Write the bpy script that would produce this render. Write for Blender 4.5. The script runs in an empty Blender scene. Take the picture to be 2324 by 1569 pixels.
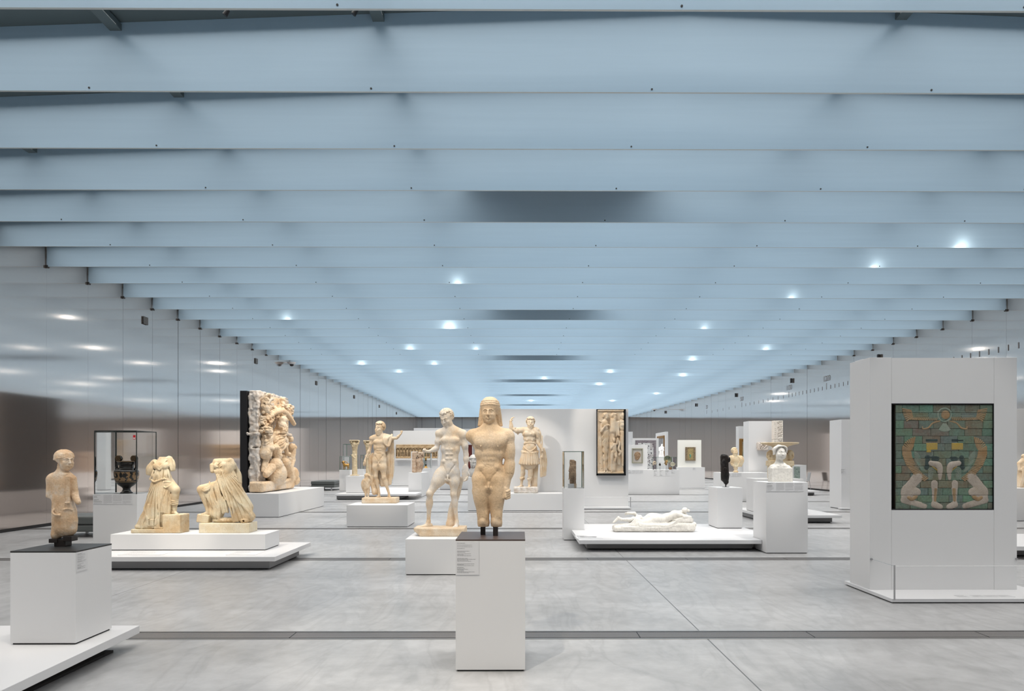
import bpy, bmesh, math, random
import numpy as np
from mathutils import Vector, Matrix
random.seed(7)
RNG = np.random.RandomState(11)
SC = bpy.context.scene
COL = SC.collection
F = 1549.0                 # focal length in pixels of the 2324 wide frame
EYE = 1.6
VX, VY = 1180.0, 1038.0    # vanishing point of the hall
PSI = math.radians(0.3)
PX0 = VX + F * math.tan(PSI)

def ray(px, py):
    u = (px - PX0) / F; v = (VY - py) / F
    return (u * math.cos(PSI) + math.sin(PSI), math.cos(PSI) - u * math.sin(PSI), v)
def at(px, py, Y):
    r = ray(px, py); t = Y / r[1]
    return Vector((r[0] * t, Y, EYE + r[2] * t))
def XA(px, Y): return at(px, VY, Y).x
def ZA(py, Y): return EYE + (VY - py) * Y / F
def onz(px, py, z):
    r = ray(px, py); t = (z - EYE) / r[2]
    return Vector((r[0] * t, r[1] * t, z))

# ------------------------------------------------------------------ camera
cam_d = bpy.data.cameras.new('camera'); cam = bpy.data.objects.new('camera', cam_d)
COL.objects.link(cam); SC.camera = cam
cam.location = (0, 0, EYE)
cam.rotation_euler = (math.radians(90), 0, -PSI)
cam_d.sensor_width = 36; cam_d.lens = 36 * F / 2324
cam_d.shift_x = (1162 - PX0) / 2324
cam_d.shift_y = (VY - 784.5) / 2324
cam_d.clip_end = 300
SC.view_settings.view_transform = 'Standard'
SC.view_settings.look = 'None'
SC.view_settings.gamma = 1
SC.view_settings.use_curve_mapping = False
SC.view_settings.exposure = 0.0
SC.cycles.use_denoising = True
SC.cycles.max_bounces = 6
SC.cycles.use_adaptive_sampling = True
SC.cycles.adaptive_threshold = 0.07
SC.cycles.diffuse_bounces = 3
SC.cycles.glossy_bounces = 3
SC.cycles.transmission_bounces = 8
SC.cycles.transparent_max_bounces = 24
SC.cycles.caustics_reflective = False
SC.cycles.caustics_refractive = False
SC.cycles.sample_clamp_indirect = 4
SC.cycles.use_light_tree = True

# ------------------------------------------------------------------ materials
MATS = {}
def mat(name, col=(.8, .8, .8), rough=.5, metal=0.0, **kw):
    if name in MATS: return MATS[name]
    m = bpy.data.materials.new(name); m.use_nodes = True
    b = m.node_tree.nodes['Principled BSDF']
    b.inputs['Base Color'].default_value = (*col, 1)
    b.inputs['Roughness'].default_value = rough
    b.inputs['Metallic'].default_value = metal
    for k, v in kw.items(): b.inputs[k.replace('_', ' ')].default_value = v
    MATS[name] = m
    return m
def nodes(m): return m.node_tree.nodes, m.node_tree.links, m.node_tree.nodes['Principled BSDF']
def coords(N, L, kind='Object', scale=(1, 1, 1), loc=(0, 0, 0)):
    tc = N.new('ShaderNodeTexCoord'); mp = N.new('ShaderNodeMapping')
    L.new(tc.outputs[kind], mp.inputs[0]); mp.inputs['Scale'].default_value = scale; mp.inputs['Location'].default_value = loc
    return mp.outputs[0]
def noise(N, L, vec, scale, detail=4, rough=.55):
    n = N.new('ShaderNodeTexNoise'); n.inputs['Scale'].default_value = scale
    n.inputs['Detail'].default_value = detail; n.inputs['Roughness'].default_value = rough
    L.new(vec, n.inputs['Vector']); return n.outputs['Fac']
def ramp(N, L, fac, stops):
    r = N.new('ShaderNodeValToRGB'); e = r.color_ramp.elements
    while len(e) < len(stops): e.new(.5)
    for i, (p, c) in enumerate(stops):
        e[i].position = p; e[i].color = (*c, 1) if len(c) == 3 else c
    L.new(fac, r.inputs[0]); return r.outputs[0]
def mixc(N, L, fac, a, b, mode='MIX'):
    x = N.new('ShaderNodeMix'); x.data_type = 'RGBA'; x.blend_type = mode
    if isinstance(fac, (int, float)): x.inputs[0].default_value = fac
    else: L.new(fac, x.inputs[0])
    for s, v in ((6, a), (7, b)):
        if isinstance(v, tuple): x.inputs[s].default_value = (*v, 1)
        else: L.new(v, x.inputs[s])
    return x.outputs[2]
def math_(N, L, op, a, b=None):
    x = N.new('ShaderNodeMath'); x.operation = op
    for i, v in enumerate((a, b)):
        if v is None: continue
        if isinstance(v, (int, float)): x.inputs[i].default_value = v
        else: L.new(v, x.inputs[i])
    return x.outputs[0]
def bump(N, L, b, height, strength=.3, dist=.01):
    n = N.new('ShaderNodeBump'); n.inputs['Strength'].default_value = strength; n.inputs['Distance'].default_value = dist
    L.new(height, n.inputs['Height']); L.new(n.outputs[0], b.inputs['Normal'])
def setcol(L, b, out): L.new(out, b.inputs['Base Color'])

def stone(name, c1, c2, c3=None, scale=5.0, rough=.6, bumps=.35, fine=90):
    m = mat(name, c1, rough); N, L, b = nodes(m)
    v = coords(N, L)
    n1 = noise(N, L, v, scale, 6, .6)
    st = [(.35, c1), (.62, c2)]
    if c3: st = [(.3, c1), (.5, c2), (.7, c3)]
    c = ramp(N, L, n1, st)
    n2 = noise(N, L, v, fine, 3, .6)
    g = ramp(N, L, n2, [(.25, (.8, .8, .8)), (.6, (1, 1, 1))])
    setcol(L, b, mixc(N, L, 1.0, c, g, 'MULTIPLY'))
    bump(N, L, b, n2, bumps, .004)
    b.inputs['Specular IOR Level'].default_value = .3
    return m

WHITE = mat('white_paint', (.74, .74, .745), .45, Specular_IOR_Level=.3)
N, L, b = nodes(WHITE); v = coords(N, L); bump(N, L, b, noise(N, L, v, 160, 2), .05, .002)
PLAT = mat('platform_white', (.72, .72, .73), .35)
PLINTHG = mat('plinth_grey', (.30, .30, .305), .5)
GAP = mat('shadow_gap_black', (.015, .013, .013), .7)
BLACKP = mat('black_plate', (.028, .028, .028), .35)
BROWNP = mat('brown_plate', (.085, .062, .055), .38)
MOUNT = mat('dark_steel', (.018, .013, .012), .45)
STEEL = mat('brushed_steel', (.55, .55, .56), .25, 1.0)
BLACK = mat('black_frame', (.006, .006, .008), .5)
PRINT = mat('printed_ink', (.24, .24, .245), .8)
PRINTL = mat('printed_ink_pale', (.46, .46, .47), .8)
PAPER = mat('label_white', (.70, .70, .71), .5)
# statue stones
KST = stone('warm_limestone', (.62, .42, .24), (.76, .56, .36), (.86, .71, .54), 3.5, bumps=.5)
MARB = stone('veined_marble', (.80, .58, .37), (.82, .71, .58), (.62, .62, .63), 3.2)
CREAM = stone('cream_marble', (.76, .67, .49), (.64, .47, .28), None, 4.5)
WARM = stone('warm_marble', (.76, .65, .51), (.68, .50, .32), None, 5.0)
WHITEM = stone('white_marble', (.84, .81, .75), (.80, .765, .70), None, 3.0, bumps=.15, fine=30)
TERRA = stone('terracotta_stone', (.58, .36, .20), (.72, .52, .34), (.82, .74, .64), 9.0, bumps=.5)
RELST = stone('relief_stone', (.70, .48, .29), (.80, .62, .43), (.70, .62, .54), 2.2, bumps=.6)
RAWST = stone('raw_grey_stone', (.50, .42, .35), (.66, .60, .54), (.74, .71, .68), 9.0, rough=.8, bumps=.8, fine=26)
BROWNST = stone('brown_stone', (.22, .14, .09), (.46, .33, .22), None, 8.0)
BLACKST = stone('black_stone', (.006, .005, .005), (.018, .012, .010), None, 6.0, rough=.45)
PLASTER = mat('white_plaster', (.88, .88, .88), .6)
BRONZE = mat('gilded_bronze', (.48, .27, .08), .32, .85)
DARKBR = mat('dark_bronze', (.05, .035, .02), .4, .6)
GOLDFR = mat('gilded_wood', (.30, .16, .045), .4, .4)
LEATHER = mat('grey_leather', (.105, .115, .112), .42)

def glass_mat(name, tint, gl=.05):
    m = bpy.data.materials.new(name); m.use_nodes = True
    N, L = m.node_tree.nodes, m.node_tree.links; N.clear()
    o = N.new('ShaderNodeOutputMaterial'); mx = N.new('ShaderNodeMixShader')
    t = N.new('ShaderNodeBsdfTransparent'); t.inputs[0].default_value = (*tint, 1)
    g = N.new('ShaderNodeBsdfGlossy'); g.inputs['Roughness'].default_value = .02
    f = N.new('ShaderNodeFresnel'); f.inputs[0].default_value = 1.3
    L.new(f.outputs[0], mx.inputs[0]); L.new(t.outputs[0], mx.inputs[1]); L.new(g.outputs[0], mx.inputs[2]); L.new(mx.outputs[0], o.inputs[0])
    MATS[name] = m; return m
GLASS = glass_mat('case_glass', (.97, .98, .975))
GEDGE = mat('glass_edge_green', (.10, .22, .16), .2)
GEDGED = mat('glass_edge_dark', (.05, .06, .06), .2)

# ------------------------------------------------------------------ mesh helpers
class MB:
    """collects polygons, then makes one mesh object"""
    def __init__(s): s.v = []; s.f = []; s.m = []; s.mats = []
    def mi(s, m):
        if m not in s.mats: s.mats.append(m)
        return s.mats.index(m)
    def add(s, vs, fs, m):
        o = len(s.v); k = s.mi(m); s.v += [tuple(p) for p in vs]
        for f in fs: s.f.append(tuple(i + o for i in f)); s.m.append(k)
    def box(s, x0, x1, y0, y1, z0, z1, m):
        vs = [(x, y, z) for z in (z0, z1) for y in (y0, y1) for x in (x0, x1)]
        s.add(vs, [(0, 2, 3, 1), (4, 5, 7, 6), (0, 1, 5, 4), (2, 6, 7, 3), (0, 4, 6, 2), (1, 3, 7, 5)], m)
    def prism(s, pts, z0, z1, m):
        n = len(pts)
        vs = [(x, y, z0) for x, y in pts] + [(x, y, z1) for x, y in pts]
        fs = [tuple(range(n))[::-1], tuple(range(n, 2 * n))] + [(i, (i + 1) % n, n + (i + 1) % n, n + i) for i in range(n)]
        s.add(vs, fs, m)
    def cyl(s, a, b, r, m, n=16, r2=None):
        a = Vector(a); b = Vector(b); d = (b - a).normalized()
        u = d.orthogonal().normalized(); w = d.cross(u); r2 = r if r2 is None else r2
        vs = []
        for c, rr in ((a, r), (b, r2)):
            for i in range(n):
                t = 2 * math.pi * i / n; vs.append(c + (u * math.cos(t) + w * math.sin(t)) * rr)
        s.add(vs, [tuple(range(n))[::-1], tuple(range(n, 2 * n))] + [(i, (i + 1) % n, n + (i + 1) % n, n + i) for i in range(n)], m)
    def lathe(s, c, prof, m, n=40):
        vs = []; k = len(prof)
        for r, z in prof:
            for i in range(n):
                t = 2 * math.pi * i / n; vs.append((c[0] + r * math.cos(t), c[1] + r * math.sin(t), c[2] + z))
        fs = [tuple(range(n))[::-1], tuple(range((k - 1) * n, k * n))]
        for j in range(k - 1):
            for i in range(n):
                fs.append((j * n + i, j * n + (i + 1) % n, (j + 1) * n + (i + 1) % n, (j + 1) * n + i))
        s.add(vs, fs, m)
    def build(s, name, parent=None, bevel=0, smooth=False, origin=None):
        me = bpy.data.meshes.new(name); vs = s.v
        o = Vector(origin) if origin is not None else Vector((0, 0, 0))
        me.from_pydata([Vector(p) - o for p in vs], [], s.f)
        for m in s.mats: me.materials.append(m)
        for i, p in enumerate(me.polygons): p.material_index = s.m[i]
        bm = bmesh.new(); bm.from_mesh(me); bmesh.ops.recalc_face_normals(bm, faces=bm.faces); bm.to_mesh(me); bm.free()
        if smooth:
            for p in me.polygons: p.use_smooth = True
        ob = bpy.data.objects.new(name, me); COL.objects.link(ob)
        if parent: ob.parent = parent; ob.location = o - parent_loc(parent)
        else: ob.location = o
        if bevel:
            md = ob.modifiers.new('bevel', 'BEVEL'); md.width = bevel; md.segments = 2; md.limit_method = 'ANGLE'
            md.harden_normals = False
        return ob
def parent_loc(p):
    v = Vector((0, 0, 0))
    while p: v += Vector(p.location); p = p.parent
    return v
def tag(o, label, cat, group=None):
    o['label'] = label; o['category'] = cat
    if group: o['group'] = group
    return o
def empty(name, loc, label, cat, group=None):
    o = bpy.data.objects.new(name, None); COL.objects.link(o); o.location = loc; o.empty_display_size = .2
    return tag(o, label, cat, group)
def struct(o):
    o['kind'] = 'structure'; return o

# ------------------------------------------------------------------ printed labels
def text_plate(parent, c, ux, w, h, nrm, cols=1, rows=12, seed=1, head=True, name='label_plate', ink=None):
    """thin plate, top-left corner c, ux = direction along text, nrm = outward"""
    rg = random.Random(seed); c = Vector(c); ux = Vector(ux).normalized(); nrm = Vector(nrm).normalized()
    dn = Vector((0, 0, -1)) if abs(nrm.z) < .5 else ux.cross(nrm).normalized() * -1
    if abs(nrm.z) > .5: dn = Vector((0, -1, 0))
    P = lambda u, v, n: c + ux * u + dn * v + nrm * n
    mb = MB()
    vs = [P(0, 0, 0), P(w, 0, 0), P(w, h, 0), P(0, h, 0), P(0, 0, .004), P(w, 0, .004), P(w, h, .004), P(0, h, .004)]
    mb.add(vs, [(3, 2, 1, 0), (4, 5, 6, 7), (0, 1, 5, 4), (1, 2, 6, 5), (2, 3, 7, 6), (3, 0, 4, 7)], PAPER)
    pl = mb.build(name, parent, origin=c)
    tb = MB(); mg = .05 * h if cols > 1 else .06 * w
    lead = (h - 2 * mg) / rows; cw = (w - mg) / cols
    for k in range(cols):
        u0 = mg + k * cw; para = rg.random() * .1
        skip = 0
        for r in range(rows):
            if cols == 1 and r in (3, 5, 8, 11, 15, 16, 21, 26): continue
            if rg.random() < (.25 if k == 0 and cols > 1 else .05): continue
            ln = (cw - mg) * ((.3 + .6 * rg.random()) if (k == 0) else (.85 + .13 * rg.random() if r != rows - 1 else .4))
            u = u0; v = mg + r * lead
            mt = ink or (PRINT if (k == 0) else PRINTL)
            while u < u0 + ln:
                wd = min(rg.uniform(.02, .09) * cw * (1 if cols > 1 else .8), u0 + ln - u)
                tb.add([P(u, v, .0045), P(u + wd, v, .0045), P(u + wd, v + lead * .42, .0045), P(u, v + lead * .42, .0045)], [(0, 1, 2, 3)], mt)
                u += wd + .012 * cw
    tb.build('printed_text', pl, origin=c)
    return pl
LIGHT_DAY = 6.9
SPOTW = 320.0
GLOW = 2.4
# ================================================================== ROOM
HC = 6.0                   # underside of the blades
PITCH = 1.518
Y0F = 6.70
XL = -10.94
YEND = 76.5
NF = 46
def XR(Y):
    pts = [(-20, 14.6), (20.5, 14.58), (30.8, 14.45), (35.1, 14.33), (43.6, 14.06), (50.4, 13.76), (62, 12.95), (76.5, 11.95)]
    for (a, xa), (b_, xb) in zip(pts, pts[1:]):
        if Y <= b_: return xa + (xb - xa) * (Y - a) / (b_ - a)
    return pts[-1][1]
def XLf(Y): return XL - (max(0, Y - 50) * .02)
def roofz(X): return 7.08 - .038 * abs(X - 2.0)

# floor: polished concrete
fm = mat('polished_concrete', (.5, .5, .5), .34); N, L, b = nodes(fm)
v = coords(N, L, 'Object')
n1 = noise(N, L, coords(N, L, 'Object', (.35, .8, 1)), 1.0, 6, .6)
n2 = noise(N, L, v, 6, 5, .6)
c = ramp(N, L, n1, [(.3, (.36, .36, .362)), (.7, (.54, .54, .545))])
g = ramp(N, L, n2, [(.3, (.82, .82, .82)), (.65, (1, 1, 1))])
c = mixc(N, L, 1.0, c, g, 'MULTIPLY')
wv = N.new('ShaderNodeTexNoise'); wv.inputs['Scale'].default_value = 2.2; wv.inputs['Detail'].default_value = 8
wv.inputs['Distortion'].default_value = 1.5; L.new(coords(N, L, 'Object', (1, .3, 1)), wv.inputs['Vector'])
st = ramp(N, L, wv.outputs['Fac'], [(.42, (1, 1, 1)), (.5, (.88, .88, .88)), (.56, (1, 1, 1))])
c = mixc(N, L, 1.0, c, st, 'MULTIPLY')
# slab joints running down the hall every 6.35 m
sp = N.new('ShaderNodeSeparateXYZ'); L.new(v, sp.inputs[0])
xx = math_(N, L, 'ADD', sp.outputs[0], 6.35 * 10 - 1.65 + 3.175)
xm = math_(N, L, 'MODULO', xx, 6.35)
xd = math_(N, L, 'ABSOLUTE', math_(N, L, 'SUBTRACT', xm, 3.175))
jx = math_(N, L, 'LESS_THAN', xd, .006)
c = mixc(N, L, jx, c, (.13, .13, .13))
setcol(L, b, c)
rr = N.new('ShaderNodeMapRange'); L.new(n1, rr.inputs[0]); rr.inputs[3].default_value = .26; rr.inputs[4].default_value = .42
L.new(rr.outputs[0], b.inputs['Roughness'])
mb = MB(); mb.add([(XL - 1, -8, 0), (16, -8, 0), (16, YEND + 1, 0), (XL - 1, YEND + 1, 0)], [(0, 1, 2, 3)], fm)
floor = struct(mb.build('floor'))
# slot grilles across the floor
GR1 = mat('floor_rail_metal', (.36, .355, .35), .35, .7); GR2 = mat('floor_slot', (.16, .15, .148), .45, .3)
k = 0; Y = 6.13
while Y < YEND - 1:
    mb = MB(); x0, x1 = XLf(Y) + .05, XR(Y) - .05
    mb.box(x0, x1, Y - .14, Y - .115, -.01, .004, GR1); mb.box(x0, x1, Y + .115, Y + .14, -.01, .004, GR1)
    mb.box(x0, x1, Y - .115, Y - .095, -.01, .0015, BLACK); mb.box(x0, x1, Y + .095, Y + .115, -.01, .0015, BLACK)
    mb.box(x0, x1, Y - .095, Y + .095, -.01, .003, GR2)
    for j in range(-3, 4):
        mb.box(x0, x1, Y + j * .026 - .003, Y + j * .026 + .003, -.01, .0038, GR1)
    q = x0 + 1.1
    while q < x1:
        mb.box(q, q + .008, Y - .095, Y + .095, -.01, .0045, BLACK); q += 1.55
    struct(mb.build('trim_%d' % (k + 1)))
    k += 1; Y += 4.57

# walls: brushed aluminium panels
def alu(name, col, rough, ax):
    m = mat(name, col, rough, .92); N, L, b = nodes(m)
    b.inputs['Anisotropic'].default_value = .8
    tg = N.new('ShaderNodeTangent'); tg.direction_type = 'RADIAL'; tg.axis = ax; L.new(tg.outputs[0], b.inputs['Tangent'])
    v = coords(N, L, 'Object', (.02, .02, 60) if ax != 'Z' else (.4, .4, 30))
    n = noise(N, L, v, 4, 4)
    setcol(L, b, mixc(N, L, n, tuple(x * .94 for x in col), tuple(min(1, x * 1.04) for x in col)))
    return m
ALU = alu('brushed_aluminium', (.73, .645, .595), .10, 'Z')
JOINT = mat('joint_dark', (.05, .05, .05), .6)
rj = random.Random(3)
def side_wall(name, xf, sgn):
    mb = MB(); ys = [-8 + 1e-6]
    yk = Y0F + .02 - PITCH * 9
    while yk < YEND - .4:
        if yk > -7: ys.append(yk)
        yk += PITCH
    ys.append(YEND)
    for a, c_ in zip(ys, ys[1:]):
        ja, jb = rj.uniform(-.004, .004), rj.uniform(-.004, .004)
        xa, xb = xf(a) + ja, xf(c_) + jb; g_ = .004
        mb.add([(xa, a + g_, 0), (xb, c_ - g_, 0), (xb, c_ - g_, 7.3), (xa, a + g_, 7.3)], [(0, 1, 2, 3)], ALU)
        mb.add([(xa + sgn * .01, a - .02, 0), (xa + sgn * .01, a + .02, 0), (xa + sgn * .01, a + .02, 7.3), (xa + sgn * .01, a - .02, 7.3)], [(0, 1, 2, 3)], JOINT)
    for a, c_ in zip(ys, ys[1:]):
        s_ = sgn
        mb.add([(xf(a) + .02 * s_, a, 0), (xf(c_) + .02 * s_, c_, 0), (xf(c_) + .02 * s_, c_, 7.4), (xf(a) + .02 * s_, a, 7.4),
                (xf(a) + .3 * s_, a, 0), (xf(c_) + .3 * s_, c_, 0), (xf(c_) + .3 * s_, c_, 7.4), (xf(a) + .3 * s_, a, 7.4)],
               [(0, 1, 2, 3), (4, 7, 6, 5), (3, 2, 6, 7)], JOINT)
    o = mb.build(name); return struct(o)
wl = side_wall('wall_left', XLf, -1)
wr = side_wall('wall_right', XR, 1)
for nm, xf, s_ in (('baseboard_left', XLf, 1), ('baseboard_right', XR, -1)):
    mb = MB(); ys = [-8, 10, 20.5, 30.8, 35.1, 43.6, 50, 62, 76.5]
    for a, c_ in zip(ys, ys[1:]):
        mb.add([(xf(a) + .012 * s_, a, 0), (xf(c_) + .012 * s_, c_, 0), (xf(c_) + .012 * s_, c_, .07), (xf(a) + .012 * s_, a, .07)], [(0, 1, 2, 3)], GAP)
    struct(mb.build(nm))
FAR = mat('far_wall_metal', (.46, .45, .445), .32, .6)
mb = MB(); mb.box(XLf(YEND) - .5, XR(YEND) + .5, YEND, YEND + .3, 0, 7.3, FAR)
q = -11
while q < 12.4:
    mb.box(q, q + .03, YEND - .004, YEND, 0, 6.4, JOINT); q += 1.5
struct(mb.build('wall_back'))
mb = MB(); mb.box(XL - .5, 15.2, -8.3, -8, 0, 7.3, mat('rear_wall', (.72, .72, .72), .5)); struct(mb.build('wall_front'))

# roof deck and the hanging blades
ROOF = mat('roof_mesh_glass', (.12, .155, .165), .5)
FIN = mat('ceiling_blade', (.46, .60, .66), .33); N, L, b = nodes(FIN)
v = coords(N, L, 'Object', (.25, 1, 9)); n = noise(N, L, v, 2.0, 5, .55)
setcol(L, b, mixc(N, L, n, (.42, .57, .70), (.47, .625, .755)))
b.inputs['Metallic'].default_value = .15
b.inputs['Anisotropic'].default_value = .6
tg = N.new('ShaderNodeTangent'); tg.direction_type = 'RADIAL'; tg.axis = 'Z'; L.new(tg.outputs[0], b.inputs['Tangent'])
FEDGE = mat('blade_edge', (.50, .56, .58), .4); BOLT = mat('bolt_dark', (.03, .03, .03), .5)
mb = MB(); xs = [XL - .6, -5, 2.0, 8, 15.4]
for a, c_ in zip(xs, xs[1:]):
    mb.add([(a, -8.3, roofz(a)), (c_, -8.3, roofz(c_)), (c_, YEND + .5, roofz(c_)), (a, YEND + .5, roofz(a)),
            (a, -8.3, roofz(a) + .25), (c_, -8.3, roofz(c_) + .25), (c_, YEND + .5, roofz(c_) + .25), (a, YEND + .5, roofz(a) + .25)],
           [(0, 3, 2, 1), (4, 5, 6, 7)], ROOF)
ceiling = struct(mb.build('ceiling'))
KF = list(range(-8, NF))
rf = random.Random(5)
for k in KF:
    Y = Y0F + PITCH * k
    mb = MB(); xa, xb = XLf(Y) + .025, XR(Y) - .025
    xs = [xa, -6, 2.0, 9, xb]; t = .03
    for a, c_ in zip(xs, xs[1:]):
        za, zb = roofz(a) - .002, roofz(c_) - .002
        mb.add([(a, Y, HC), (c_, Y, HC), (c_, Y, zb), (a, Y, za), (a, Y + t, HC), (c_, Y + t, HC), (c_, Y + t, zb), (a, Y + t, za)],
               [(0, 1, 2, 3), (5, 4, 7, 6)], FIN)
        mb.add([(a, Y, HC), (c_, Y, HC), (c_, Y + t, HC), (a, Y + t, HC)], [(3, 2, 1, 0)], FEDGE)
    mb.add([(xa, Y, HC), (xa, Y + t, HC), (xa, Y + t, 6.6), (xa, Y, 6.6), (xb, Y, HC), (xb, Y + t, HC), (xb, Y + t, 6.5), (xb, Y, 6.5)], [(0, 1, 2, 3), (7, 6, 5, 4)], FEDGE)
    if -1 < k < 16:
        q = -5.17
        while q > xa + 3.3: q -= 3.38
        while q < xb:
            mb.cyl((q, Y - .006, HC + .035), (q, Y + .001, HC + .035), .012, BOLT, 8); q += 3.38
        for q in (xa + .005, xb - .005): mb.box(q - .02, q + .02, Y - .02, Y + .05, HC - .03, HC + .03, BOLT)
    mb.build('ceiling_blade', ceiling)
# roof joists along the hall and unseen opaque boards added to darken some slots
mb = MB()
for q in (-8.0, -4.85, -1.7, 4.6, 7.75, 10.9):
    mb.box(q - .07, q + .07, -8, YEND, roofz(q) - .10, roofz(q) - .02, ROOF)
mb.build('roof_joists', ceiling)
SLOTSHADE = mat('slot_shade_grey', (.20, .185, .18), .6)
for k in (4, 10, 16, 22, 28, 34, 40):
    Y = Y0F + PITCH * k
    mb = MB(); mb.box(-1.0, 2.5, Y - PITCH + .035, Y - .004, 6.92, 6.96, SLOTSHADE)
    mb.build('slot_shade_board', ceiling)
# daylight through every slot
SKYC = (1.0, .965, .925)
lk = {}
for i, k in enumerate(KF):
    Y = Y0F + PITCH * k - PITCH / 2
    if Y < -6.5: continue
    segs = [(XLf(Y) + .1, 2.0), (2.0, XR(Y) - .1)]
    if k in (4, 10, 16, 22, 28, 34, 40): segs = [(XLf(Y) + .1, -1.05), (2.55, XR(Y) - .1)]
    for a, c_ in segs:
        ld = bpy.data.lights.new('skylight', 'AREA'); ld.shape = 'RECTANGLE'; ld.size = c_ - a; ld.size_y = 1.3
        ld.energy = LIGHT_DAY * (.90 + .024 * min(50, max(0, Y))) * (c_ - a); ld.color = SKYC; ld.spread = math.radians(140)
        lo = bpy.data.objects.new('skylight', ld); COL.objects.link(lo); xm = (a + c_) / 2
        lo.location = (xm, Y, roofz(xm) - .09); lo.rotation_euler = (0, math.atan(-.038 if xm < 2 else .038), 0)
SC.world = bpy.data.worlds.new('world'); SC.world.use_nodes = True
SC.world.node_tree.nodes['Background'].inputs[0].default_value = (.6, .7, .8, 1)
SC.world.node_tree.nodes['Background'].inputs[1].default_value = .05
# ================================================================== PLINTHS, PLATFORMS, PARTITIONS
def plinth(name, x0, x1, y0, y1, z0, z1, label, cat='plinth', group=None, m=WHITE, gap=.012, top=None):
    e = empty(name, ((x0 + x1) / 2, (y0 + y1) / 2, z0), label, cat, group)
    mb = MB(); mb.box(x0, x1, y0, y1, z0 + gap, z1 - (.012 if top else 0), m); mb.build('plinth_body', e, bevel=.0025, origin=e.location)
    mb = MB(); mb.box(x0 + .012, x1 - .012, y0 + .012, y1 - .012, z0, z0 + gap, GAP); mb.build('recessed_foot', e, origin=e.location)
    if top:
        mb = MB(); mb.box(x0, x1, y0, y1, z1 - .012, z1, top); o = mb.build('top_plate', e, bevel=.001, origin=e.location)
        o['label'] = 'dark metal top plate'
    return e
def platform(name, pts, base, z, label, th=.065, group=None, foot=.02):
    cx = sum(p[0] for p in pts) / len(pts); cy = sum(p[1] for p in pts) / len(pts)
    e = empty(name, (cx, cy, 0), label, 'platform', group)
    mb = MB(); mb.prism(pts, z - th, z, PLAT); mb.build('platform_top', e, bevel=.003, origin=e.location)
    mb = MB(); mb.prism(base, foot, z - th, PLINTHG); o = mb.build('platform_base', e, origin=e.location); o['label'] = 'dark grey recessed base'
    mb = MB(); bx = [p[0] for p in base]; by = [p[1] for p in base]
    mb.box(min(bx) + .03, max(bx) - .03, min(by) + .03, max(by) - .03, 0, foot, GAP); mb.build('recessed_foot', e, origin=e.location)
    return e
def rect(x0, x1, y0, y1): return [(x0, y0), (x1, y0), (x1, y1), (x0, y1)]

def glass_case(name, x0, x1, y0, y1, z0, z1, label, edge=GEDGE, group=None, t=.008, lid=True):
    e = empty(name, ((x0 + x1) / 2, (y0 + y1) / 2, z0), label, 'glass case', group)
    for q in ((x0, x1, y0, y0 + .001), (x0, x1, y1 - .001, y1), (x0, x0 + .001, y0, y1), (x1 - .001, x1, y0, y1)):
        mb = MB()
        if q[1] - q[0] > .01: mb.add([(q[0], q[2], z0), (q[1], q[2], z0), (q[1], q[2], z1), (q[0], q[2], z1)], [(0, 1, 2, 3)], GLASS)
        else: mb.add([(q[0], q[2], z0), (q[0], q[3], z0), (q[0], q[3], z1), (q[0], q[2], z1)], [(0, 1, 2, 3)], GLASS)
        mb.build('glass_pane', e, origin=e.location)
    mb = MB()
    if lid:
        mb.add([(x0, y0, z1), (x1, y0, z1), (x1, y1, z1), (x0, y1, z1)], [(0, 1, 2, 3)], GLASS); mb.build('glass_lid', e, origin=e.location)
    mb = MB()
    for x in (x0, x1 - t):
        for y in (y0, y1 - t): mb.box(x, x + t, y, y + t, z0, z1, edge)
    for y in (y0, y1 - t): mb.box(x0 + t, x1 - t, y, y + t, z1 - t, z1, edge)
    for x in (x0, x1 - t): mb.box(x, x + t, y0 + t, y1 - t, z1 - t, z1, edge)
    mb.build('glass_edge', e, origin=e.location)
    return e

# --- foreground left platform
P1 = .18
def P1x(Y): return XA(317, onz(317, 1420, P1).y) + (Y - onz(317, 1420, P1).y) * .04
c1 = onz(317, 1420, P1); c2 = onz(0, 1569, P1)
dx = (c2.x - c1.x) / (c2.y - c1.y)
xf_ = lambda Y, ins=0: c1.x + dx * (Y - c1.y) - ins
platform('display_platform', [(-6.6, 2.2), (xf_(2.2), 2.2), (xf_(c1.y), c1.y), (-6.6, c1.y)],
         [(-6.4, 2.4), (xf_(2.4, .2), 2.4), (xf_(c1.y - .14, .2), c1.y - .14), (-6.4, c1.y - .14)], P1,
         'white low platform in the near left corner under the white plinth with the black top')
a = onz(172, 1464, P1); bk = onz(252, 1429.5, P1)
AX0, AX1, AY0, AY1 = XA(23, a.y), a.x, a.y, bk.y
AZ = ZA(1250.5, AY0)
pA = plinth('display_plinth', AX0, AX1, AY0, AY1, P1, AZ, 'near left white plinth with black top on the corner platform', top=BLACKP)
text_plate(pA, (AX1 + .0005, AY0 + .004, AZ - .015), (0, 1, 0), .13, .145, (1, 0, 0), 1, 28, seed=4)

# --- centre pedestal
KY0 = onz(1034, 1525, 0).y; KX0, KX1 = onz(1034, 1525, 0).x, onz(1192, 1525, 0).x
KZ = ZA(1224.7, KY0); KY1 = KY0 + .53
pK = plinth('display_plinth', KX0, KX1, KY0, KY1, 0, KZ, 'tall white plinth with brown metal top standing nearest in the centre', top=BROWNP)
text_plate(pK, (KX0 + .002, KY0 - .0005, KZ - .016), (1, 0, 0), .173, .248, (0, -1, 0), 1, 34, seed=9)

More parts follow.
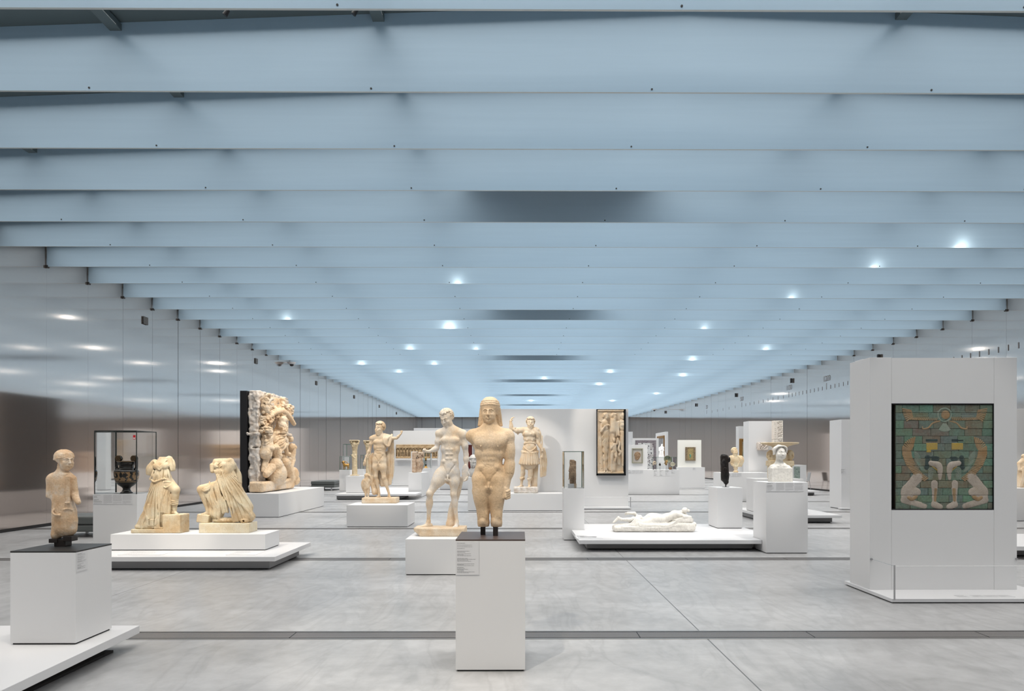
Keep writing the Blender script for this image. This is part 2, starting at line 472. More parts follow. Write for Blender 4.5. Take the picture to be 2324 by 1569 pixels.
# --- plinth of the athlete
GY0 = onz(920, 1306, 0).y; GX0 = onz(920, 1306, 0).x; GZ = ZA(1224, GY0)
plinth('display_plinth', GX0, XA(1078, GY0), GY0, 10.15, 0, GZ, 'low white plinth under the nude athlete holding a discus')

# --- platform of the two draped statues
P2 = .2
platform('display_platform', rect(-6.55, -3.44, 9.6, 11.24), rect(-6.4, -3.56, 9.72, 11.02), P2,
         'white low platform on the left under the two headless draped statues')
BY0 = onz(300, 1250, P2).y; BZ = ZA(1212.8, BY0)
plinth('display_plinth', XA(250.4, BY0), XA(601.8, BY0), BY0, 10.86, P2, BZ, 'long white plinth carrying both headless draped statues')
for i, (px, w) in enumerate(((262, .62), (508, .42))):
    c = onz(px, 1262, P2); e = None
    pl = text_plate(None, (c.x, 10.12 - .0, P2 + .0005), (1, 0, 0), w, .36, (0, 0, 1), 1, 8, seed=30 + i, ink=PRINTL)
    tag(pl, ('flat white label sheet on the platform before the left headless statue', 'flat white label sheet on the platform before the right headless statue')[i], 'label')
    pl.name = 'label_sheet'

# --- vase plinth with glass case
CY0 = 12.0; CX0, CX1 = XA(211, CY0), XA(311, CY0); CZ = ZA(1121.9, CY0); CY1 = CY0 + .68
pC = plinth('display_plinth', CX0, CX1, CY0, CY1, 0, CZ, 'white plinth near the left wall under the glass case with the dark vase')
text_plate(pC, (CX0 + .012, CY0 - .0005, CZ - .006), (1, 0, 0), (CX1 - CX0) * .88, .17, (0, -1, 0), 4, 15, seed=12)
gcase = glass_case('glass_case', CX0 + .012, CX1 - .012, CY0 + .012, CY1 - .012, CZ, ZA(977.6, CY0), 'glass case around the dark painted vase on the left', edge=GEDGED, t=.012)
RED = mat('red_sticker', (.55, .02, .03), .5)
for z in (ZA(988, CY0),):
    mb = MB(); mb.box(CX1 - .075, CX1 - .032, CY0 + .0085, CY0 + .0115, z - .075, z + .0, RED)
    mb.box(CX1 - .070, CX1 - .037, CY0 + .008, CY0 + .0085, z - .065, z - .045, PAPER)
    q_ = mb.build('alarm_sticker', gcase, origin=(CX1 - .05, CY0 + .01, z)); q_['label'] = 'small red sticker'

# --- big relief plinth
EY0 = onz(632.6, 1175, 0).y; EX1 = onz(632.6, 1175, 0).x; EZ = .63
plinth('display_plinth', EX1 - 1.35, EX1, EY0, 22.3, 0, EZ, 'long white plinth under the tall carved relief block at left')

# --- plinth of the bearded god with eagle
FY0 = onz(786.5, 1196.8, 0).y; FZ = ZA(1146.8, FY0)
plinth('display_plinth', XA(786.5, FY0), XA(925.2, FY0), FY0, FY0 + 1.05, 0, FZ, 'low white plinth under the bearded nude statue with the eagle')

# --- cuirass statue plinth, bust plinth, partition with framed relief
IY0 = onz(1200, 1160, 0).y; IZ = ZA(1121, IY0)
plinth('display_plinth', XA(1142, IY0), XA(1279, IY0), IY0, 21.38, 0, IZ, 'wide low white plinth under the statue in armour with a raised arm')
plinth('display_plinth', XA(1061.8, IY0), XA(1085, IY0), IY0, IY0 + .45, 0, ZA(1084, IY0), 'narrow white plinth under the small veiled bust behind the athlete')
WY = 21.4
def partition(name, x0, x1, y0, y1, z1, label, base=None, z0=0):
    e = empty(name, ((x0 + x1) / 2, (y0 + y1) / 2, 0), label, 'partition')
    mb = MB(); mb.box(x0, x1, y0, y1, .02 + z0, z1, WHITE); mb.build('panel', e, bevel=.003, origin=e.location)
    mb = MB(); mb.box(x0 + .02, x1 - .02, y0 + .02, y1 - .02, z0, .02 + z0, GAP); mb.build('recessed_foot', e, origin=e.location)
    if base:
        bx0, bx1, by0, by1 = base
        mb = MB(); mb.box(bx0, bx1, by0, by1, .015, .055, PLAT); mb.build('floor_step', e, bevel=.002, origin=e.location)
    return e
pI = partition('display_partition', XA(1128, WY), XA(1426, WY), WY, WY + .45, ZA(928.5, WY), 'large white partition behind the armoured statue and the framed figure relief',
          base=(XA(1281, 20.85), XA(1433, 20.85), 20.85, WY - .005))
def post(parent, x, y, z0, h, r=.011):
    mb = MB(); mb.cyl((x, y, z0), (x, y, z0 + h), r, STEEL, 12); mb.build('rail_post', parent, origin=(x, y, z0))
def cable(parent, pts, r=.0035):
    mb = MB()
    for a_, b_ in zip(pts, pts[1:]): mb.cyl(a_, b_, r, STEEL, 6)
    mb.build('barrier_cable', parent, origin=pts[0])
post(pI, XA(1431, 20.9), 20.9, .055, .32, .012)
cable(pI, [(XA(1431, 20.9), 20.9, .37), (XA(1282, 20.9), 20.9, .37)], .004)

# --- glass case on slim pedestal
JY0 = onz(1279.5, 1227, 0).y; JX0, JX1 = XA(1279.5, JY0), XA(1326, JY0); JZ = ZA(1109, JY0); JY1 = JY0 + .46
plinth('display_plinth', JX0, JX1, JY0, JY1, 0, JZ, 'slim tall white plinth under the glass case with the broken stele')
glass_case('glass_case', JX0 + .004, JX1 - .004, JY0 + .004, JY1 - .004, JZ, ZA(1024.6, JY0), 'glass case around the small broken brown stele right of centre', t=.009)

# --- platform of the reclining figure
P3 = .2
sx0 = onz(1314.4, 1226.6, P3); sx1 = onz(1723.9, 1225.5, P3)
SX0, SX1, SY0 = sx0.x, sx1.x, sx0.y
platform('display_platform', [(SX0, SY0), (SX1 + .02, SY0), (SX1 + .02, 11.99), (4.46, 11.99), (4.46, 14.28), (JX1 + .01, 14.28), (JX1 + .01, JY0 - .01), (SX0, JY0 - .01)],
         [(SX0 + .16, SY0 + .3), (SX1 - .04, SY0 + .3), (SX1 - .04, 11.9), (4.3, 12.1), (4.3, 14.1), (JX1 + .1, 14.1), (JX1 + .1, JY0 - .1), (SX0 + .16, JY0 - .1)], P3,
         'white low platform right of centre under the reclining marble figure')
c = onz(1309, 1223, P3)
pl = text_plate(None, (c.x, c.y + .42, P3 + .0005), (1, 0, 0), .45, .44, (0, 0, 1), 1, 6, seed=77, ink=PRINT)
pl.name = 'label_sheet'; tag(pl, 'flat label sheet with a grey picture on the platform of the reclining figure', 'label')
GREYPIC = mat('grey_picture', (.30, .30, .31), .6)
mb = MB(); q0 = (c.x + .08, c.y + .12)
mb.add([(q0[0] + .30 * math.cos(t) * .5 + .14, q0[1] + .10 + .06 * math.sin(t) + .03 * math.sin(3 * t), P3 + .0058) for t in [i * math.pi / 12 for i in range(24)]], [tuple(range(24))], GREYPIC)
mb.build('printed_picture', pl, origin=(q0[0], q0[1], P3 + .0055))

# --- pedestal with black torso, herm plinth
a = onz(1628.4, 1200, P3); MY0 = a.y; MX0, MX1 = a.x, XA(1685, a.y); MZ = ZA(1107.6, MY0); MY1 = onz(1611, 1192.5, P3).y
plinth('display_plinth', MX0, MX1, MY0, MY1, P3, MZ, 'white cube plinth under the black torso, standing on the right end of a platform')
a = onz(1739, 1256.8, 0); LY0 = a.y; LX0, LX1 = a.x, XA(1833.5, a.y); LZ = ZA(1095.3, LY0)
pL = plinth('display_plinth', LX0, LX1, LY0, LY0 + .63, 0, LZ, 'tall white plinth under the white marble herm bust')
text_plate(pL, (LX0 + .004, LY0 - .0005, LZ - .006), (1, 0, 0), (LX1 - LX0) * .89, .145, (0, -1, 0), 4, 13, seed=21)

# --- platform right behind with marble table
platform('display_platform', rect(5.92, 7.76, 16.4, 18.9), rect(6.02, 7.62, 16.62, 18.7), .2, 'white low platform behind the herm plinth on the right')
c = (6.72, 16.9)
pl = text_plate(None, (c[0], c[1], .2005), (1, 0, 0), .55, .3, (0, 0, 1), 1, 6, seed=78, ink=PRINT)
pl.name = 'label_sheet'; tag(pl, 'flat label sheet on the platform behind the herm plinth', 'label')
NZ = 1.05
plinth('display_plinth', XA(1717.5, 17.2), XA(1823, 17.2), 17.2, 18.0, .2, NZ, 'white plinth under the marble table with carved figures')
platform('display_platform', rect(11.2, XA(1860, 28.2), 28.2, 30), rect(11.3, XA(1848, 28.5), 28.5, 29.7), .2, 'small white platform far right near the steel chair')
plinth('display_plinth', XA(1816, 19.6), XA(1830, 19.6), 19.6, 20.3, 0, ZA(1056, 19.6), 'narrow white plinth just right of the marble table')

# --- Commodus style bust plinth and partitions
OY0 = onz(1635, 1139.4, 0).y; OZ = ZA(1073.5, OY0)
pO = plinth('display_plinth', XA(1635, OY0), XA(1745, OY0), OY0, OY0 + .9, 0, OZ, 'wide white plinth under the draped bust on a round foot')
text_plate(pO, (XA(1650, OY0), OY0 - .0005, OZ - .01), (1, 0, 0), .53, .13, (0, -1, 0), 3, 9, seed=22)
partition('display_partition', XA(1699, 25.4), XA(1775, 25.4), 25.4, 26.0, ZA(956, 25.4), 'tall white partition with the carved fragment, behind the marble table')
partition('display_partition', XA(1677, 28), XA(1722, 28), 28, 28.4, ZA(967.5, 28), 'white partition with the gilt framed landscape painting, seen behind the draped bust')

# --- far right partitions
QY = onz(1909, 1157, 0).y
pQ = partition('display_partition', XA(1909.6, QY + .1), XA(1990, QY), QY + .1, QY + .9, ZA(952, QY + .1), 'white partition just left of the big block with the glazed brick relief', base=(XA(1905, QY), XA(1990, QY), QY - .15, QY + .09))
text_plate(pQ, (XA(1912, QY), QY + .0995, ZA(1065, QY)), (1, 0, 0), .16, .15, (0, -1, 0), 1, 12, seed=23)
partition('display_partition', XA(2262, 18.6), XA(2420, 18.6), 18.6, 19.1, ZA(927.6, 18.6), 'white partition at the right edge behind the cut off beige statue')
plinth('display_plinth', XA(2285, 17), XA(2400, 17), 17, 18, 0, ZA(1109, 17), 'white plinth at the right edge under the cut off beige statue')
platform('display_platform', rect(XA(2302, 10.65), 9.6, 10.65, 12.4), rect(XA(2302, 10.65) + .15, 9.4, 10.96, 12.2), .2, 'white low platform cut off by the right edge')

# --- block with the glazed brick relief
RZ0 = .05
RY0 = 7.95; RX0, RX1 = XA(1974, RY0), XA(2308, RY0); RZ1 = ZA(811, RY0); RYB = 8.42
pR = empty('display_block', ((RX0 + RX1) / 2, RY0, 0), 'big white block wall holding the glazed brick relief on the right', 'partition')
axl, axr = XA(2023.5, RY0), XA(2256, RY0); az0, az1 = ZA(1158.5, RY0), ZA(915.5, RY0)
o = pR.location
mb = MB(); mb.box(RX0, axl - .002, RY0, RYB, RZ0, RZ1, WHITE); mb.build('side_panel', pR, bevel=.002, origin=o)
mb = MB(); mb.box(axr + .002, RX1, RY0, RYB, RZ0, RZ1, WHITE); mb.build('side_panel', pR, bevel=.002, origin=o)
mb = MB(); mb.box(axl, axr, RY0 + .002, RYB, RZ0, az0, WHITE); mb.build('lower_panel', pR, origin=o)
mb = MB(); mb.box(axl, axr, RY0 + .002, RYB, az1, RZ1 - .004, WHITE); mb.build('upper_panel', pR, origin=o)
mb = MB(); mb.box(axl, axr, RY0 + .16, RYB, az0, az1, BLACK); mb.box(axl, axl + .006, RY0 + .004, RY0 + .16, az0, az1, BLACK); mb.box(axr - .006, axr, RY0 + .004, RY0 + .16, az0, az1, BLACK)
mb.box(axl, axr, RY0 + .004, RY0 + .16, az0, az0 + .012, BLACK); mb.box(axl, axr, RY0 + .004, RY0 + .16, az1 - .012, az1, BLACK)
q = mb.build('recess_lining', pR, origin=o); q['label'] = 'black lining of the recess'
mb = MB(); mb.box(RX0 + .0, RX1, RYB, RYB + .008, RZ0, RZ1, WHITE); mb.build('back_panel', pR, origin=o)
mb = MB(); mb.box(RX0 + .05, RX0 + .16, RYB - .2, RYB - .02, RZ1, RZ1 + .02, WHITE); mb.build('top_cap', pR, origin=o)
mb = MB(); mb.box(4.068, RX1 + .2, 7.44, RYB + .12, .012, RZ0, PLAT); mb.build('floor_step', pR, bevel=.002, origin=o)
mb = MB(); mb.box(4.09, RX1 + .18, 7.46, RYB + .1, 0, .012, GAP); mb.build('recessed_foot', pR, origin=o)
pp = onz(2030, 1362, RZ0)
post(pR, pp.x, pp.y, RZ0, ZA(1284, pp.y) - RZ0, .0095)
zc = ZA(1286, pp.y)
cable(pR, [(RX0 + .015, RY0 - .01, ZA(1270, RY0)), (pp.x, pp.y, zc), (RX1 + .18, pp.y, zc), (RX1 - .01, RY0 - .01, ZA(1270, RY0))], .002)
for x in (RX0 + .015, RX1 - .012):
    mb = MB(); mb.cyl((x, RY0 - .02, ZA(1270, RY0)), (x, RY0, ZA(1270, RY0)), .012, STEEL, 12); mb.build('cable_fixing', pR, origin=(x, RY0, 1))
c = onz(2193, 1361, RZ0)
pl = text_plate(pR, (c.x, 7.62, RZ0 + .0005), (1, 0, 0), .62, .1, (0, 0, 1), 4, 6, seed=50)

# --- left centre far group
s0 = onz(758, 1122, .22)
xu = XA(927, 27.3) - .02
platform('display_platform', [(XA(760, s0.y), s0.y), (XA(943, s0.y), s0.y), (XA(943, s0.y), 27.2), (xu, 27.2), (xu, 31), (XA(760, s0.y), 31)], rect(XA(769, 25.95), min(XA(926, 25.95), xu - .05), s0.y + .15, 30.6), .22, 'white low platform behind the bearded statue and eagle')
S1Y = 27.6
plinth('display_plinth', XA(770, S1Y), XA(794, S1Y), S1Y, S1Y + .7, .22, ZA(1067, S1Y), 'white plinth under the glass case with the gilded lion')
glass_case('glass_case', XA(770.5, S1Y), XA(793.5, S1Y), S1Y + .01, S1Y + .69, ZA(1067, S1Y), ZA(1036.5, S1Y), 'small glass case around the gilded lion', t=.012)
plinth('display_plinth', XA(785, 26.2), XA(846, 26.2), 26.2, 27.1, .22, ZA(1080.7, 26.2), 'wide white plinth under the two carved columns')
plinth('display_plinth', XA(794, 30), XA(832, 30), 29.4, 30.2, .22, ZA(1065, 30), 'white plinth in the rear behind the carved columns')
glass_case('glass_case', XA(795, 29.5), XA(806, 29.5), 29.5, 30, ZA(1065, 30), ZA(1034, 30), 'glass case on the rear plinth, left of the first carved column', t=.012)
glass_case('glass_case', XA(818, 29.5), XA(831, 29.5), 29.5, 30, ZA(1065, 30), ZA(1033, 30), 'glass case on the rear plinth between the carved columns', t=.012)
plinth('display_plinth', XA(777, 34), XA(802, 34), 34, 34.8, 0, ZA(1036, 34), 'slim white plinth behind the lion case')
glass_case('glass_case', XA(778, 34), XA(801, 34), 34.05, 34.75, ZA(1036, 34), ZA(1008.5, 34), 'empty tall glass case seen above the gilded lion', t=.014)
TY = 38.5
pT = partition('display_partition', XA(892, TY), XA(997, TY), TY, TY + .4, ZA(978, TY), 'white partition with the long carved arcade relief', base=(XA(892, TY), XA(997, TY), TY - .5, TY - .01))
T2Y = 33.6
partition('display_partition', XA(998, T2Y), XA(1072, T2Y), T2Y, T2Y + .4, ZA(974, T2Y), 'white partition behind the athlete, right of the arcade relief')
partition('display_partition', XA(939, 46), XA(1010, 46), 46, 46.4, ZA(972, 46), 'farthest white partition just above the arcade relief wall')
partition('display_partition', XL + .5, XA(775, 41), 41, 41.4, ZA(972, 41), 'pale partition near the left wall left of the lion case') if False else None
UY = 27.3
plinth('display_plinth', XA(927, UY), XA(957, UY), UY, UY + 2.2, 0, ZA(1073.6, UY), 'white plinth under the brown carved fragment, left of the athlete')
VYY = 31.6
plinth('display_plinth', XA(960, VYY), XA(977.6, VYY), VYY, VYY + .5, 0, ZA(1063, VYY), 'narrow white plinth under the small gold and black stand')
glass_case('glass_case', XA(960.5, VYY), XA(977, VYY), VYY + .01, VYY + .49, ZA(1063, VYY), ZA(1029, VYY), 'glass case around the small gold and black stand', t=.014)

# --- right centre far group
X1Y = 29.0
pX = plinth('display_plinth', XA(1419.8, X1Y), XA(1542, X1Y), X1Y, X1Y + 1.3, 0, ZA(1066.6, X1Y), 'very long white plinth carrying the small glass case and the framed face')
for i, (pa, pb, h) in enumerate(((1426, 1460, 8), (1483.5, 1493.5, 14), (1496.5, 1506.5, 14), (1509.5, 1519.5, 14), (1523, 1532.5, 8))):
    text_plate(pX, (XA(pa, X1Y), X1Y - .0005, ZA(1067.5, X1Y)), (1, 0, 0), (pb - pa) * X1Y / F, h * X1Y / F, (0, -1, 0), 4 if i == 0 else 1, 8, seed=60 + i)
X1Z = ZA(1066.6, X1Y)
glass_case('glass_case', XA(1489, X1Y + .1), XA(1535, X1Y + .1), X1Y + .1, X1Y + 1.0, X1Z, ZA(1037.8, X1Y), 'glass case with the round bowl and small finds', t=.012)
def board(name, x0, x1, y, th, z0, z1, label, m=WHITE):
    mb = MB(); mb.box(x0, x1, y, y + th, z0, z1, m); return tag(mb.build(name, bevel=.003, origin=((x0 + x1) / 2, y, z0)), label, 'display board')
board('display_board', XA(1422.7, X1Y + .3), XA(1469.6, X1Y + .3), X1Y + .3, .12, X1Z, ZA(1010, X1Y + .3), 'white upright board behind the small framed face on the long plinth')
partition('display_partition', XA(1436, 31.5), XA(1495, 31.5), 31.5, 31.9, ZA(995, 31.5), 'white partition behind the patterned panel')
partition('display_partition', XA(1415, 33), XA(1436, 33), 33, 33.4, ZA(980.3, 33), 'white partition just right of the framed figure relief')
# angled partition with gilt painting
XPY = 40
xa_, xb_ = XA(1491.5, XPY), XA(1516.3, XPY)
partition('display_partition', XA(1511, XPY), xb_, XPY, XPY + 3.0, ZA(980, XPY), 'tall narrow white partition with the gilt framed painting on its left side')
X2Y = onz(1570, 1109, 0).y
p2 = plinth('display_plinth', XA(1536, X2Y), XA(1599.8, X2Y), X2Y, X2Y + 1.0, 0, ZA(1061, X2Y), 'white plinth under the bright board with the jewelled book cover')
text_plate(p2, (XA(1572, X2Y), X2Y - .0005, ZA(1062, X2Y)), (1, 0, 0), .18, .12, (0, -1, 0), 1, 8, seed=70)
board('display_board', XA(1539, X2Y + .2), XA(1591.6, X2Y + .2), X2Y + .2, .15, ZA(1061, X2Y), ZA(999, X2Y + .2), 'bright cream board behind the jewelled book cover', m=mat('cream_board', (.86, .85, .80), .6))
plinth('display_plinth', XA(1494, 37), XA(1508, 37), 37, 37.6, 0, ZA(1039, 37), 'white plinth under the small white draped statue')

# --- benches
def bench(x0, x1, y0, y1, h, label, group=None):
    e = empty('bench', ((x0 + x1) / 2, (y0 + y1) / 2, 0), label, 'bench', group); o = e.location
    t = .17
    mb = MB(); mb.box(x0, x1, y0, y1, h - t + .012, h, LEATHER); mb.build('cushion', e, bevel=.03, origin=o)
    mb = MB(); mb.box(x0 + .01, x1 - .01, y0 + .01, y1 - .01, h - 2 * t + .03, h - t, LEATHER); mb.build('seat_base', e, bevel=.03, origin=o)
    mb = MB(); mb.box(x0 + .03, x1 - .03, y0 + .03, y1 - .03, h - t - .003, h - t + .015, BLACK); mb.build('seam', e, origin=o)
    for x in (x0 + .12, x1 - .18):
        for y in (y0 + .03, y1 - .06):
            mb = MB(); mb.box(x, x + .06, y, y + .03, 0, h - 2 * t + .03, STEEL); mb.build('leg', e, origin=(x, y, 0))
bench(XA(119, 13.6), -7.7, 13.6, 14.5, .42, 'grey leather bench by the left wall behind the near statue')
bench(XA(711, 33), XA(764, 33), 32.6, 34.4, .45, 'grey leather bench in the distance between the carved relief and the lion case')

# --- chair on the right
def chair(x, y, rz, label, group):
    e = empty('side_chair', (x, y, 0), label, 'chair', group); e.rotation_euler = (0, 0, rz)
    seatm = mat('chair_seat_grey', (.33, .33, .33), .4)
    def part(name, fn):
        mb = MB(); fn(mb); o = mb.build(name); o.parent = e; return o
    part('seat', lambda m: m.box(-.22, .22, -.22, .22, .43, .45, seatm))
    part('backrest', lambda m: m.add([(-.2, .2, .46), (.2, .2, .46), (.2, .27, .86), (-.2, .27, .86), (-.2, .215, .46), (.2, .215, .46), (.2, .285, .86), (-.2, .285, .86)],
                                     [(0, 1, 2, 3), (7, 6, 5, 4), (0, 4, 5, 1), (3, 2, 6, 7), (0, 3, 7, 4), (1, 5, 6, 2)], seatm))
    for sx in (-1, 1):
        part('leg', lambda m: m.cyl((sx * .2, -.2, .43), (sx * .23, -.25, 0), .012, STEEL, 8))
        part('leg', lambda m: m.cyl((sx * .2, .2, .43), (sx * .23, .27, 0), .012, STEEL, 8))
    return e
chair(13.75, 33.0, math.radians(-95), 'thin legged grey chair standing sideways by the right wall', None)
# ================================================================== CARVING ENGINE (signed distances, meshed as one continuous skin)
def rotm(rx=0, ry=0, rz=0):
    a, b_, c_ = (math.radians(t) for t in (rx, ry, rz))
    return np.array(Matrix.Rotation(c_, 3, 'Z') @ Matrix.Rotation(b_, 3, 'Y') @ Matrix.Rotation(a, 3, 'X'))
class Carve:
    """coordinates: x = right in the photo, y = away from the viewer, z = up; any unit, scaled when built"""
    def __init__(s, vox): s.vox = vox; s.ops = []; s.M = np.eye(3); s.O = np.zeros(3); s.S = 1.0
    def frame(s, O=(0, 0, 0), S=1.0, R=None):
        s.O = np.array(O, float); s.S = S; s.M = np.eye(3) if R is None else np.array(R); return s
    def T(s, p): return s.M @ (np.array(p, float) * s.S) + s.O
    def cap(s, a, b, ra, rb=None, k=None, sub=False, fl=1.0):
        rb = ra if rb is None else rb; a = s.T(a); b = s.T(b); ra *= s.S; rb *= s.S
        k = (min(ra, rb) * .6 if k is None else k * s.S)
        r = max(ra, rb) * max(1, fl) + k + 3 * s.vox
        s.ops.append(('c', np.minimum(a, b) - r, np.maximum(a, b) + r, (a, b, ra, rb, fl), k, sub)); return s
    def ell(s, c, r, k=None, sub=False, rot=None):
        c = s.T(c); r = np.array(r, float) * s.S
        R = s.M if rot is None else s.M @ rotm(*rot)
        k = (min(r) * .6 if k is None else k * s.S); q = max(r) + k + 3 * s.vox
        s.ops.append(('e', c - q, c + q, (c, r, R), k, sub)); return s
    def box(s, c, h, rd=0, k=0, sub=False, rot=None):
        c = s.T(c); h = np.array(h, float) * s.S; R = s.M if rot is None else s.M @ rotm(*rot)
        q = np.linalg.norm(h) + k * s.S + 3 * s.vox
        s.ops.append(('b', c - q, c + q, (c, h, rd * s.S, R), k * s.S, sub)); return s
    def tube(s, pts, r, k=None, sub=False, fl=1.0):
        n = len(pts); rr = [r] * n if isinstance(r, (int, float)) else (list(np.interp(np.linspace(0, 1, n), np.linspace(0, 1, len(r)), r)))
        P = np.array([s.T(q) for q in pts]); rr = np.array(rr) * s.S
        k = (min(rr) * .6 if k is None else k * s.S); q = max(rr) + k + 3 * s.vox
        s.ops.append(('t', P.min(0) - q, P.max(0) + q, (P, rr, k), k, sub)); return s
    def curve(s, pts, r, k=None, sub=False, n=8):
        """smooth curve through control points"""
        P = [np.array(p, float) for p in pts]; Q = [2 * P[0] - P[1]] + P + [2 * P[-1] - P[-2]]; out = []
        for i in range(len(P) - 1):
            for j in range(n):
                t = j / n; a, b_, c_, d = Q[i:i + 4]
                out.append(.5 * ((2 * b_) + (-a + c_) * t + (2 * a - 5 * b_ + 4 * c_ - d) * t * t + (-a + 3 * b_ - 3 * c_ + d) * t ** 3))
        out.append(P[-1]); return s.tube(out, r, k, sub)
    def fan(s, A, B, n, r, k=None, wob=0, sub=False, seed=0):
        """n folds running between control polyline A and control polyline B"""
        rg = random.Random(seed)
        for i in range(n):
            t = i / (n - 1) if n > 1 else .5
            if 0 < i < n - 1: t += rg.uniform(-.22, .22) / n
            r_ = r * rg.uniform(.72, 1.25) if not isinstance(r, list) else r
            pts = [np.array(a, float) * (1 - t) + np.array(b_, float) * t + np.array([rg.uniform(-wob, wob), rg.uniform(-wob, wob) * .4, 0]) for a, b_ in zip(A, B)]
            s.curve(pts, [r_ * .85, r_, r_ * 1.1] if not isinstance(r_, list) else r_, k, sub, n=4)
        return s
    def folds(s, focus, n, amp, c, r, warp=.15, ph=0.0, y=None):
        """cloth folds radiating from focus=(x,z): n folds per radian, depth amp, inside the ellipsoid (c, r)"""
        c = s.T(c); r = np.array(r, float) * s.S; f = s.T((focus[0], 0, focus[1]))
        s.ops.append(('w', c - r, c + r, (f, n, amp * s.S, c, r, warp, ph), 0, False)); return s
    def field(s):
        lo = np.min([o[1] for o in s.ops if not o[5] and o[0] != 'w'], 0); hi = np.max([o[2] for o in s.ops if not o[5] and o[0] != 'w'], 0)
        if hasattr(s, 'clip'):
            lo = np.maximum(lo, s.clip[0]); hi = np.minimum(hi, s.clip[1])
        n = np.ceil((hi - lo) / s.vox).astype(int) + 1
        Fd = np.full(n, 1e3, np.float32)
        ax = [(lo[i] + np.arange(n[i]) * s.vox).astype(np.float32) for i in range(3)]
        for kd, a, b_, d, k, sub in s.ops:
            i0 = np.clip(np.floor((a - lo) / s.vox).astype(int), 0, n); i1 = np.clip(np.ceil((b_ - lo) / s.vox).astype(int) + 1, 0, n)
            if np.any(i1 <= i0): continue
            X = ax[0][i0[0]:i1[0], None, None]; Yy = ax[1][None, i0[1]:i1[1], None]; Z = ax[2][None, None, i0[2]:i1[2]]
            if kd == 'w':
                f, nn, amp, c, r, wp, ph0 = d
                dx_, dz_ = X - f[0], f[2] - Z; th = np.arctan2(dx_, dz_); rad = np.sqrt(dx_ * dx_ + dz_ * dz_) / (np.linalg.norm(r) + 1e-6)
                w_ = np.clip(1.35 - np.sqrt(((X - c[0]) / r[0]) ** 2 + ((Yy - c[1]) / r[1]) ** 2 + ((Z - c[2]) / r[2]) ** 2) * 1.35, 0, .5) * 2
                ph_ = nn * th * 3.14159 + wp * 8 * np.sin(rad * 3.1 + th * 5) + ph0 + .5 * np.sin(th * nn * 1.31)
                pr = np.sqrt(np.abs(np.sin(ph_)) + 1e-3) * .7 + .3 * np.abs(np.sin(ph_ * 1.83 + 1 + 1.4 * rad))
                Fd[i0[0]:i1[0], i0[1]:i1[1], i0[2]:i1[2]] -= (amp * w_ * (pr - .62)).astype(np.float32)
                continue
            if kd == 'c':
                p, q, ra, rb, fl = d; ba = q - p; L2 = max(float(ba @ ba), 1e-9)
                dx_, dy_, dz_ = X - p[0], Yy - p[1], Z - p[2]
                t = np.clip((dx_ * ba[0] + dy_ * ba[1] + dz_ * ba[2]) / L2, 0, 1)
                ex, ey, ez = dx_ - t * ba[0], (dy_ - t * ba[1]) / fl, dz_ - t * ba[2]
                D = np.sqrt(ex * ex + ey * ey + ez * ez) - (ra + (rb - ra) * t)
                if fl < 1: D = D * fl
            elif kd == 't':
                P, rr, kk = d; D = None
                D = np.full((X.shape[0], Yy.shape[1], Z.shape[2]), 1e2, np.float32); low = lo + i0 * s.vox
                for j in range(len(P) - 1):
                    p, q = P[j], P[j + 1]; R_ = max(rr[j], rr[j + 1]) + kk + 3 * s.vox
                    m0 = np.clip(np.floor((np.minimum(p, q) - R_ - low) / s.vox).astype(int), 0, D.shape); m1 = np.clip(np.ceil((np.maximum(p, q) + R_ - low) / s.vox).astype(int) + 1, 0, D.shape)
                    if np.any(m1 <= m0): continue
                    ba = q - p; L2 = max(float(ba @ ba), 1e-9)
                    dx_, dy_, dz_ = X[m0[0]:m1[0]] - p[0], Yy[:, m0[1]:m1[1]] - p[1], Z[:, :, m0[2]:m1[2]] - p[2]
                    t = np.clip((dx_ * ba[0] + dy_ * ba[1] + dz_ * ba[2]) / L2, 0, 1)
                    ex, ey, ez = dx_ - t * ba[0], dy_ - t * ba[1], dz_ - t * ba[2]
                    v_ = D[m0[0]:m1[0], m0[1]:m1[1], m0[2]:m1[2]]
                    np.minimum(v_, np.sqrt(ex * ex + ey * ey + ez * ez) - (rr[j] + (rr[j + 1] - rr[j]) * t), out=v_)
            elif kd == 'e':
                c, r, R = d; x, y, z = X - c[0], Yy - c[1], Z - c[2]
                u = R[0, 0] * x + R[1, 0] * y + R[2, 0] * z; v = R[0, 1] * x + R[1, 1] * y + R[2, 1] * z; w = R[0, 2] * x + R[1, 2] * y + R[2, 2] * z
                k0 = np.sqrt((u / r[0]) ** 2 + (v / r[1]) ** 2 + (w / r[2]) ** 2); k1 = np.sqrt((u / r[0] ** 2) ** 2 + (v / r[1] ** 2) ** 2 + (w / r[2] ** 2) ** 2)
                D = k0 * (k0 - 1) / np.maximum(k1, 1e-6); D = np.where(k0 < .15, -min(r), D)
            else:
                c, h, rd, R = d; x, y, z = X - c[0], Yy - c[1], Z - c[2]
                u = np.abs(R[0, 0] * x + R[1, 0] * y + R[2, 0] * z) - h[0] + rd; v = np.abs(R[0, 1] * x + R[1, 1] * y + R[2, 1] * z) - h[1] + rd; w = np.abs(R[0, 2] * x + R[1, 2] * y + R[2, 2] * z) - h[2] + rd
                D = np.sqrt(np.maximum(u, 0) ** 2 + np.maximum(v, 0) ** 2 + np.maximum(w, 0) ** 2) + np.minimum(np.maximum(u, np.maximum(v, w)), 0) - rd
            sl = (slice(i0[0], i1[0]), slice(i0[1], i1[1]), slice(i0[2], i1[2])); G = Fd[sl]
            k = max(k, 1e-4)
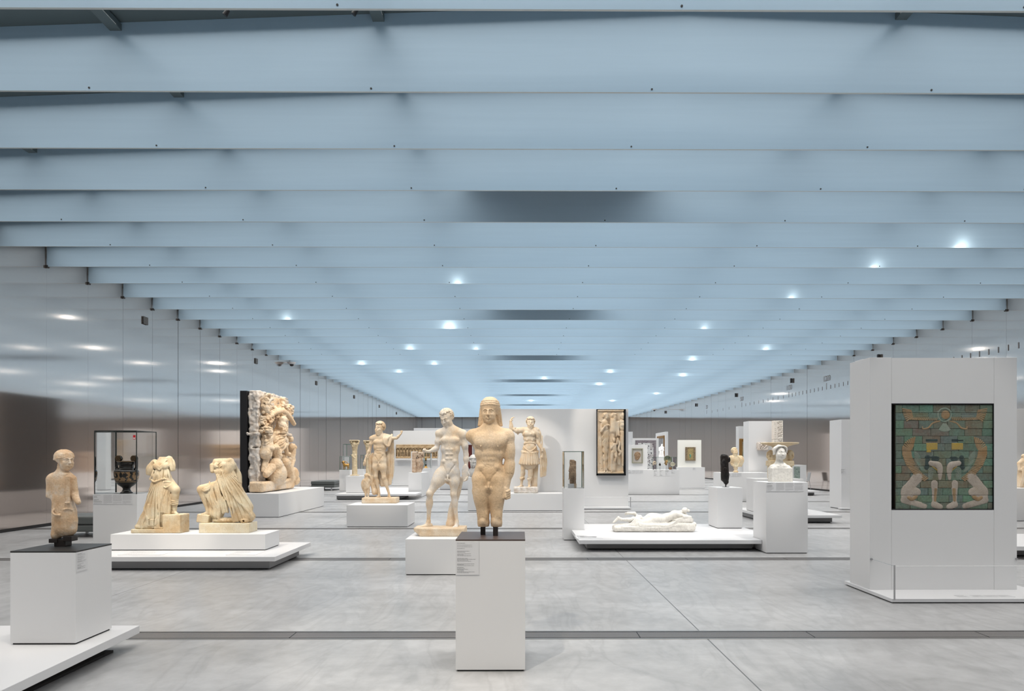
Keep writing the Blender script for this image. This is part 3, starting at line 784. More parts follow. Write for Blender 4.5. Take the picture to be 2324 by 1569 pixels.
            if sub:
                h_ = np.maximum(k - np.abs(G + D), 0) / k; Fd[sl] = np.maximum(G, -D) + h_ * h_ * k * .25
            else:
                h_ = np.maximum(k - np.abs(G - D), 0) / k; Fd[sl] = np.minimum(G, D) - h_ * h_ * k * .25
        return Fd, lo
    def rough(s, amp, scale): s.rg = (amp, scale); return s
    def mesh(s, name, m, scale, origin, parent=None, cutz=None, local=None):
        Fd, lo = s.field()
        if hasattr(s, 'rg'):
            amp, sc = s.rg; rg = np.random.RandomState(5)
            n = Fd.shape; tot = np.zeros(n, np.float32)
            for o_, a_ in ((sc, 1.0), (sc / 2.2, .5)):
                g = rg.rand(*[max(3, int(v * s.vox / o_) + 3) for v in n]).astype(np.float32) - .5
                for axis in range(3):
                    c = np.linspace(0, g.shape[axis] - 1.001, n[axis]); i = c.astype(int); f = (c - i); f = f * f * (3 - 2 * f)
                    sh = [1, 1, 1]; sh[axis] = -1; f = f.reshape(sh).astype(np.float32)
                    g = np.take(g, i, axis) * (1 - f) + np.take(g, i + 1, axis) * f
                tot += g * a_
            Fd = Fd + tot * amp * 2
        if cutz is not None:
            zz = lo[2] + np.arange(Fd.shape[2]) * s.vox; Fd = np.maximum(Fd, (cutz - zz)[None, None, :].astype(np.float32))
        Fd = np.pad(Fd, 1, constant_values=1e3); lo = lo - s.vox
        V, Q = surface_nets(Fd); V = V * s.vox + lo
        V = V * scale
        me = bpy.data.meshes.new(name)
        me.vertices.add(len(V)); me.vertices.foreach_set('co', V.astype(np.float32).ravel())
        me.loops.add(len(Q) * 4); me.loops.foreach_set('vertex_index', Q.astype(np.int32).ravel())
        me.polygons.add(len(Q)); me.polygons.foreach_set('loop_start', np.arange(0, len(Q) * 4, 4, dtype=np.int32))
        me.polygons.foreach_set('use_smooth', np.ones(len(Q), bool))
        me.update(calc_edges=True); me.materials.append(m)
        ob = bpy.data.objects.new(name, me); COL.objects.link(ob)
        if parent: ob.parent = parent; ob.location = Vector(origin) - parent_loc(parent)
        else: ob.location = Vector(origin)
        return ob
def surface_nets(Fd):
    sg = Fd < 0; n = Fd.shape
    c = sg[:-1, :-1, :-1].astype(np.int8)
    tot = sum(sg[i:n[0] - 1 + i, j:n[1] - 1 + j, k:n[2] - 1 + k].astype(np.int8) for i in (0, 1) for j in (0, 1) for k in (0, 1))
    act = (tot > 0) & (tot < 8); I = np.argwhere(act); idx = np.full(act.shape, -1, np.int32); idx[act] = np.arange(len(I))
    P = np.zeros((len(I), 3)); W = np.zeros(len(I)); cr = [(i, j, k) for i in (0, 1) for j in (0, 1) for k in (0, 1)]
    val = {q: Fd[I[:, 0] + q[0], I[:, 1] + q[1], I[:, 2] + q[2]] for q in cr}
    for q in cr:
        for a in range(3):
            if q[a]: continue
            r = list(q); r[a] = 1; r = tuple(r); va, vb = val[q], val[r]; m = (va < 0) != (vb < 0)
            t = np.zeros(len(I)); t[m] = np.clip(va[m] / (va[m] - vb[m]), 0, 1)
            p = np.tile(np.array(q, float), (len(I), 1)); p[:, a] = t; P[m] += p[m]; W[m] += 1
    V = I + P / W[:, None]; Qs = []
    for a in range(3):
        b_, c_ = (a + 1) % 3, (a + 2) % 3
        s0 = [slice(None)] * 3; s1 = [slice(None)] * 3; s0[a] = slice(0, -1); s1[a] = slice(1, None)
        for ss in (s0, s1): ss[b_] = slice(1, -1); ss[c_] = slice(1, -1)
        A, B = sg[tuple(s0)], sg[tuple(s1)]; ch = np.argwhere(A != B)
        if not len(ch): continue
        fl = A[ch[:, 0], ch[:, 1], ch[:, 2]]; g = ch.copy(); g[:, b_] += 1; g[:, c_] += 1
        def cell(db, dc):
            q = g.copy(); q[:, b_] += db; q[:, c_] += dc; return idx[q[:, 0], q[:, 1], q[:, 2]]
        quad = np.stack([cell(-1, -1), cell(0, -1), cell(0, 0), cell(-1, 0)], 1)
        quad[~fl] = quad[~fl][:, ::-1]; Qs.append(quad)
    Q = np.concatenate(Qs); Q = Q[(Q >= 0).all(1)]
    return V, Q

# ------------------------------------------------------------------ anatomy helpers (all take Carve c)
def head(c, O, s, yaw=0, pitch=0, roll=0, hair='curly', beard=0, smile=0, ears=True, age=0, base=None, seed=1, fem=0, hr=1.0):
    """s = half the head height; yaw>0 turns to the photo's right, pitch>0 looks down"""
    R0 = np.eye(3) if base is None else base
    R = R0 @ rotm(0, roll, 0) @ rotm(0, 0, yaw) @ rotm(pitch, 0, 0)
    c.frame(O, s, R); rg = random.Random(seed)
    c.ell((0, .15, .22), (.68, .80, .74), .1)
    c.ell((0, -.18, -.22), (.53, .56, .70), .2)
    c.ell((0, -.46, -.76), (.24, .22, .19), .18)
    for q in (-1, 1):
        c.ell((q * .36, -.30, -.45), (.18, .3, .3), .2)                 # jaw
        c.ell((q * .30, -.52, -.20), (.19, .16, .16), .15)              # cheekbone
        c.ell((q * .235, -.80, .06), (.16, .15, .11), .08, sub=True)    # socket
        c.ell((q * .235, -.615, .045), (.135, .10, .082), .015)          # eyeball
        c.curve([(q * .10, -.67, .05), (q * .22, -.735, .13), (q * .37, -.61, .055)], .026, .02, n=4)
        c.curve([(q * .11, -.67, .03), (q * .23, -.72, -.035), (q * .36, -.61, .03)], .020, .02, n=4)
        c.curve([(q * .07, -.73, .19), (q * .24, -.735, .27), (q * .42, -.57, .17)], .038, .06, n=4)   # brow
        if ears and hair != 'long':
            c.ell((q * .63, .08, -.02), (.07, .15, .21), .04); c.ell((q * .70, .06, .0), (.05, .07, .11), .03, sub=True)
    c.cap((0, -.70, .14), (0, -.86, -.22), .062, .095, .05); 
    for q in (-1, 1): c.ell((q * .085, -.78, -.24), (.065, .09, .055), .03)
    mz = -.47; up = .035 * smile
    c.ell((0, -.62, mz), (.24, .14, .13), .08)
    c.curve([(-.20, -.66, mz + .02 + up), (-.07, -.765, mz + .055), (0, -.77, mz + .035), (.07, -.765, mz + .055), (.20, -.66, mz + .02 + up)], [.02, .042, .02], .02, n=3)
    c.curve([(-.17, -.67, mz - .03 + up), (0, -.76, mz - .075), (.17, -.67, mz - .03 + up)], [.02, .052, .02], .02, n=3)
    c.curve([(-.22, -.72, mz + .012 + 1.6 * up), (0, -.83, mz - .012), (.22, -.72, mz + .012 + 1.6 * up)], .02, .015, sub=True, n=3)
    if smile:
        for q in (-1, 1): c.curve([(q * .13, -.74, -.22), (q * .26, -.66, -.36), (q * .27, -.60, -.50)], .02, .03, sub=True, n=3)
    if beard:
        for i in range(int(110 * beard)):
            a = rg.uniform(-1.25, 1.25); t = rg.random()
            z = -.40 - .78 * t + .30 * abs(a) * (1 - t); rr_ = .72 - .20 * t
            c.ell((math.sin(a) * rr_ * .86, -.08 - math.cos(a) * rr_, z - .05 * beard), (.095, .10, .13), .02, rot=(rg.uniform(-30, 30), rg.uniform(-40, 40), 0))
        c.ell((0, -.5, -.86), (.30, .24, .22), .1)
    # hair
    def pt(th, ph, r=1.0, fz=0):
        return (math.sin(th) * math.cos(ph) * .70 * r, .14 - math.cos(th) * math.cos(ph) * .82 * r, .24 + math.sin(ph) * .76 * r + fz)
    if hair in ('curly', 'tight', 'big', 'wavy'):
        n = {'curly': 230, 'tight': 330, 'big': 260, 'wavy': 150}[hair]; ga = math.pi * (3 - 5 ** .5)
        r0 = {'curly': .10, 'tight': .075, 'big': .135, 'wavy': .13}[hair] * hr
        lift = {'curly': 1.05, 'tight': 1.03, 'big': 1.14, 'wavy': 1.06}[hair]
        for i in range(n):
            z = 1 - 1.75 * i / n; ph = math.asin(max(-1, min(1, z))); th = (i * ga + math.pi) % (2 * math.pi) - math.pi
            front = math.cos(th)
            if front > .25 and ph < .60: continue
            if front > -.25 and ph < -.05 + .45 * max(0, front): continue
            if hair == 'wavy':
                p = pt(th, ph, lift); p2 = pt(th + .32, ph - .22, lift); c.cap(p, p2, r0 * .8, r0 * .6, .03)
            else:
                p = pt(th, ph, lift); c.ell(p, (r0, r0, r0), .02)
                if hair != 'tight': c.ell(pt(th, ph, lift * 1.13), (r0 * .3,) * 3, .01, sub=True)
    c.frame()
    return R
def hand(c, W, d, side, s, curl=40, n=None, spread=1.0, thumb=1):
    """W wrist, d pointing direction, n = back-of-hand normal, thumb = +1/-1 which side"""
    d = np.array(d, float); d /= np.linalg.norm(d); n = np.array(n if n is not None else (0, -1, 0), float)
    n = n - d * (n @ d); n /= np.linalg.norm(n); w = np.cross(d, n) * thumb     # w points to the thumb side
    W = np.array(W, float); Pm = lambda a, b_, e: W + d * a * s + w * b_ * s + n * e * s
    c.frame()
    c.cap(Pm(0, 0, 0), Pm(.42, .0, 0), .20 * s, .24 * s, .1 * s, fl=.8)
    c.cap(Pm(.28, .16, 0), Pm(.72, .20, 0), .13 * s, .12 * s, .1 * s); c.cap(Pm(.28, -.14, 0), Pm(.68, -.22, 0), .13 * s, .11 * s, .1 * s)
    L = (.50, .56, .52, .40)
    for i in range(4):
        b0 = (.29 - .19 * i) * spread; a0 = .78 - .03 * abs(i - 1); p = Pm(a0, b0, .02); ang = 0; r = .095 * s * (1 - .04 * i)
        for j, f in enumerate((.42, .32, .26)):
            ang += math.radians(curl * (1.0, 1.25, .8)[j] * (.85 + .1 * i))
            q = p + (d * math.cos(ang) - n * math.sin(ang)) * L[i] * f * s * 1.5
            c.cap(p, q, r, r * .88, .02 * s); p = q; r *= .9
    p = Pm(.15, .20, -.05); ang = math.radians(35); q = p + (d * math.cos(ang) + w * math.sin(ang) - n * .2) * .36 * s; c.cap(p, q, .12 * s, .10 * s, .05 * s)
    q2 = q + (d * .9 - n * (.3 + curl / 80) - w * .1) * .26 * s; c.cap(q, q2, .095 * s, .075 * s, .02 * s)
def foot(c, A, d, s, toes=True, up=(0, 0, 1), g=None):
    """A = ankle centre, d = toe direction (unit-ish, horizontal), s = foot length"""
    d = np.array(d, float); d /= np.linalg.norm(d); u = np.array(up, float); w = np.cross(d, u); A = np.array(A, float); c.frame()
    G = A - u * .20 * s
    if g is not None: G[2] = g + .095 * s
    c.ell(G - d * .14 * s + u * .04 * s, (.15 * s,) * 3, .06 * s)
    c.cap(A, G + d * .1 * s + u * .08 * s, .155 * s, .14 * s, .08 * s)
    c.cap(G + d * .02 * s + u * .06 * s, G + d * .52 * s - u * .03 * s, .15 * s, .085 * s, .06 * s)
    c.cap(G - d * .02 * s - w * .03 * s, G + d * .48 * s - w * .10 * s - u * .03 * s, .11 * s, .075 * s, .05 * s)
    c.cap(G + w * .02 * s, G + d * .54 * s + w * .08 * s - u * .03 * s, .11 * s, .08 * s, .05 * s)
    if toes:
        for i in range(5):
            b0 = (.13 - .065 * i); p = G + d * (.56 - .035 * i) * s + w * b0 * s - u * .04 * s
            c.cap(p, p + d * .13 * s - u * .01 * s, (.055 - .006 * i) * s, (.05 - .006 * i) * s, .012 * s)
def male_torso(c, SL, SR, HL, HR, dep=.5, muscle=1.0, y0=0, navel=True, sex=True):
    """SL/SR shoulder joints, HL/HR hip joints (photo left / right)"""
    SL, SR, HL, HR = (np.array(p, float) for p in (SL, SR, HL, HR)); W = np.linalg.norm(SR - SL) / 2; Hh = np.linalg.norm((SL + SR) / 2 - (HL + HR) / 2)
    fy = np.cross(SR - SL, (HL + HR) / 2 - (SL + SR) / 2); fy = fy / np.linalg.norm(fy); fy = fy if fy[1] < 0 else -fy
    def P(a, b_, f=0):
        top = SL * (1 - a) / 2 + SR * (1 + a) / 2; bot = HL * (1 - a * .92) / 2 + HR * (1 + a * .92) / 2
        return top * (1 - b_) + bot * b_ + fy * f * W
    c.frame()
    for b_, wx, wy in ((.05, .78, .40), (.22, .92, .52), (.42, .82, .50), (.62, .72, .44), (.80, .80, .48), (.98, .88, .55)):
        c.ell(P(0, b_), (wx * W, wy * W * dep * 2, .24 * Hh), .12 * W)
    c.cap(P(-.9, .0), P(.9, .0), .20 * W, .20 * W, .2 * W)
    for q in (-1, 1):
        c.ell(P(q * .42, .19, .38 * dep * 2), (.44 * W, .20 * W, .27 * W), .13 * W)            # pectoral
        c.ell(P(q * .55, .26, .585 * dep * 2), (.035 * W,) * 3, .03 * W)
        c.cap(P(q * .1, .02, .25), P(q * .85, -.03, .1), .07 * W, .06 * W, .08 * W)           # clavicle
        c.ell(P(q * .75, .42, .12), (.20 * W, .30 * W, .34 * W), .12 * W)                     # lat
        for j, b_ in enumerate((.43, .55, .67)):
            c.ell(P(q * .20, b_, (.34 + .08 * muscle) * dep * 2 - .02 * j), (.20 * W, .12 * W, .125 * W), .05 * W * (2.4 - muscle * 1.6))
        c.ell(P(q * .68, .74, .18), (.22 * W, .30 * W, .20 * W), .10 * W)                     # oblique
        c.curve([P(q * .82, .84, .40), P(q * .52, .95, .53), P(q * .16, 1.10, .57)], (.012 + .024 * muscle) * W, .12 * W, sub=True, n=5)
        c.ell(P(q * .42, 1.02, -.30), (.42 * W, .36 * W, .36 * W), .12 * W)                   # gluteus
    c.ell(P(0, .84, .34), (.38 * W, .16 * W, .24 * W), .15 * W)
    c.curve([P(0, .36, .58), P(0, .55, .55), P(0, .72, .54)], .028 * W * muscle, .06 * W, sub=True, n=4)
    c.curve([P(-.30, .385, .54), P(0, .345, .56), P(.30, .385, .54)], .03 * W * muscle, .06 * W, sub=True, n=4)
    if navel: c.ell(P(0, .755, .60), (.05 * W, .09 * W, .05 * W), .05 * W, sub=True)
    if sex:
        c.cap(P(0, 1.10, .50), P(0, 1.20, .60), .075 * W, .06 * W, .03 * W)
        for q in (-1, 1): c.ell(P(q * .08, 1.22, .50), (.10 * W, .10 * W, .12 * W), .03 * W)
    return P
def arm(c, S, E, Wr, r=1.0, bulge=True):
    S, E, Wr = (np.array(p, float) for p in (S, E, Wr)); c.frame(); L = np.linalg.norm(E - S)
    c.ell(S, (.20 * L * r * 1.25,) * 3, .08 * L)
    c.cap(S, E, .185 * L * r, .140 * L * r, .06 * L); m = (S * .45 + E * .55)
    if bulge: c.ell(m + np.array([0, -.04 * L, 0]), (.165 * L * r,) * 3, .12 * L)
    f = E * .7 + Wr * .3; c.cap(E, Wr, .135 * L * r, .088 * L * r, .06 * L); c.ell(f, (.150 * L * r,) * 3, .12 * L)
def leg(c, H, K, A, r=1.0, knee=True, fy=(0, -1, 0)):
    H, K, A = (np.array(p, float) for p in (H, K, A)); L = np.linalg.norm(K - H); c.frame(); fy = np.array(fy, float)
    c.cap(H, K, .235 * L * r, .135 * L * r, .10 * L); c.ell(H * .62 + K * .38 + fy * .05 * L, (.215 * L * r,) * 3, .18 * L)
    if knee: c.ell(K + fy * .07 * L, (.115 * L * r, .09 * L, .12 * L), .06 * L)
    c.cap(K, A, .130 * L * r, .072 * L * r, .08 * L); c.ell(K * .66 + A * .34 - fy * .045 * L, (.135 * L * r, .15 * L * r, .20 * L * r), .12 * L)
# ================================================================== STATUES
def stat(name, px, py, Y, label, cat='statue', group=None, z=None):
    """empty at the statue's foot, placed where pixel (px, py) lies at depth Y"""
    p = at(px, py, Y)
    if z is not None: p.z = z
    return empty(name, p, label, cat, group)

def kouros():
    cs = 4.4815; Y = 5.37; e = stat('stone_statue', 1110.7, 1215.3, Y, 'warm limestone nude youth with long braids standing nearest on the brown topped plinth', z=KZ)
    m = Y / F / cs; c = Carve(4.6); p = lambda u, v, y=0: (u - 810, y, 1370 - v)
    zoff = ZA(1195.7, Y) - KZ
    P = male_torso(c, p(632, 442), p(1000, 442), p(722, 880), p(892, 880), .52, .12)
    c.cap(p(815, 300, 10), p(818, 410, 8), 60, 70, 40)
    for q in (-1, 1):                                      # trapezius
        c.cap(p(815 + q * 40, 370, 15), p(815 + q * 150, 425, 8), 40, 48, 50)
    # chest muscles
    c.ell(p(735, 480, -62), (88, 40, 62), 40); c.ell(p(905, 480, -62), (88, 40, 62), 40)
    for q, hx, kx, r0, r1 in ((0, 728, 750, 84, 57), (1, 884, 884, 80, 54)):
        c.cap(p(hx, 900, 0), p(kx, 1330, -8 - 14 * q), r0, r1, 30, fl=1.1)
        c.ell(p(hx - 6 + 12 * q, 1010, -25), (72, 70, 150), 60); c.ell(p(hx - (q * 2 - 1) * 2, 880, 40), (88, 80, 95), 50)
        c.ell(p(kx - 4 - 14 * q, 1312, -58), (30, 26, 34), 16); c.ell(p(kx + 24, 1250, -40), (20, 30, 46), 24)
        c.cap(p(kx, 1330, -8 - 14 * q), p(kx, 1400, -8), r1 * .98, r1 * .92, 20)
    c.ell(p(645, 1010, 20), (14, 22, 40), 8)
    # arms
    c.ell(p(636, 450, 0), (68, 62, 66), 30); c.cap(p(636, 460, 4), p(668, 560, 34), 46, 22, 20)
    c.box(p(590, 590, 0), (60, 90, 34), 0, 6, True, rot=(0, 38, 0))
    c.ell(p(1000, 445, 0), (64, 62, 70), 30); c.cap(p(1012, 470, 0), p(1016, 730, 4), 52, 47, 26); c.ell(p(1014, 600, -8), (50, 48, 90), 40)
    c.cap(p(1016, 730, 4), p(985, 970, -22), 48, 31, 24); c.ell(p(1012, 790, -4), (49, 46, 80), 40)
    c.curve([p(975, 540, -45), p(1020, 528, -56), p(1068, 520, -30)], 2.2, 4, sub=True); c.curve([p(968, 832, -40), p(1010, 826, -50), p(1060, 838, -30)], 2.2, 4, sub=True)
    # fist
    c.ell(p(978, 1018, -26), (40, 36, 50), 16); c.cap(p(965, 985, -50), p(952, 1072, -60), 20, 19, 12)
    for i in range(4): c.cap(p(1012, 1000 + 24 * i, -30 + 4 * i), p(986 - 2 * i, 1012 + 23 * i, -62 + 3 * i), 15, 14, 4)
    c.cap(p(968, 1000, -58), p(976, 1068, -74), 13, 11, 4)
    # head, hair
    head(c, p(810, 207, -6), 117, -7, 2, 0, hair='none', smile=.5, ears=False)
    c.ell(p(815, 142, 22), (97, 108, 100), 8)
    dome = lambda v: math.sqrt(max(0, 1 - ((140 - v) / 99) ** 2))
    for i in range(21):                                    # curls over the brow
        a = math.radians(-105 + 210 * i / 20)
        for j in range(3):
            v = 130 - 19 * j + 6 * abs(math.sin(a)); d = dome(min(v, 140)) * (1.0 + .012 * (3 - j)); a2 = a + (.09 if j % 2 else 0)
            c.ell(p(815 + 90 * d * math.sin(a2), v, 22 - 102 * d * math.cos(a2)), (11, 11, 10.5), 1)
            c.ell(p(815 + 98 * d * math.sin(a2), v, 22 - 112 * d * math.cos(a2)), (4, 6, 4), 1, sub=True)
    for i in range(30):
        a = math.radians(-180 + 360 * i / 30)
        c.curve([p(815 + 98 * dome(v) * (.3 if v < 46 else 1) * math.sin(a), v, 22 - 109 * dome(v) * (.3 if v < 46 else 1) * math.cos(a)) for v in (84, 66, 54, 45)], 2.6, 4, sub=True, n=3)
    c.cap(p(815, 160, 60), p(815, 400, 66), 84, 80, 30, fl=.55)
    for q, xs in ((-1, (736, 724, 745)), (1, (892, 908, 882))):
        for kx, x in enumerate(xs):
            for i in range(15):
                t = i / 14; c.ell(p(x + (q * 20 if kx == 1 else q * 12) * t, 160 + 178 * t, 40 + 14 * t + 12 * (kx == 1)), (15 + 3 * t, 17, 11), 2)
    c.ell(p(742, 215, 10), (10, 16, 24), 6); c.ell(p(884, 215, 10), (10, 16, 24), 6)
    c.ell(p(798, 741, -95), (14, 10, 4), 6, sub=True)
    c.rough(.8, 14); c.mesh('figure', KST, m, e.location + Vector((0, 0, zoff)), e, cutz=2)
    for px, yy in ((1095.5, .06), (1125, -.02)):
        mb = MB(); x = XA(px, Y); mb.box(x - .019, x + .019, Y + yy - .03, Y + yy + .01, KZ, KZ + zoff + .02, MOUNT)
        q = mb.build('mounting_post', e, bevel=.001, origin=(x, Y + yy, KZ)); q['label'] = 'dark steel mounting post'
kouros()

def athlete():
    cs = 4.4815; Y = 9.78; m = Y / F / cs; e = stat('stone_statue', 1000, 1212, Y, 'grey veined marble nude athlete looking down, holding a discus at his side', z=GZ)
    zb = ZA(890 + 1375 / cs, Y); c = Carve(4.4); p = lambda u, v, y=0: (u - 330, y, 1375 - v)
    male_torso(c, p(322, 414, 10), p(556, 420, -10), p(352, 812, -6), p(482, 806, 10), .52, 1.0)
    c.cap(p(412, 330, 0), p(432, 410, 8), 44, 50, 26); 
    for q, x in ((-1, 350), (1, 520)): c.cap(p(430 + q * 25, 378, 14), p(x, 404, 8), 26, 34, 40)
    head(c, p(393, 268, -14), 92, -27, 24, -6, hair='curly', seed=2)
    # arms
    arm(c, p(318, 424, 0), p(292, 575, -10), p(222, 608, -82), 1.16); hand(c, p(226, 607, -80), (-1, -.45, -.02), 1, 66, 62, (0, -.3, -1), thumb=-1)
    c.ell(p(560, 432, 0), (44, 42, 46), 20); arm(c, p(562, 440, 0), p(588, 638, 14), p(592, 790, -4), .92)
    c.cap(p(592, 780, -4), p(596, 850, -10), 24, 22, 10); c.cap(p(602, 800, -22), p(624, 842, -30), 11, 8, 4)
    for i in range(4): c.curve([p(606, 850 + i * 6, -4 - 9 * i), p(600 - 4 * i, 892, -12 - 9 * i), p(568 + 4 * i, 905 - i * 2, -24 - 9 * i)], [9, 7], 2, n=3)
    c.ell(p(580, 820, -20), (36, 12, 86), 3, rot=(0, 0, -12))
    # legs
    leg(c, p(345, 835, 0), p(228, 1030, -62), p(205, 1312, 16), 1.04); c.ell(p(330, 860, 0), (70, 66, 80), 40); foot(c, p(205, 1318, 16), (-.86, -.5, 0), 150, g=-3)
    leg(c, p(474, 835, 8), p(462, 1040, -6), p(492, 1312, 20), 1.12); foot(c, p(492, 1320, 20), (-.12, -1, 0), 148, g=-3)
    # tree trunk support
    c.curve([p(425, 1372, 70), p(440, 1200, 74), p(490, 1040, 78), p(528, 890, 70)], [44, 34, 30], 14, n=6); c.ell(p(425, 1350, 66), (48, 42, 50), 20)
    c.cap(p(378, 912, 30), p(450, 950, 74), 16, 18, 6)
    c.mesh('figure', MARB, m, (e.location.x, Y, zb), e)
    b_ = Carve(7); pb = [(-262, -118), (-200, -170), (255, -170), (255, 150), (-250, 150)]
    mb = MB(); lo = [(x * m + e.location.x, y * m + Y) for x, y in ((-205, -160), (250, -170), (256, 150), (-230, 150))]
    b_.box((0, -8, -46), (258, 158, 48), 10, 0); b_.box((-270, -60, -92), (70, 240, 60), 0, 4, True, rot=(0, 40, 0)); b_.box((-240, -190, -40), (120, 50, 90), 0, 4, True, rot=(0, 0, -38))
    b_.rough(3.0, 50).mesh('stone_base', WARM, m, (e.location.x, Y, zb + 4 * m), e, local=None, cutz=(GZ - zb) / m - 4)
athlete()

def god():
    cs = 7.1286; Y = 16.45; m = Y / F / cs; e = stat('stone_statue', 862, 1140, Y, 'bearded nude marble god with a cloak, raised arm and an eagle at his feet', z=FZ)
    zb = ZA(940 + 1350 / cs, Y); c = Carve(4.6); p = lambda u, v, y=0: (u - 440, y, 1350 - v)
    male_torso(c, p(322, 390), p(578, 384), p(372, 748), p(494, 736), .52, .8)
    c.cap(p(445, 300, 0), p(450, 375, 6), 44, 52, 26)
    for q, x in ((-1, 345), (1, 555)): c.cap(p(450 + q * 25, 355, 12), p(x, 374, 6), 28, 36, 40)
    head(c, p(438, 226, -8), 94, -30, 6, 4, hair='big', beard=1.3, seed=3)
    arm(c, p(308, 396), p(280, 560, 12), p(212, 735, -30), .96); hand(c, p(212, 735, -30), (-.18, -.3, -1), 1, 72, 14, (-.6, -1, 0))
    c.ell(p(598, 398), (44, 44, 44), 20); arm(c, p(598, 398), p(716, 392, -20), p(790, 318, -30), 1.25); hand(c, p(792, 312, -30), (.05, 0, 1), 1, 50, 78, (.2, -1, 0))
    leg(c, p(376, 770), p(378, 1010, -14), p(428, 1284, 10), 1.03); foot(c, p(426, 1292, 10), (-.5, -1, 0), 125, g=-3)
    leg(c, p(486, 770), p(512, 1026, -24), p(585, 1270, -6), 1.03); foot(c, p(588, 1290, -6), (.6, -.9, 0), 125, g=-3)
    # cloak
    for x0, v0, x1, v1, x2, v2, x3, v3 in ((602, 340, 596, 640, 560, 950, 470, 1155),):
        c.fan([p(590, 400, 50), p(565, 640, 62), p(545, 900, 60), p(470, 1150, 50)], [p(648, 420, 20), p(652, 660, 40), p(648, 900, 50), p(604, 1130, 46)], 9, 17, 8, 4, seed=3)
    c.fan([p(430, 620, 60), p(420, 800, 66), p(410, 1000, 66), p(455, 1150, 56)], [p(560, 620, 60), p(545, 800, 66), p(530, 1000, 62), p(540, 1150, 56)], 6, 20, 14)
    c.fan([p(262, 690, 20), p(268, 850, 30), p(320, 1100, 40), p(392, 1290, 34)], [p(318, 640, 40), p(336, 850, 46), p(372, 1100, 46), p(412, 1280, 34)], 5, 16, 8, 3)
    for i in range(6):
        t = i / 5; c.curve([p(512 + 24 * i, 322 + 6 * i, 20), p(508 + 14 * i, 400, -62), p(532 + 8 * i, 480 + 10 * i, -70 + 4 * i), p(600, 520 - 26 * i, -60 + 6 * i), p(632, 400 - 8 * i, -20), p(630, 335, 20)], 13, 5, n=4)
    # eagle
    for i in range(46):
        rg = random.Random(i); a = rg.uniform(-1.1, 1.1); t = rg.random()
        c.ell(p(240 + 48 * math.sin(a), 1060 + 150 * t, -34 - 40 * math.cos(a)), (13, 8, 17), 3)
    c.ell(p(238, 1130, -30), (56, 46, 104), 20); c.cap(p(236, 1070, -30), p(236, 1000, -34), 40, 34, 20); c.ell(p(238, 990, -38), (36, 38, 34), 8)
    c.cap(p(262, 982, -56), p(292, 1000, -70), 13, 7, 4); c.cap(p(292, 1000, -70), p(288, 1022, -70), 7, 3, 3); c.ell(p(256, 978, -68), (6, 6, 5), 3, sub=True)
    c.curve([p(188, 1070, -20), p(168, 1120, -14), p(180, 1210, -6), p(218, 1300, 0)], [22, 30, 14], 8)
    for i in range(4): c.curve([p(180 - i * 3, 1100 + 20 * i, -40), p(176, 1180, -36), p(200 + 3 * i, 1270, -20)], 7, 3)
    c.fan([p(280, 1010, 0), p(300, 1120, 0), p(330, 1240, 4)], [p(340, 1010, 20), p(345, 1120, 20), p(390, 1270, 20)], 5, 15, 6)
    for q in (222, 264): c.cap(p(q, 1220, -36), p(q, 1330, -46), 26, 12, 10); [c.cap(p(q, 1334, -46), p(q + dx, 1346, -72), 9, 5, 4) for dx in (-16, 0, 16)]
    c.ell(p(350, 1260, 0), (40, 40, 50), 20)
    c.folds((p(600, 100)[0], p(600, 100)[2]), 22, 18, p(590, 800, 60), (120, 70, 420), .1); c.folds((p(330, 400)[0], p(330, 400)[2]), 16, 14, p(330, 960, 40), (110, 60, 360), .1)
    c.folds((p(580, 200)[0], p(580, 200)[2]), 10, 10, p(570, 420, -50), (90, 80, 130), .1)
    c.mesh('figure', WARM, m, (e.location.x, Y, zb), e, cutz=-6)
    b_ = Carve(8); b_.box((17, -6, -49), (274, 160, 50), 8); b_.rough(1.6, 40).mesh('stone_base', WARM, m, (e.location.x, Y, zb + 2 * m), e, cutz=(FZ - zb) / m - 2)
god()

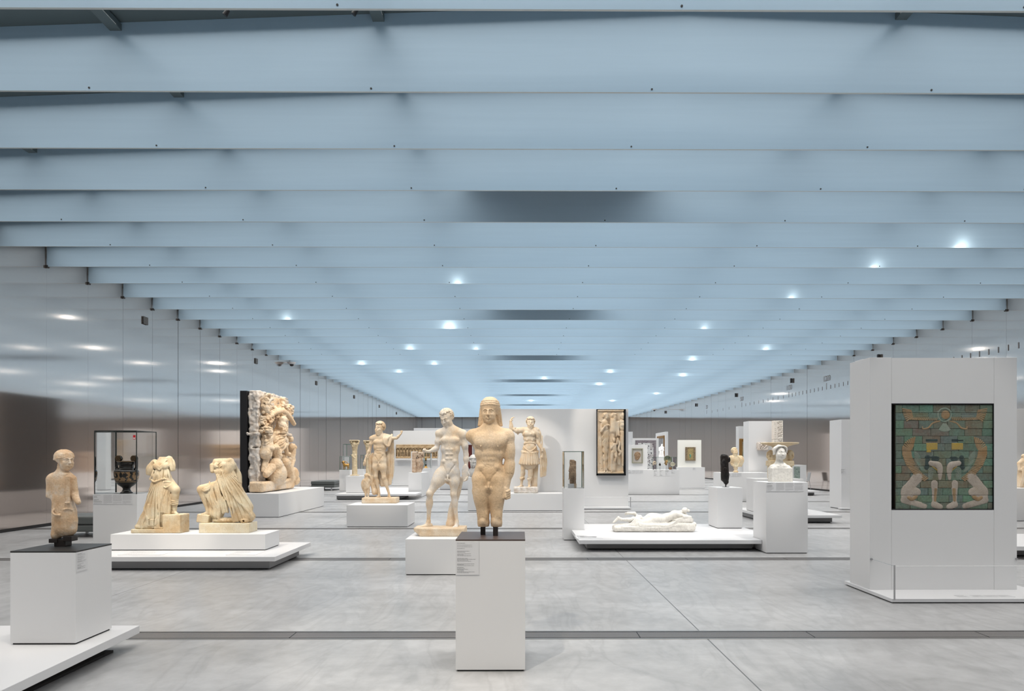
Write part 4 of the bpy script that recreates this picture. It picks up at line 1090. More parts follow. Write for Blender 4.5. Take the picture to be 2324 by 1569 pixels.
def emperor():
    cs = 7.843; Y = 20.75; m = Y / F / cs; e = stat('stone_statue', 1200, 1118, Y, 'bearded marble statue in ornate armour with raised right arm before the white wall', z=IZ)
    zb = ZA(930 + 1378 / cs, Y); c = Carve(4.8); p = lambda u, v, y=0: (u - 530, y, 1378 - v)
    for v, x, w, d in ((380, 540, 130, 74), (440, 540, 128, 84), (520, 545, 112, 74), (610, 548, 110, 70), (690, 550, 132, 82)): c.ell(p(x, v), (w, d, 68), 30)
    c.cap(p(430, 352), p(650, 352), 36, 38, 30); c.cap(p(566, 330), p(568, 380), 46, 52, 20)
    for q in (-1, 1):
        c.ell(p(545 + q * 52, 432, -58), (56, 30, 46), 14); c.ell(p(545 + q * 48, 545, -62), (18, 12, 22), 6); c.ell(p(548 + q * 40, 585, -62), (22, 12, 10), 6)
    c.ell(p(550, 655, -40), (84, 44, 62), 20); c.curve([p(430, 640, -40), p(470, 700, -78), p(550, 745, -90), p(630, 700, -78), p(668, 640, -40)], 7, 6)
    c.ell(p(562, 440, -88), (16, 8, 18), 3); c.curve([p(440, 610, -50), p(550, 590, -74), p(660, 608, -50)], 7, 3)
    head(c, p(562, 236, -10), 96, 0, 4, 0, hair='big', beard=1.2, seed=5)
    for i in range(13):                                     # lappets and skirt straps
        a = math.radians(-95 + 190 * i / 12); x = 550 + 138 * math.sin(a); y = -88 * math.cos(a)
        c.ell(p(x, 752 + 26 * math.cos(a), y), (22, 14, 30), 3); c.ell(p(x, 762 + 26 * math.cos(a), y * 1.16), (8, 8, 12), 2, sub=True)
        x2 = 536 + 168 * math.sin(a); c.cap(p(x * .96 + 22, 785 + 14 * math.cos(a), y), p(x2, 958 + 14 * math.cos(a), y * 1.25), 17, 19, 3, fl=.7)
    c.cap(p(545, 740), p(538, 940), 118, 138, 20, fl=.7)
    # raised arm
    c.cap(p(420, 365), p(318, 372, -6), 52, 48, 20)
    c.ell(p(336, 376, -6), (62, 56, 52), 14)
    for i in range(6): c.ell(p(292 + 9 * i, 330 + 20 * i, -30 + 4 * i), (14, 20, 20), 5)
    c.cap(p(330, 372), p(222, 345, -8), 37, 33, 10); c.cap(p(222, 345, -8), p(210, 205, -14), 34, 22, 14); c.ell(p(216, 300, -10), (33, 32, 56), 20)
    hand(c, p(208, 214, -14), (.30, -.1, 1), 1, 74, 30, (-.9, -.5, 0))
    # left arm under the cloak
    c.cap(p(665, 372), p(702, 560, 6), 54, 44, 20); c.cap(p(690, 580, 0), p(765, 712, -50), 38, 26, 14); hand(c, p(765, 712, -50), (.2, -.4, -.6), 1, 48, 70, (.6, -.6, .4))
    c.box(p(765, 580, -64), (13, 9, 118), 3); c.cap(p(742, 690, -64), p(800, 690, -64), 8, 8, 2); c.box(p(768, 800, -50), (12, 9, 60), 3)
    c.fan([p(620, 320, -20), p(650, 400, -72), p(680, 490, -50)], [p(700, 340, 20), p(735, 430, -20), p(740, 540, 20)], 6, 13, 6, 5, seed=2)
    c.fan([p(742, 700, -24), p(744, 900, -20), p(746, 1190, -16)], [p(800, 690, 20), p(838, 880, 24), p(822, 1165, 20)], 6, 17, 5, 3, seed=4); c.cap(p(690, 876, -10), p(752, 876, -14), 9, 9, 3)
    # legs and boots
    c.cap(p(432, 930, 0), p(428, 1060, -22), 56, 38, 14); c.cap(p(428, 1060, -22), p(404, 1290, 4), 38, 24, 14); c.ell(p(426, 1130, 0), (42, 44, 66), 20); foot(c, p(402, 1310, 4), (-.75, -.7, 0), 140, g=-3)
    c.cap(p(572, 940, 0), p(560, 1090, -18), 56, 42, 14); c.cap(p(560, 1090, -18), p(540, 1310, -10), 40, 26, 14); c.ell(p(562, 1150, 0), (44, 46, 66), 20); foot(c, p(538, 1326, -14), (-.1, -1, 0), 140, g=-3)
    for x, v in ((415, 1222), (546, 1232)):
        for i in range(9): a = i * .7; c.ell(p(x + 36 * math.cos(a), v + 14 * math.sin(2 * a), -6 + 36 * math.sin(a)), (13, 13, 20), 4)
        c.ell(p(x + 2, v - 6, -36), (12, 10, 12), 3)
    c.fan([p(600, 930, 40), p(596, 1150, 44), p(604, 1372, 44)], [p(684, 930, 30), p(664, 1150, 34), p(652, 1372, 34)], 4, 26, 10)
    c.folds((p(760, 300)[0], p(760, 300)[2]), 24, 18, p(790, 950, 0), (90, 80, 280), .06); c.folds((p(640, 200)[0], p(640, 200)[2]), 8, 14, p(675, 430, -30), (90, 90, 130), .15)
    c.folds((p(640, 500)[0], p(640, 500)[2]), 22, 12, p(640, 1150, 30), (60, 70, 240), .06)
    c.mesh('figure', WARM, m, (e.location.x, Y, zb), e, cutz=-8)
    b_ = Carve(8); b_.box((-52, 0, -52), (212, 150, 54), 16); b_.rough(5, 50).mesh('stone_base', RAWST, m, (e.location.x, Y, zb + 2 * m), e, cutz=(IZ - zb) / m - 2)
emperor()

def robed():
    cs = 5.606; Y = AY0 + .30; m = Y / F / cs; e = stat('stone_statue', 145, 1243, Y, 'small robed limestone figure with a wreath standing on the black topped plinth', z=AZ)
    zb = ZA(1000 + 1262 / cs, Y); c = Carve(5.2); p = lambda u, v, y=0: (u - 365, y, 1262 - v)
    c.ell(p(215, 500, 10), (62, 62, 72), 40); c.cap(p(205, 500, 8), p(192, 700, 0), 58, 46, 30); c.box(p(190, 790, 0), (90, 90, 56), 0, 8, True, rot=(0, 14, 0))
    for u, v, w, d, h in ((345, 470, 140, 82, 90), (360, 560, 136, 92, 110), (355, 680, 124, 88, 120), (352, 790, 124, 90, 110), (370, 900, 150, 96, 120), (376, 1020, 158, 96, 120), (372, 1130, 152, 92, 100)): c.ell(p(u, v), (w, d, h), 60)
    c.cap(p(350, 360, 0), p(345, 440, 0), 62, 74, 40)
    c.curve([p(272, 372, 20), p(330, 420, -56), p(400, 436, -64), p(440, 425, -50)], 8, 12)
    c.cap(p(470, 490, 10), p(500, 680, 10), 44, 40, 30); c.cap(p(500, 700, 0), p(572, 782, -40), 46, 32, 12)
    for i in range(14): x = 270 + 13 * i; c.curve([p(x, 560 + 4 * (i % 3), -98), p(x + 3, 690, -100), p(x + 2, 800, -98)], 3.4, 3, sub=True, n=4)
    for i in range(16): x = 290 + 13 * i; c.curve([p(x, 900, -103), p(x - 1, 1040, -106), p(x - 3, 1190, -96)], 3.2, 3, sub=True, n=4)
    c.box(p(464, 620, -72), (25, 16, 168), 8, 4, rot=(0, 0, 18)); c.box(p(464, 785, -80), (27, 18, 8), 4, 3, rot=(0, 0, 18))
    for x in (455, 473): c.curve([p(x, 460, -90), p(x, 620, -92), p(x, 780, -94)], 1.8, 3, sub=True)
    c.curve([p(300, 870, -92), p(296, 905, -110), p(330, 935, -114), p(385, 940, -108)], 13, 8); c.curve([p(320, 880, -100), p(350, 905, -108), p(375, 915, -104)], 8, 6, sub=True)
    c.curve([p(430, 870, -96), p(470, 860, -80), p(500, 880, -50)], 10, 10)
    # legs under the hem
    c.ell(p(282, 1190, -14), (60, 70, 74), 24); c.ell(p(350, 1262, -40), (26, 90, 40), 16, sub=True); c.box(p(440, 1280, 0), (120, 120, 52), 0, 8, True, rot=(0, -6, 0))
    c.curve([p(225, 1160, -84), p(290, 1150, -104), p(350, 1180, -104), p(400, 1214, -100), p(470, 1190, -92)], 5, 8, sub=True)
    # head
    head(c, p(390, 256, -6), 128, 60, 2, 0, hair='none', smile=.25, ears=True)
    c.ell(p(358, 205, 12), (112, 108, 94), 16)
    for j in range(3):
        for i in range(30):
            a = math.radians(-150 + 300 * i / 29) + math.radians(60)
            c.ell(p(360 + (106 - 5 * j) * math.sin(a), 224 - 19 * j - 20 * math.sin(a), 8 - (104 - 5 * j) * math.cos(a)), (12, 12, 10), 3)
    for i in range(20):
        a = math.radians(18 * i); c.curve([p(358 + 104 * math.sin(a), 168, 12 - 100 * math.cos(a)), p(358 + 60 * math.sin(a), 124, 12 - 58 * math.cos(a)), p(358, 110, 12)], 2.4, 4, sub=True, n=3)
    for i in range(26):
        rg = random.Random(i); c.ell(p(262 + 70 * rg.random(), 255 + 85 * rg.random(), 40 + 60 * rg.random()), (26, 30, 24), 8)
    c.folds((p(350, -700)[0], p(350, -700)[2]), 42, 5, p(355, 680, -80), (130, 100, 230), .03); c.folds((p(370, -900)[0], p(370, -900)[2]), 44, 5, p(375, 1060, -80), (150, 100, 190), .03)
    c.rough(1.3, 20).mesh('figure', TERRA, m, (e.location.x, Y, zb), e, cutz=2)
    x = e.location.x; bx = lambda u: x + (u - 365) * m; bz = lambda v: zb + (1262 - v) * m
    for nm, q in (('mounting_block', (282, 425, 1250, 1372, -.04, .04)), ('mounting_foot', (225, 332, 1240, 1292, -.05, .03)), ('mounting_foot', (402, 512, 1205, 1272, -.05, .03))):
        mb = MB(); mb.box(bx(q[0]), bx(q[1]), Y + q[4], Y + q[5], AZ if nm == 'mounting_block' else bz(q[3]), bz(q[2]), MOUNT)
        o = mb.build(nm, e, bevel=.003, origin=(x, Y, AZ)); o['label'] = 'dark steel mount'
robed()

def draped_left():
    cs = 6.835; Y = 10.55; m = Y / F / cs; e = stat('stone_statue', 363, 1207, Y, 'headless draped marble woman, one knee raised on a square block', z=BZ)
    zb = ZA(1020 + 1285 / cs, Y); c = Carve(5); p = lambda u, v, y=0: (u - 560, y, 1285 - v)
    for u, v, w, d, h in ((600, 250, 120, 78, 80), (605, 340, 112, 72, 80), (610, 430, 128, 80, 80), (600, 510, 140, 86, 80)): c.ell(p(u, v), (w, d, h), 40)
    c.cap(p(612, 130, 0), p(605, 210, 0), 62, 92, 40, fl=.8); c.box(p(612, 84, 0), (90, 90, 34), 0, 6, True)
    c.ell(p(540, 262, -62), (56, 40, 50), 24); c.ell(p(672, 262, -60), (56, 40, 50), 24)
    for i in range(4): c.curve([p(490 + 10 * i, 195 + 4 * i, -40), p(545, 232 + 15 * i, -84), p(598, 268 + 16 * i, -88), p(650, 225 + 14 * i, -82), p(684 - 6 * i, 170, -40)], 7, 9)
    # sleeves
    c.cap(p(480, 200, 0), p(440, 280, -6), 44, 40, 20); c.fan([p(450, 190, 0), p(395, 290, -30), p(385, 375, -20)], [p(500, 200, 20), p(470, 300, -40), p(465, 390, -20)], 5, 22, 12)
    c.cap(p(700, 150, 10), p(755, 290, -10), 42, 30, 20); c.fan([p(690, 120, 10), p(730, 200, -20), p(755, 320, -20)], [p(720, 130, 30), p(770, 210, 10), p(778, 315, 10)], 3, 18, 12)
    # overfold with hem
    c.fan([p(500, 330, -66), p(475, 400, -80), p(452, 462, -70)], [p(720, 320, -60), p(735, 400, -76), p(755, 490, -60)], 9, 15, 12, 8, seed=3)
    c.curve([p(450, 460, -60), p(520, 500, -96), p(600, 478, -100), p(680, 455, -92), p(750, 490, -50)], 13, 8)
    # standing leg side: long skirt
    for u, v, w, d, h in ((540, 620, 130, 84, 130), (505, 780, 140, 90, 150), (465, 940, 150, 94, 150), (440, 1080, 180, 100, 130), (430, 1180, 220, 110, 80)): c.ell(p(u, v), (w, d, h), 50)
    c.fan([p(470, 500, -60), p(430, 700, -70), p(372, 900, -60), p(350, 1060, -60), p(430, 1190, -90)], [p(660, 500, -90), p(650, 700, -104), p(610, 900, -110), p(600, 1080, -110), p(610, 1210, -110)], 13, 12, 7, 5, seed=6)
    for i in range(5): c.curve([p(350 + 12 * i, 900 + 40 * i, -70), p(430, 1060 + 26 * i, -110), p(560, 1080 + 18 * i, -120), p(610, 980 + 20 * i, -110)], 8, 8, n=4)
    c.ell(p(265, 1195, -10), (76, 90, 46), 24); c.fan([p(395, 860, -40), p(320, 1000, -50), p(270, 1110, -56), p(215, 1190, -40)], [p(430, 860, -84), p(390, 1020, -90), p(350, 1130, -100), p(330, 1215, -100)], 5, 15, 8, 6, seed=12); c.ell(p(320, 1110, 10), (60, 60, 110), 30); c.cap(p(250, 1200, -20), p(300, 1000, 30), 30, 24, 20)
    # raised leg
    c.cap(p(690, 530, 0), p(820, 620, -50), 92, 68, 30); c.ell(p(832, 625, -62), (54, 52, 56), 24)
    c.cap(p(832, 640, -56), p(806, 850, -30), 58, 44, 20); c.cap(p(806, 850, -30), p(800, 920, -24), 34, 34, 10)
    for i in range(3): c.curve([p(752, 790 + 24 * i, -50), p(806, 800 + 24 * i, -86), p(864, 790 + 24 * i, -50)], 9, 4)
    foot(c, p(800, 935, -26), (.75, -.6, 0), 165, g=282)
    c.curve([p(650, 560, -86), p(700, 590, -100), p(770, 560, -98), p(790, 530, -70)], 9, 12); c.curve([p(650, 520, -86), p(690, 500, -92), p(760, 510, -80)], 9, 12)
    c.fan([p(660, 560, -80), p(650, 760, -90), p(640, 960, -80)], [p(800, 660, -50), p(740, 840, -50), p(730, 1000, -50)], 7, 13, 8, 4, seed=2)
    c.cap(p(680, 640, 10), p(690, 980, 20), 84, 70, 30); c.cap(p(600, 560, 0), p(600, 1100, 0), 90, 80, 40)
    for i in range(6): c.ell(p(540 + 26 * i, 1212, -106), (14, 14, 24), 4)
    c.folds((580 - 560, 1285 - 330), 11, 26, p(470, 860, -70), (240, 120, 430), .12)
    c.folds((p(600, 60)[0], p(600, 60)[2]), 7, 13, p(600, 400, -70), (150, 90, 130), .2)
    c.folds((p(470, 60)[0], p(470, 60)[2]), 9, 16, p(435, 300, -20), (90, 90, 130), .1); c.folds((p(690, 0)[0], p(690, 0)[2]), 9, 14, p(745, 230, 0), (80, 90, 130), .1)
    c.folds((p(760, 430)[0], p(760, 430)[2]), 8, 14, p(700, 800, -60), (110, 90, 240), .1)
    c.mesh('figure', CREAM, m, (e.location.x, Y, zb), e, cutz=30)
    b_ = Carve(7); b_.box(p(814, 1144, -10), (140, 136, 146), 14, rot=(0, 0, -4)); b_.box(p(440, 1256, -10), (252, 130, 30), 12, 10); b_.rough(3.5, 60).mesh('stone_block', CREAM, m, (e.location.x, Y, zb), e, cutz=(BZ - zb) / m)
draped_left()

def draped_right():
    cs = 6.835; Y = 10.6; m = Y / F / cs; e = stat('stone_statue', 516, 1206, Y, 'headless marble woman with sweeping cloak leaning to one side on a stone slab', z=BZ)
    zs = ZA(1020 + 1135 / cs, Y); c = Carve(5); p = lambda u, v, y=0: (u - 1600, y, 1135 - v)
    for u, v, w, d, h in ((1530, 200, 130, 76, 66), (1520, 290, 110, 74, 80), (1520, 380, 96, 70, 80), (1545, 470, 112, 80, 90), (1570, 560, 120, 88, 90)): c.ell(p(u, v), (w, d, h), 40)
    c.cap(p(1530, 150, 0), p(1530, 190, 0), 60, 80, 30, fl=.8); c.box(p(1530, 108, 0), (220, 90, 34), 0, 10, True)
    c.ell(p(1462, 258, -60), (50, 40, 48), 24); c.ell(p(1575, 250, -62), (54, 40, 50), 24); c.ell(p(1540, 345, -56), (120, 46, 60), 20); c.ell(p(1600, 300, -40), (80, 50, 70), 20)
    c.cap(p(1420, 190, 0), p(1380, 300, -10), 42, 34, 20); c.cap(p(1372, 250, -20), p(1382, 340, -30), 34, 30, 14)
    c.cap(p(1640, 180, 0), p(1700, 240, 10), 46, 34, 20); c.fan([p(1580, 160, -20), p(1640, 240, -50), p(1660, 330, -40)], [p(1680, 160, 0), p(1715, 230, -20), p(1715, 290, -10)], 4, 16, 8)
    c.fan([p(1640, 270, 30), p(1670, 380, 36), p(1700, 500, 40)], [p(1705, 270, 50), p(1770, 400, 50), p(1775, 510, 50)], 4, 24, 12)
    c.curve([p(1470, 210, -80), p(1490, 235, -92), p(1515, 208, -84)], 5, 4); c.curve([p(1430, 240, -60), p(1480, 270, -98), p(1545, 262, -98), p(1610, 215, -80)], 5, 5)
    for i in range(6): c.curve([p(1420 + 6 * i, 320 + 12 * i, -66), p(1500, 352 + 20 * i, -88), p(1600, 350 + 30 * i, -84), p(1660, 300 + 30 * i, -40)], 6, 7)
    # raised leg
    c.cap(p(1500, 560, 0), p(1250, 610, -50), 88, 66, 30); c.ell(p(1215, 615, -58), (56, 52, 56), 24); c.cap(p(1222, 640, -50), p(1290, 860, -20), 56, 40, 20); c.cap(p(1290, 860, -20), p(1308, 940, -20), 32, 32, 10)
    foot(c, p(1310, 945, -24), (-.85, -.5, 0), 165, g=124)
    for i in range(4): c.curve([p(1218 + 8 * i, 560 + 6 * i, -70), p(1290 + 6 * i, 640 - 14 * i, -118 + 3 * i), p(1375 - 4 * i, 600 - 8 * i, -100), p(1352, 500 + 8 * i, -60)], 9, 5)
    c.fan([p(1240, 640, -70), p(1330, 760, -84), p(1440, 940, -76), p(1420, 1010, -70)], [p(1400, 600, -90), p(1440, 760, -100), p(1530, 900, -90), p(1500, 1060, -80)], 7, 13, 8, 4, seed=3)
    for u, v, w, d, h in ((1400, 720, 130, 70, 120), (1450, 860, 120, 74, 130), (1440, 990, 110, 80, 90)): c.ell(p(u, v), (w, d, h), 50)
    c.fan([p(1440, 520, -80), p(1480, 700, -100), p(1540, 860, -96), p(1560, 970, -84)], [p(1480, 500, -90), p(1540, 700, -108), p(1620, 840, -104), p(1640, 960, -90)], 5, 13, 6)
    # sweeping far leg and cloak
    c.cap(p(1600, 420, 10), p(1700, 640, 10), 90, 100, 60); c.cap(p(1640, 420, 20), p(1900, 900, 20), 60, 90, 60)
    c.cap(p(1600, 560, 0), p(1760, 860, -20), 112, 92, 50); c.cap(p(1760, 860, -20), p(1900, 1050, 0), 100, 100, 50); c.ell(p(1860, 1040, 0), (170, 110, 90), 40)
    c.fan([p(1480, 400, -90), p(1560, 620, -110), p(1700, 900, -130), p(1740, 1110, -110)], [p(1700, 300, -20), p(1800, 560, -30), p(1960, 860, -30), p(2010, 1050, -40)], 12, 15, 9, 6, seed=4)
    c.curve([p(1560, 340, -100), p(1640, 540, -116), p(1780, 760, -120), p(1960, 960, -90), p(1985, 1080, -60)], 12, 8)
    c.ell(p(1900, 1100, -90), (62, 50, 40), 16); c.cap(p(1902, 1100, -160), p(1902, 1100, -80), 16, 16, 3, sub=True)
    c.ell(p(1560, 1100, 0), (190, 90, 46), 30); c.box(p(1262, 1070, -20), (92, 80, 64), 12, 8, rot=(0, 8, 0))
    c.folds((p(1480, 200)[0], p(1480, 200)[2]), 13, 26, p(1740, 800, -70), (330, 140, 440), .12)
    c.folds((p(1380, 420)[0], p(1380, 420)[2]), 7, 20, p(1440, 850, -60), (200, 110, 300), .18)
    c.folds((p(1540, 0)[0], p(1540, 0)[2]), 6, 10, p(1530, 330, -70), (130, 90, 130), .2); c.folds((p(1640, 60)[0], p(1640, 60)[2]), 8, 16, p(1720, 380, 40), (90, 120, 180), .1)
    c.mesh('figure', CREAM, m, (e.location.x, Y, zs), e, cutz=0)
    b_ = Carve(8); b_.box(p(1618, 1212, 0), (384, 165, 80), 6)
    for x in (1328, 1806): b_.box(p(x, 1212, -168), (6, 6, 90), 2, 0, True)
    b_.rough(1.5, 60).mesh('stone_slab', stone('slab_stone', (.78, .66, .46), (.84, .76, .60), None, 8), m, (e.location.x, Y, zs), e, cutz=(BZ - zs) / m)
draped_right()

def recliner():
    cs = 10.564; Y = 12.85; m = Y / F / cs; e = stat('stone_statue', 1484, 1211, Y, 'reclining nude white marble figure asleep face down on a rocky bed', z=P3)
    c = Carve(7); p = lambda u, v, y=0: (u - 1100, y, 765 - v)
    # body
    c.ell(p(1110, 455, 0), (190, 130, 128), 60); c.ell(p(1200, 470, -60), (170, 110, 106), 60); c.ell(p(1060, 430, 70), (150, 90, 100), 50)
    c.cap(p(1230, 480, -10), p(1420, 430, -10), 104, 92, 60, fl=1.15); c.cap(p(1420, 430, -10), p(1620, 350, -20), 96, 88, 50, fl=1.15)
    c.ell(p(1590, 330, 20), (80, 100, 66), 40); c.curve([p(1150, 385, -30), p(1250, 350, -20), p(1350, 372, -20), p(1500, 310, -20)], 8, 30, sub=True)
    c.curve([p(1010, 455, -90), p(1080, 400, -60), p(1180, 370, -30)], 10, 30, sub=True)
    # legs
    c.cap(p(1120, 500, -60), p(800, 540, -90), 98, 58, 40); c.cap(p(800, 540, -90), p(600, 460, -60), 56, 56, 20); c.cap(p(620, 480, -50), p(300, 475, -60), 62, 34, 20)
    c.cap(p(300, 470, -60), p(240, 440, -60), 40, 34, 14); c.cap(p(240, 440, -60), p(130, 535, -70), 38, 26, 12); c.ell(p(240, 425, -60), (34, 34, 34), 10)
    for i in range(5): c.cap(p(150, 520 + 6 * i, -90 + 14 * i), p(112, 536 + 5 * i, -94 + 14 * i), 12, 10, 3)
    c.cap(p(1050, 460, 60), p(780, 500, 60), 90, 56, 40); c.cap(p(780, 500, 60), p(650, 350, 40), 52, 34, 20)
    c.cap(p(640, 335, 40), p(480, 330, 30), 42, 32, 16); c.cap(p(480, 330, 30), p(425, 345, 26), 32, 22, 10)
    for i in range(5): c.cap(p(440, 318 + 12 * i, 10 + 10 * i), p(412, 322 + 13 * i, 6 + 10 * i), 12, 10, 3)
    # arms and head
    c.cap(p(1650, 350, -70), p(1940, 420, -110), 56, 40, 24); c.cap(p(1940, 420, -110), p(1780, 400, -160), 40, 30, 14); c.cap(p(1640, 330, 60), p(1900, 390, 90), 52, 40, 24)
    c.cap(p(1660, 330, 0), p(1780, 300, 0), 58, 52, 30)
    head(c, p(1838, 280, 0), 86, 150, -10, 30, hair='wavy', seed=8); c.ell(p(1930, 265, 0), (34, 40, 34), 12)
    # cloth
    c.fan([p(690, 370, 0), p(600, 480, -120), p(470, 600, -150)], [p(740, 400, -20), p(680, 520, -140), p(650, 620, -170)], 7, 12, 8, 4, seed=5)
    c.fan([p(700, 370, 20), p(690, 500, -120), p(730, 620, -170), p(900, 650, -180)], [p(770, 400, 20), p(760, 520, -120), p(800, 580, -160), p(1000, 620, -176)], 5, 13, 8, 3, seed=5)
    for i in range(7): c.curve([p(800, 600 + 10 * i, -170), p(1150, 610 + 11 * i, -186), p(1400, 600 + 10 * i, -190), p(1560, 520 + 14 * i, -180), p(1700, 430 + 14 * i, -160), p(2000, 450 + 12 * i, -150)], 9, 8, n=5)
    c.ell(p(1780, 500, -20), (260, 150, 80), 50); c.ell(p(1100, 590, -20), (560, 170, 60), 50); c.ell(p(560, 600, -30), (300, 140, 46), 40)
    c.ell(p(765, 460, 10), (66, 110, 92), 24)
    c.folds((p(740, 330)[0], p(740, 330)[2]), 7, 18, p(640, 540, -110), (190, 120, 130), .1); c.folds((p(1900, 330)[0], p(1900, 330)[2]), 9, 12, p(1640, 510, -140), (260, 90, 90), .1)
    body = c; c = Carve(8)
    c.ell(p(500, 645, 0), (400, 205, 76), 40); c.ell(p(1100, 655, 0), (620, 210, 76), 60); c.ell(p(1700, 605, 0), (350, 205, 124), 60); c.box(p(1080, 695, 0), (965, 185, 62), 46, 30); c.box(p(1860, 645, -10), (205, 185, 98), 60, 30); c.ell(p(2060, 605, 20), (60, 110, 70), 20)
    for i in range(34):
        rg = random.Random(i); c.ell(p(130 + 1900 * rg.random(), 735 + 20 * rg.random(), -200), (rg.uniform(40, 110), 26, rg.uniform(16, 34)), 16, sub=True)
    c.rough(7, 70).mesh('rock_bed', WHITEM, m, (e.location.x, Y, P3), e, cutz=1)
    c = body
    c.mesh('figure', WHITEM, m, (e.location.x, Y, P3), e, cutz=1)
recliner()

def herm():
    cs = 14.947; Y = LY0 + .30; m = Y / F / cs; e = stat('stone_bust', 1725 + 670 / cs, 1092, Y, 'white marble herm bust with wavy hair on the tall plinth', 'bust', z=LZ)
    c = Carve(9); p = lambda u, v, y=0: (u - 690, y, 1470 - v)
    head(c, p(688, 482, -40), 244, 6, 3, 0, hair='none', ears=False, seed=4)
    for q in (-1, 1):
        c.ell(p(690 + q * 84, 580, -110), (76, 100, 110), 60)
        for i in range(8):
            y0 = -176 + 44 * i
            c.curve([p(690 + q * 8, 262 - 5 * i, y0), p(690 + q * 100, 272 + 4 * i, y0 + 6), p(690 + q * 168, 330, y0 * .7 - 20), p(690 + q * 196, 420, y0 * .5 - 10), p(690 + q * 186, 520, y0 * .3 + 10)], [22, 31, 28], 3, n=3)
        for i in range(11): c.ell(p(690 + q * (186 + 12 * (i % 2)), 330 + 22 * i, -60 + 12 * i), (28, 32, 20), 5)
    c.ell(p(690, 390, 60), (180, 180, 165), 30)
    c.cap(p(676, 660, 0), p(668, 830, 10), 108, 128, 50)
    c.cap(p(600, 930, 10), p(800, 940, 10), 120, 120, 60, fl=1.4); c.cap(p(470, 1010, 10), p(940, 1020, 10), 130, 120, 60, fl=1.4)
    c.box(p(705, 1240, 10), (366, 185, 250), 30, 20)
    c.box(p(300, 880, 0), (70, 400, 150), 0, 14, True, rot=(0, 30, 0)); c.box(p(1110, 900, 0), (70, 400, 150), 0, 14, True, rot=(0, -30, 0))
    c.curve([p(540, 830, -120), p(600, 900, -165), p(672, 925, -180), p(760, 895, -165), p(820, 830, -120)], 10, 16, sub=True)
    c.rough(3, 70).mesh('herm', WHITEM, m, (e.location.x, Y, LZ), e, cutz=0)
herm()

def small_bust():
    cs = 7.845; Y = OY0 + .42; m = Y / F / cs; e = stat('stone_bust', 1640 + 235 / cs, 1072, Y, 'draped marble bust of a bearded man on a turned foot, behind the black torso', 'bust', z=OZ)
    c = Carve(4.2); p = lambda u, v, y=0: (u - 235, y, 1196 - v)
    head(c, p(212, 822, -8), 72, 24, 0, 0, hair='tight', beard=.6, seed=6); c.cap(p(218, 880), p(228, 930), 36, 46, 20)
    c.ell(p(238, 980), (130, 66, 80), 20); c.cap(p(160, 940), p(320, 945), 52, 52, 20); c.ell(p(240, 1040), (96, 52, 60), 20)
    c.fan([p(250, 900, -40), p(300, 960, -60), p(260, 1080, -50)], [p(340, 910, -10), p(360, 980, -30), p(320, 1080, -30)], 5, 12, 5, 3)
    for i in range(8): c.ell(p(150 + 24 * i, 1050 + 34 * math.sin(i * .45), -40), (14, 12, 24), 5)
    c.cap(p(232, 1090), p(232, 1130), 44, 22, 8); c.cap(p(232, 1128), p(232, 1150), 38, 22, 4); c.cap(p(232, 1150), p(232, 1172), 22, 40, 4); c.ell(p(232, 1184), (50, 50, 16), 4)
    c.mesh('bust', CREAM, m, (e.location.x, Y, OZ), e, cutz=0)
small_bust()
# ================================================================== RELIEFS, SMALL FINDS
def fig(c, P, x, z, h, w, dep=.5, y=0, head_=True, seed=0, k=6):
    """simple relief figure: foot (x, z), height h, half width w (in carve units)"""
    rg = random.Random(seed); q = lambda a, b_, f=0: (x + a * w, y - f * w, z + b_ * h)
    c.cap(q(-.3, .04), q(-.28, .5, .1), .34 * w, .48 * w, k); c.cap(q(.3, .04), q(.28, .5, .1), .34 * w, .48 * w, k)
    c.ell(q(0, .56, .1), (.72 * w, .6 * w * dep * 1.6, .14 * h), k); c.ell(q(0, .72, .1), (.84 * w, .6 * w * dep * 1.6, .13 * h), k)
    c.cap(q(-.75, .78), q(-.85 + rg.uniform(-.1, .2), .56, .3), .26 * w, .2 * w, k); c.cap(q(-.85, .56, .3), q(-.2, .62, .8), .2 * w, .16 * w, k)
    c.cap(q(.75, .78), q(.9, .56, .3), .26 * w, .2 * w, k); c.cap(q(.9, .56, .3), q(.3 + rg.uniform(-.2, .2), .5, .8), .2 * w, .16 * w, k)
    if head_: c.ell(q(0, .93, .2), (.42 * w, .42 * w, .085 * h), k * .5); c.cap(q(0, .82), q(0, .9, .1), .25 * w, .22 * w, k * .5)

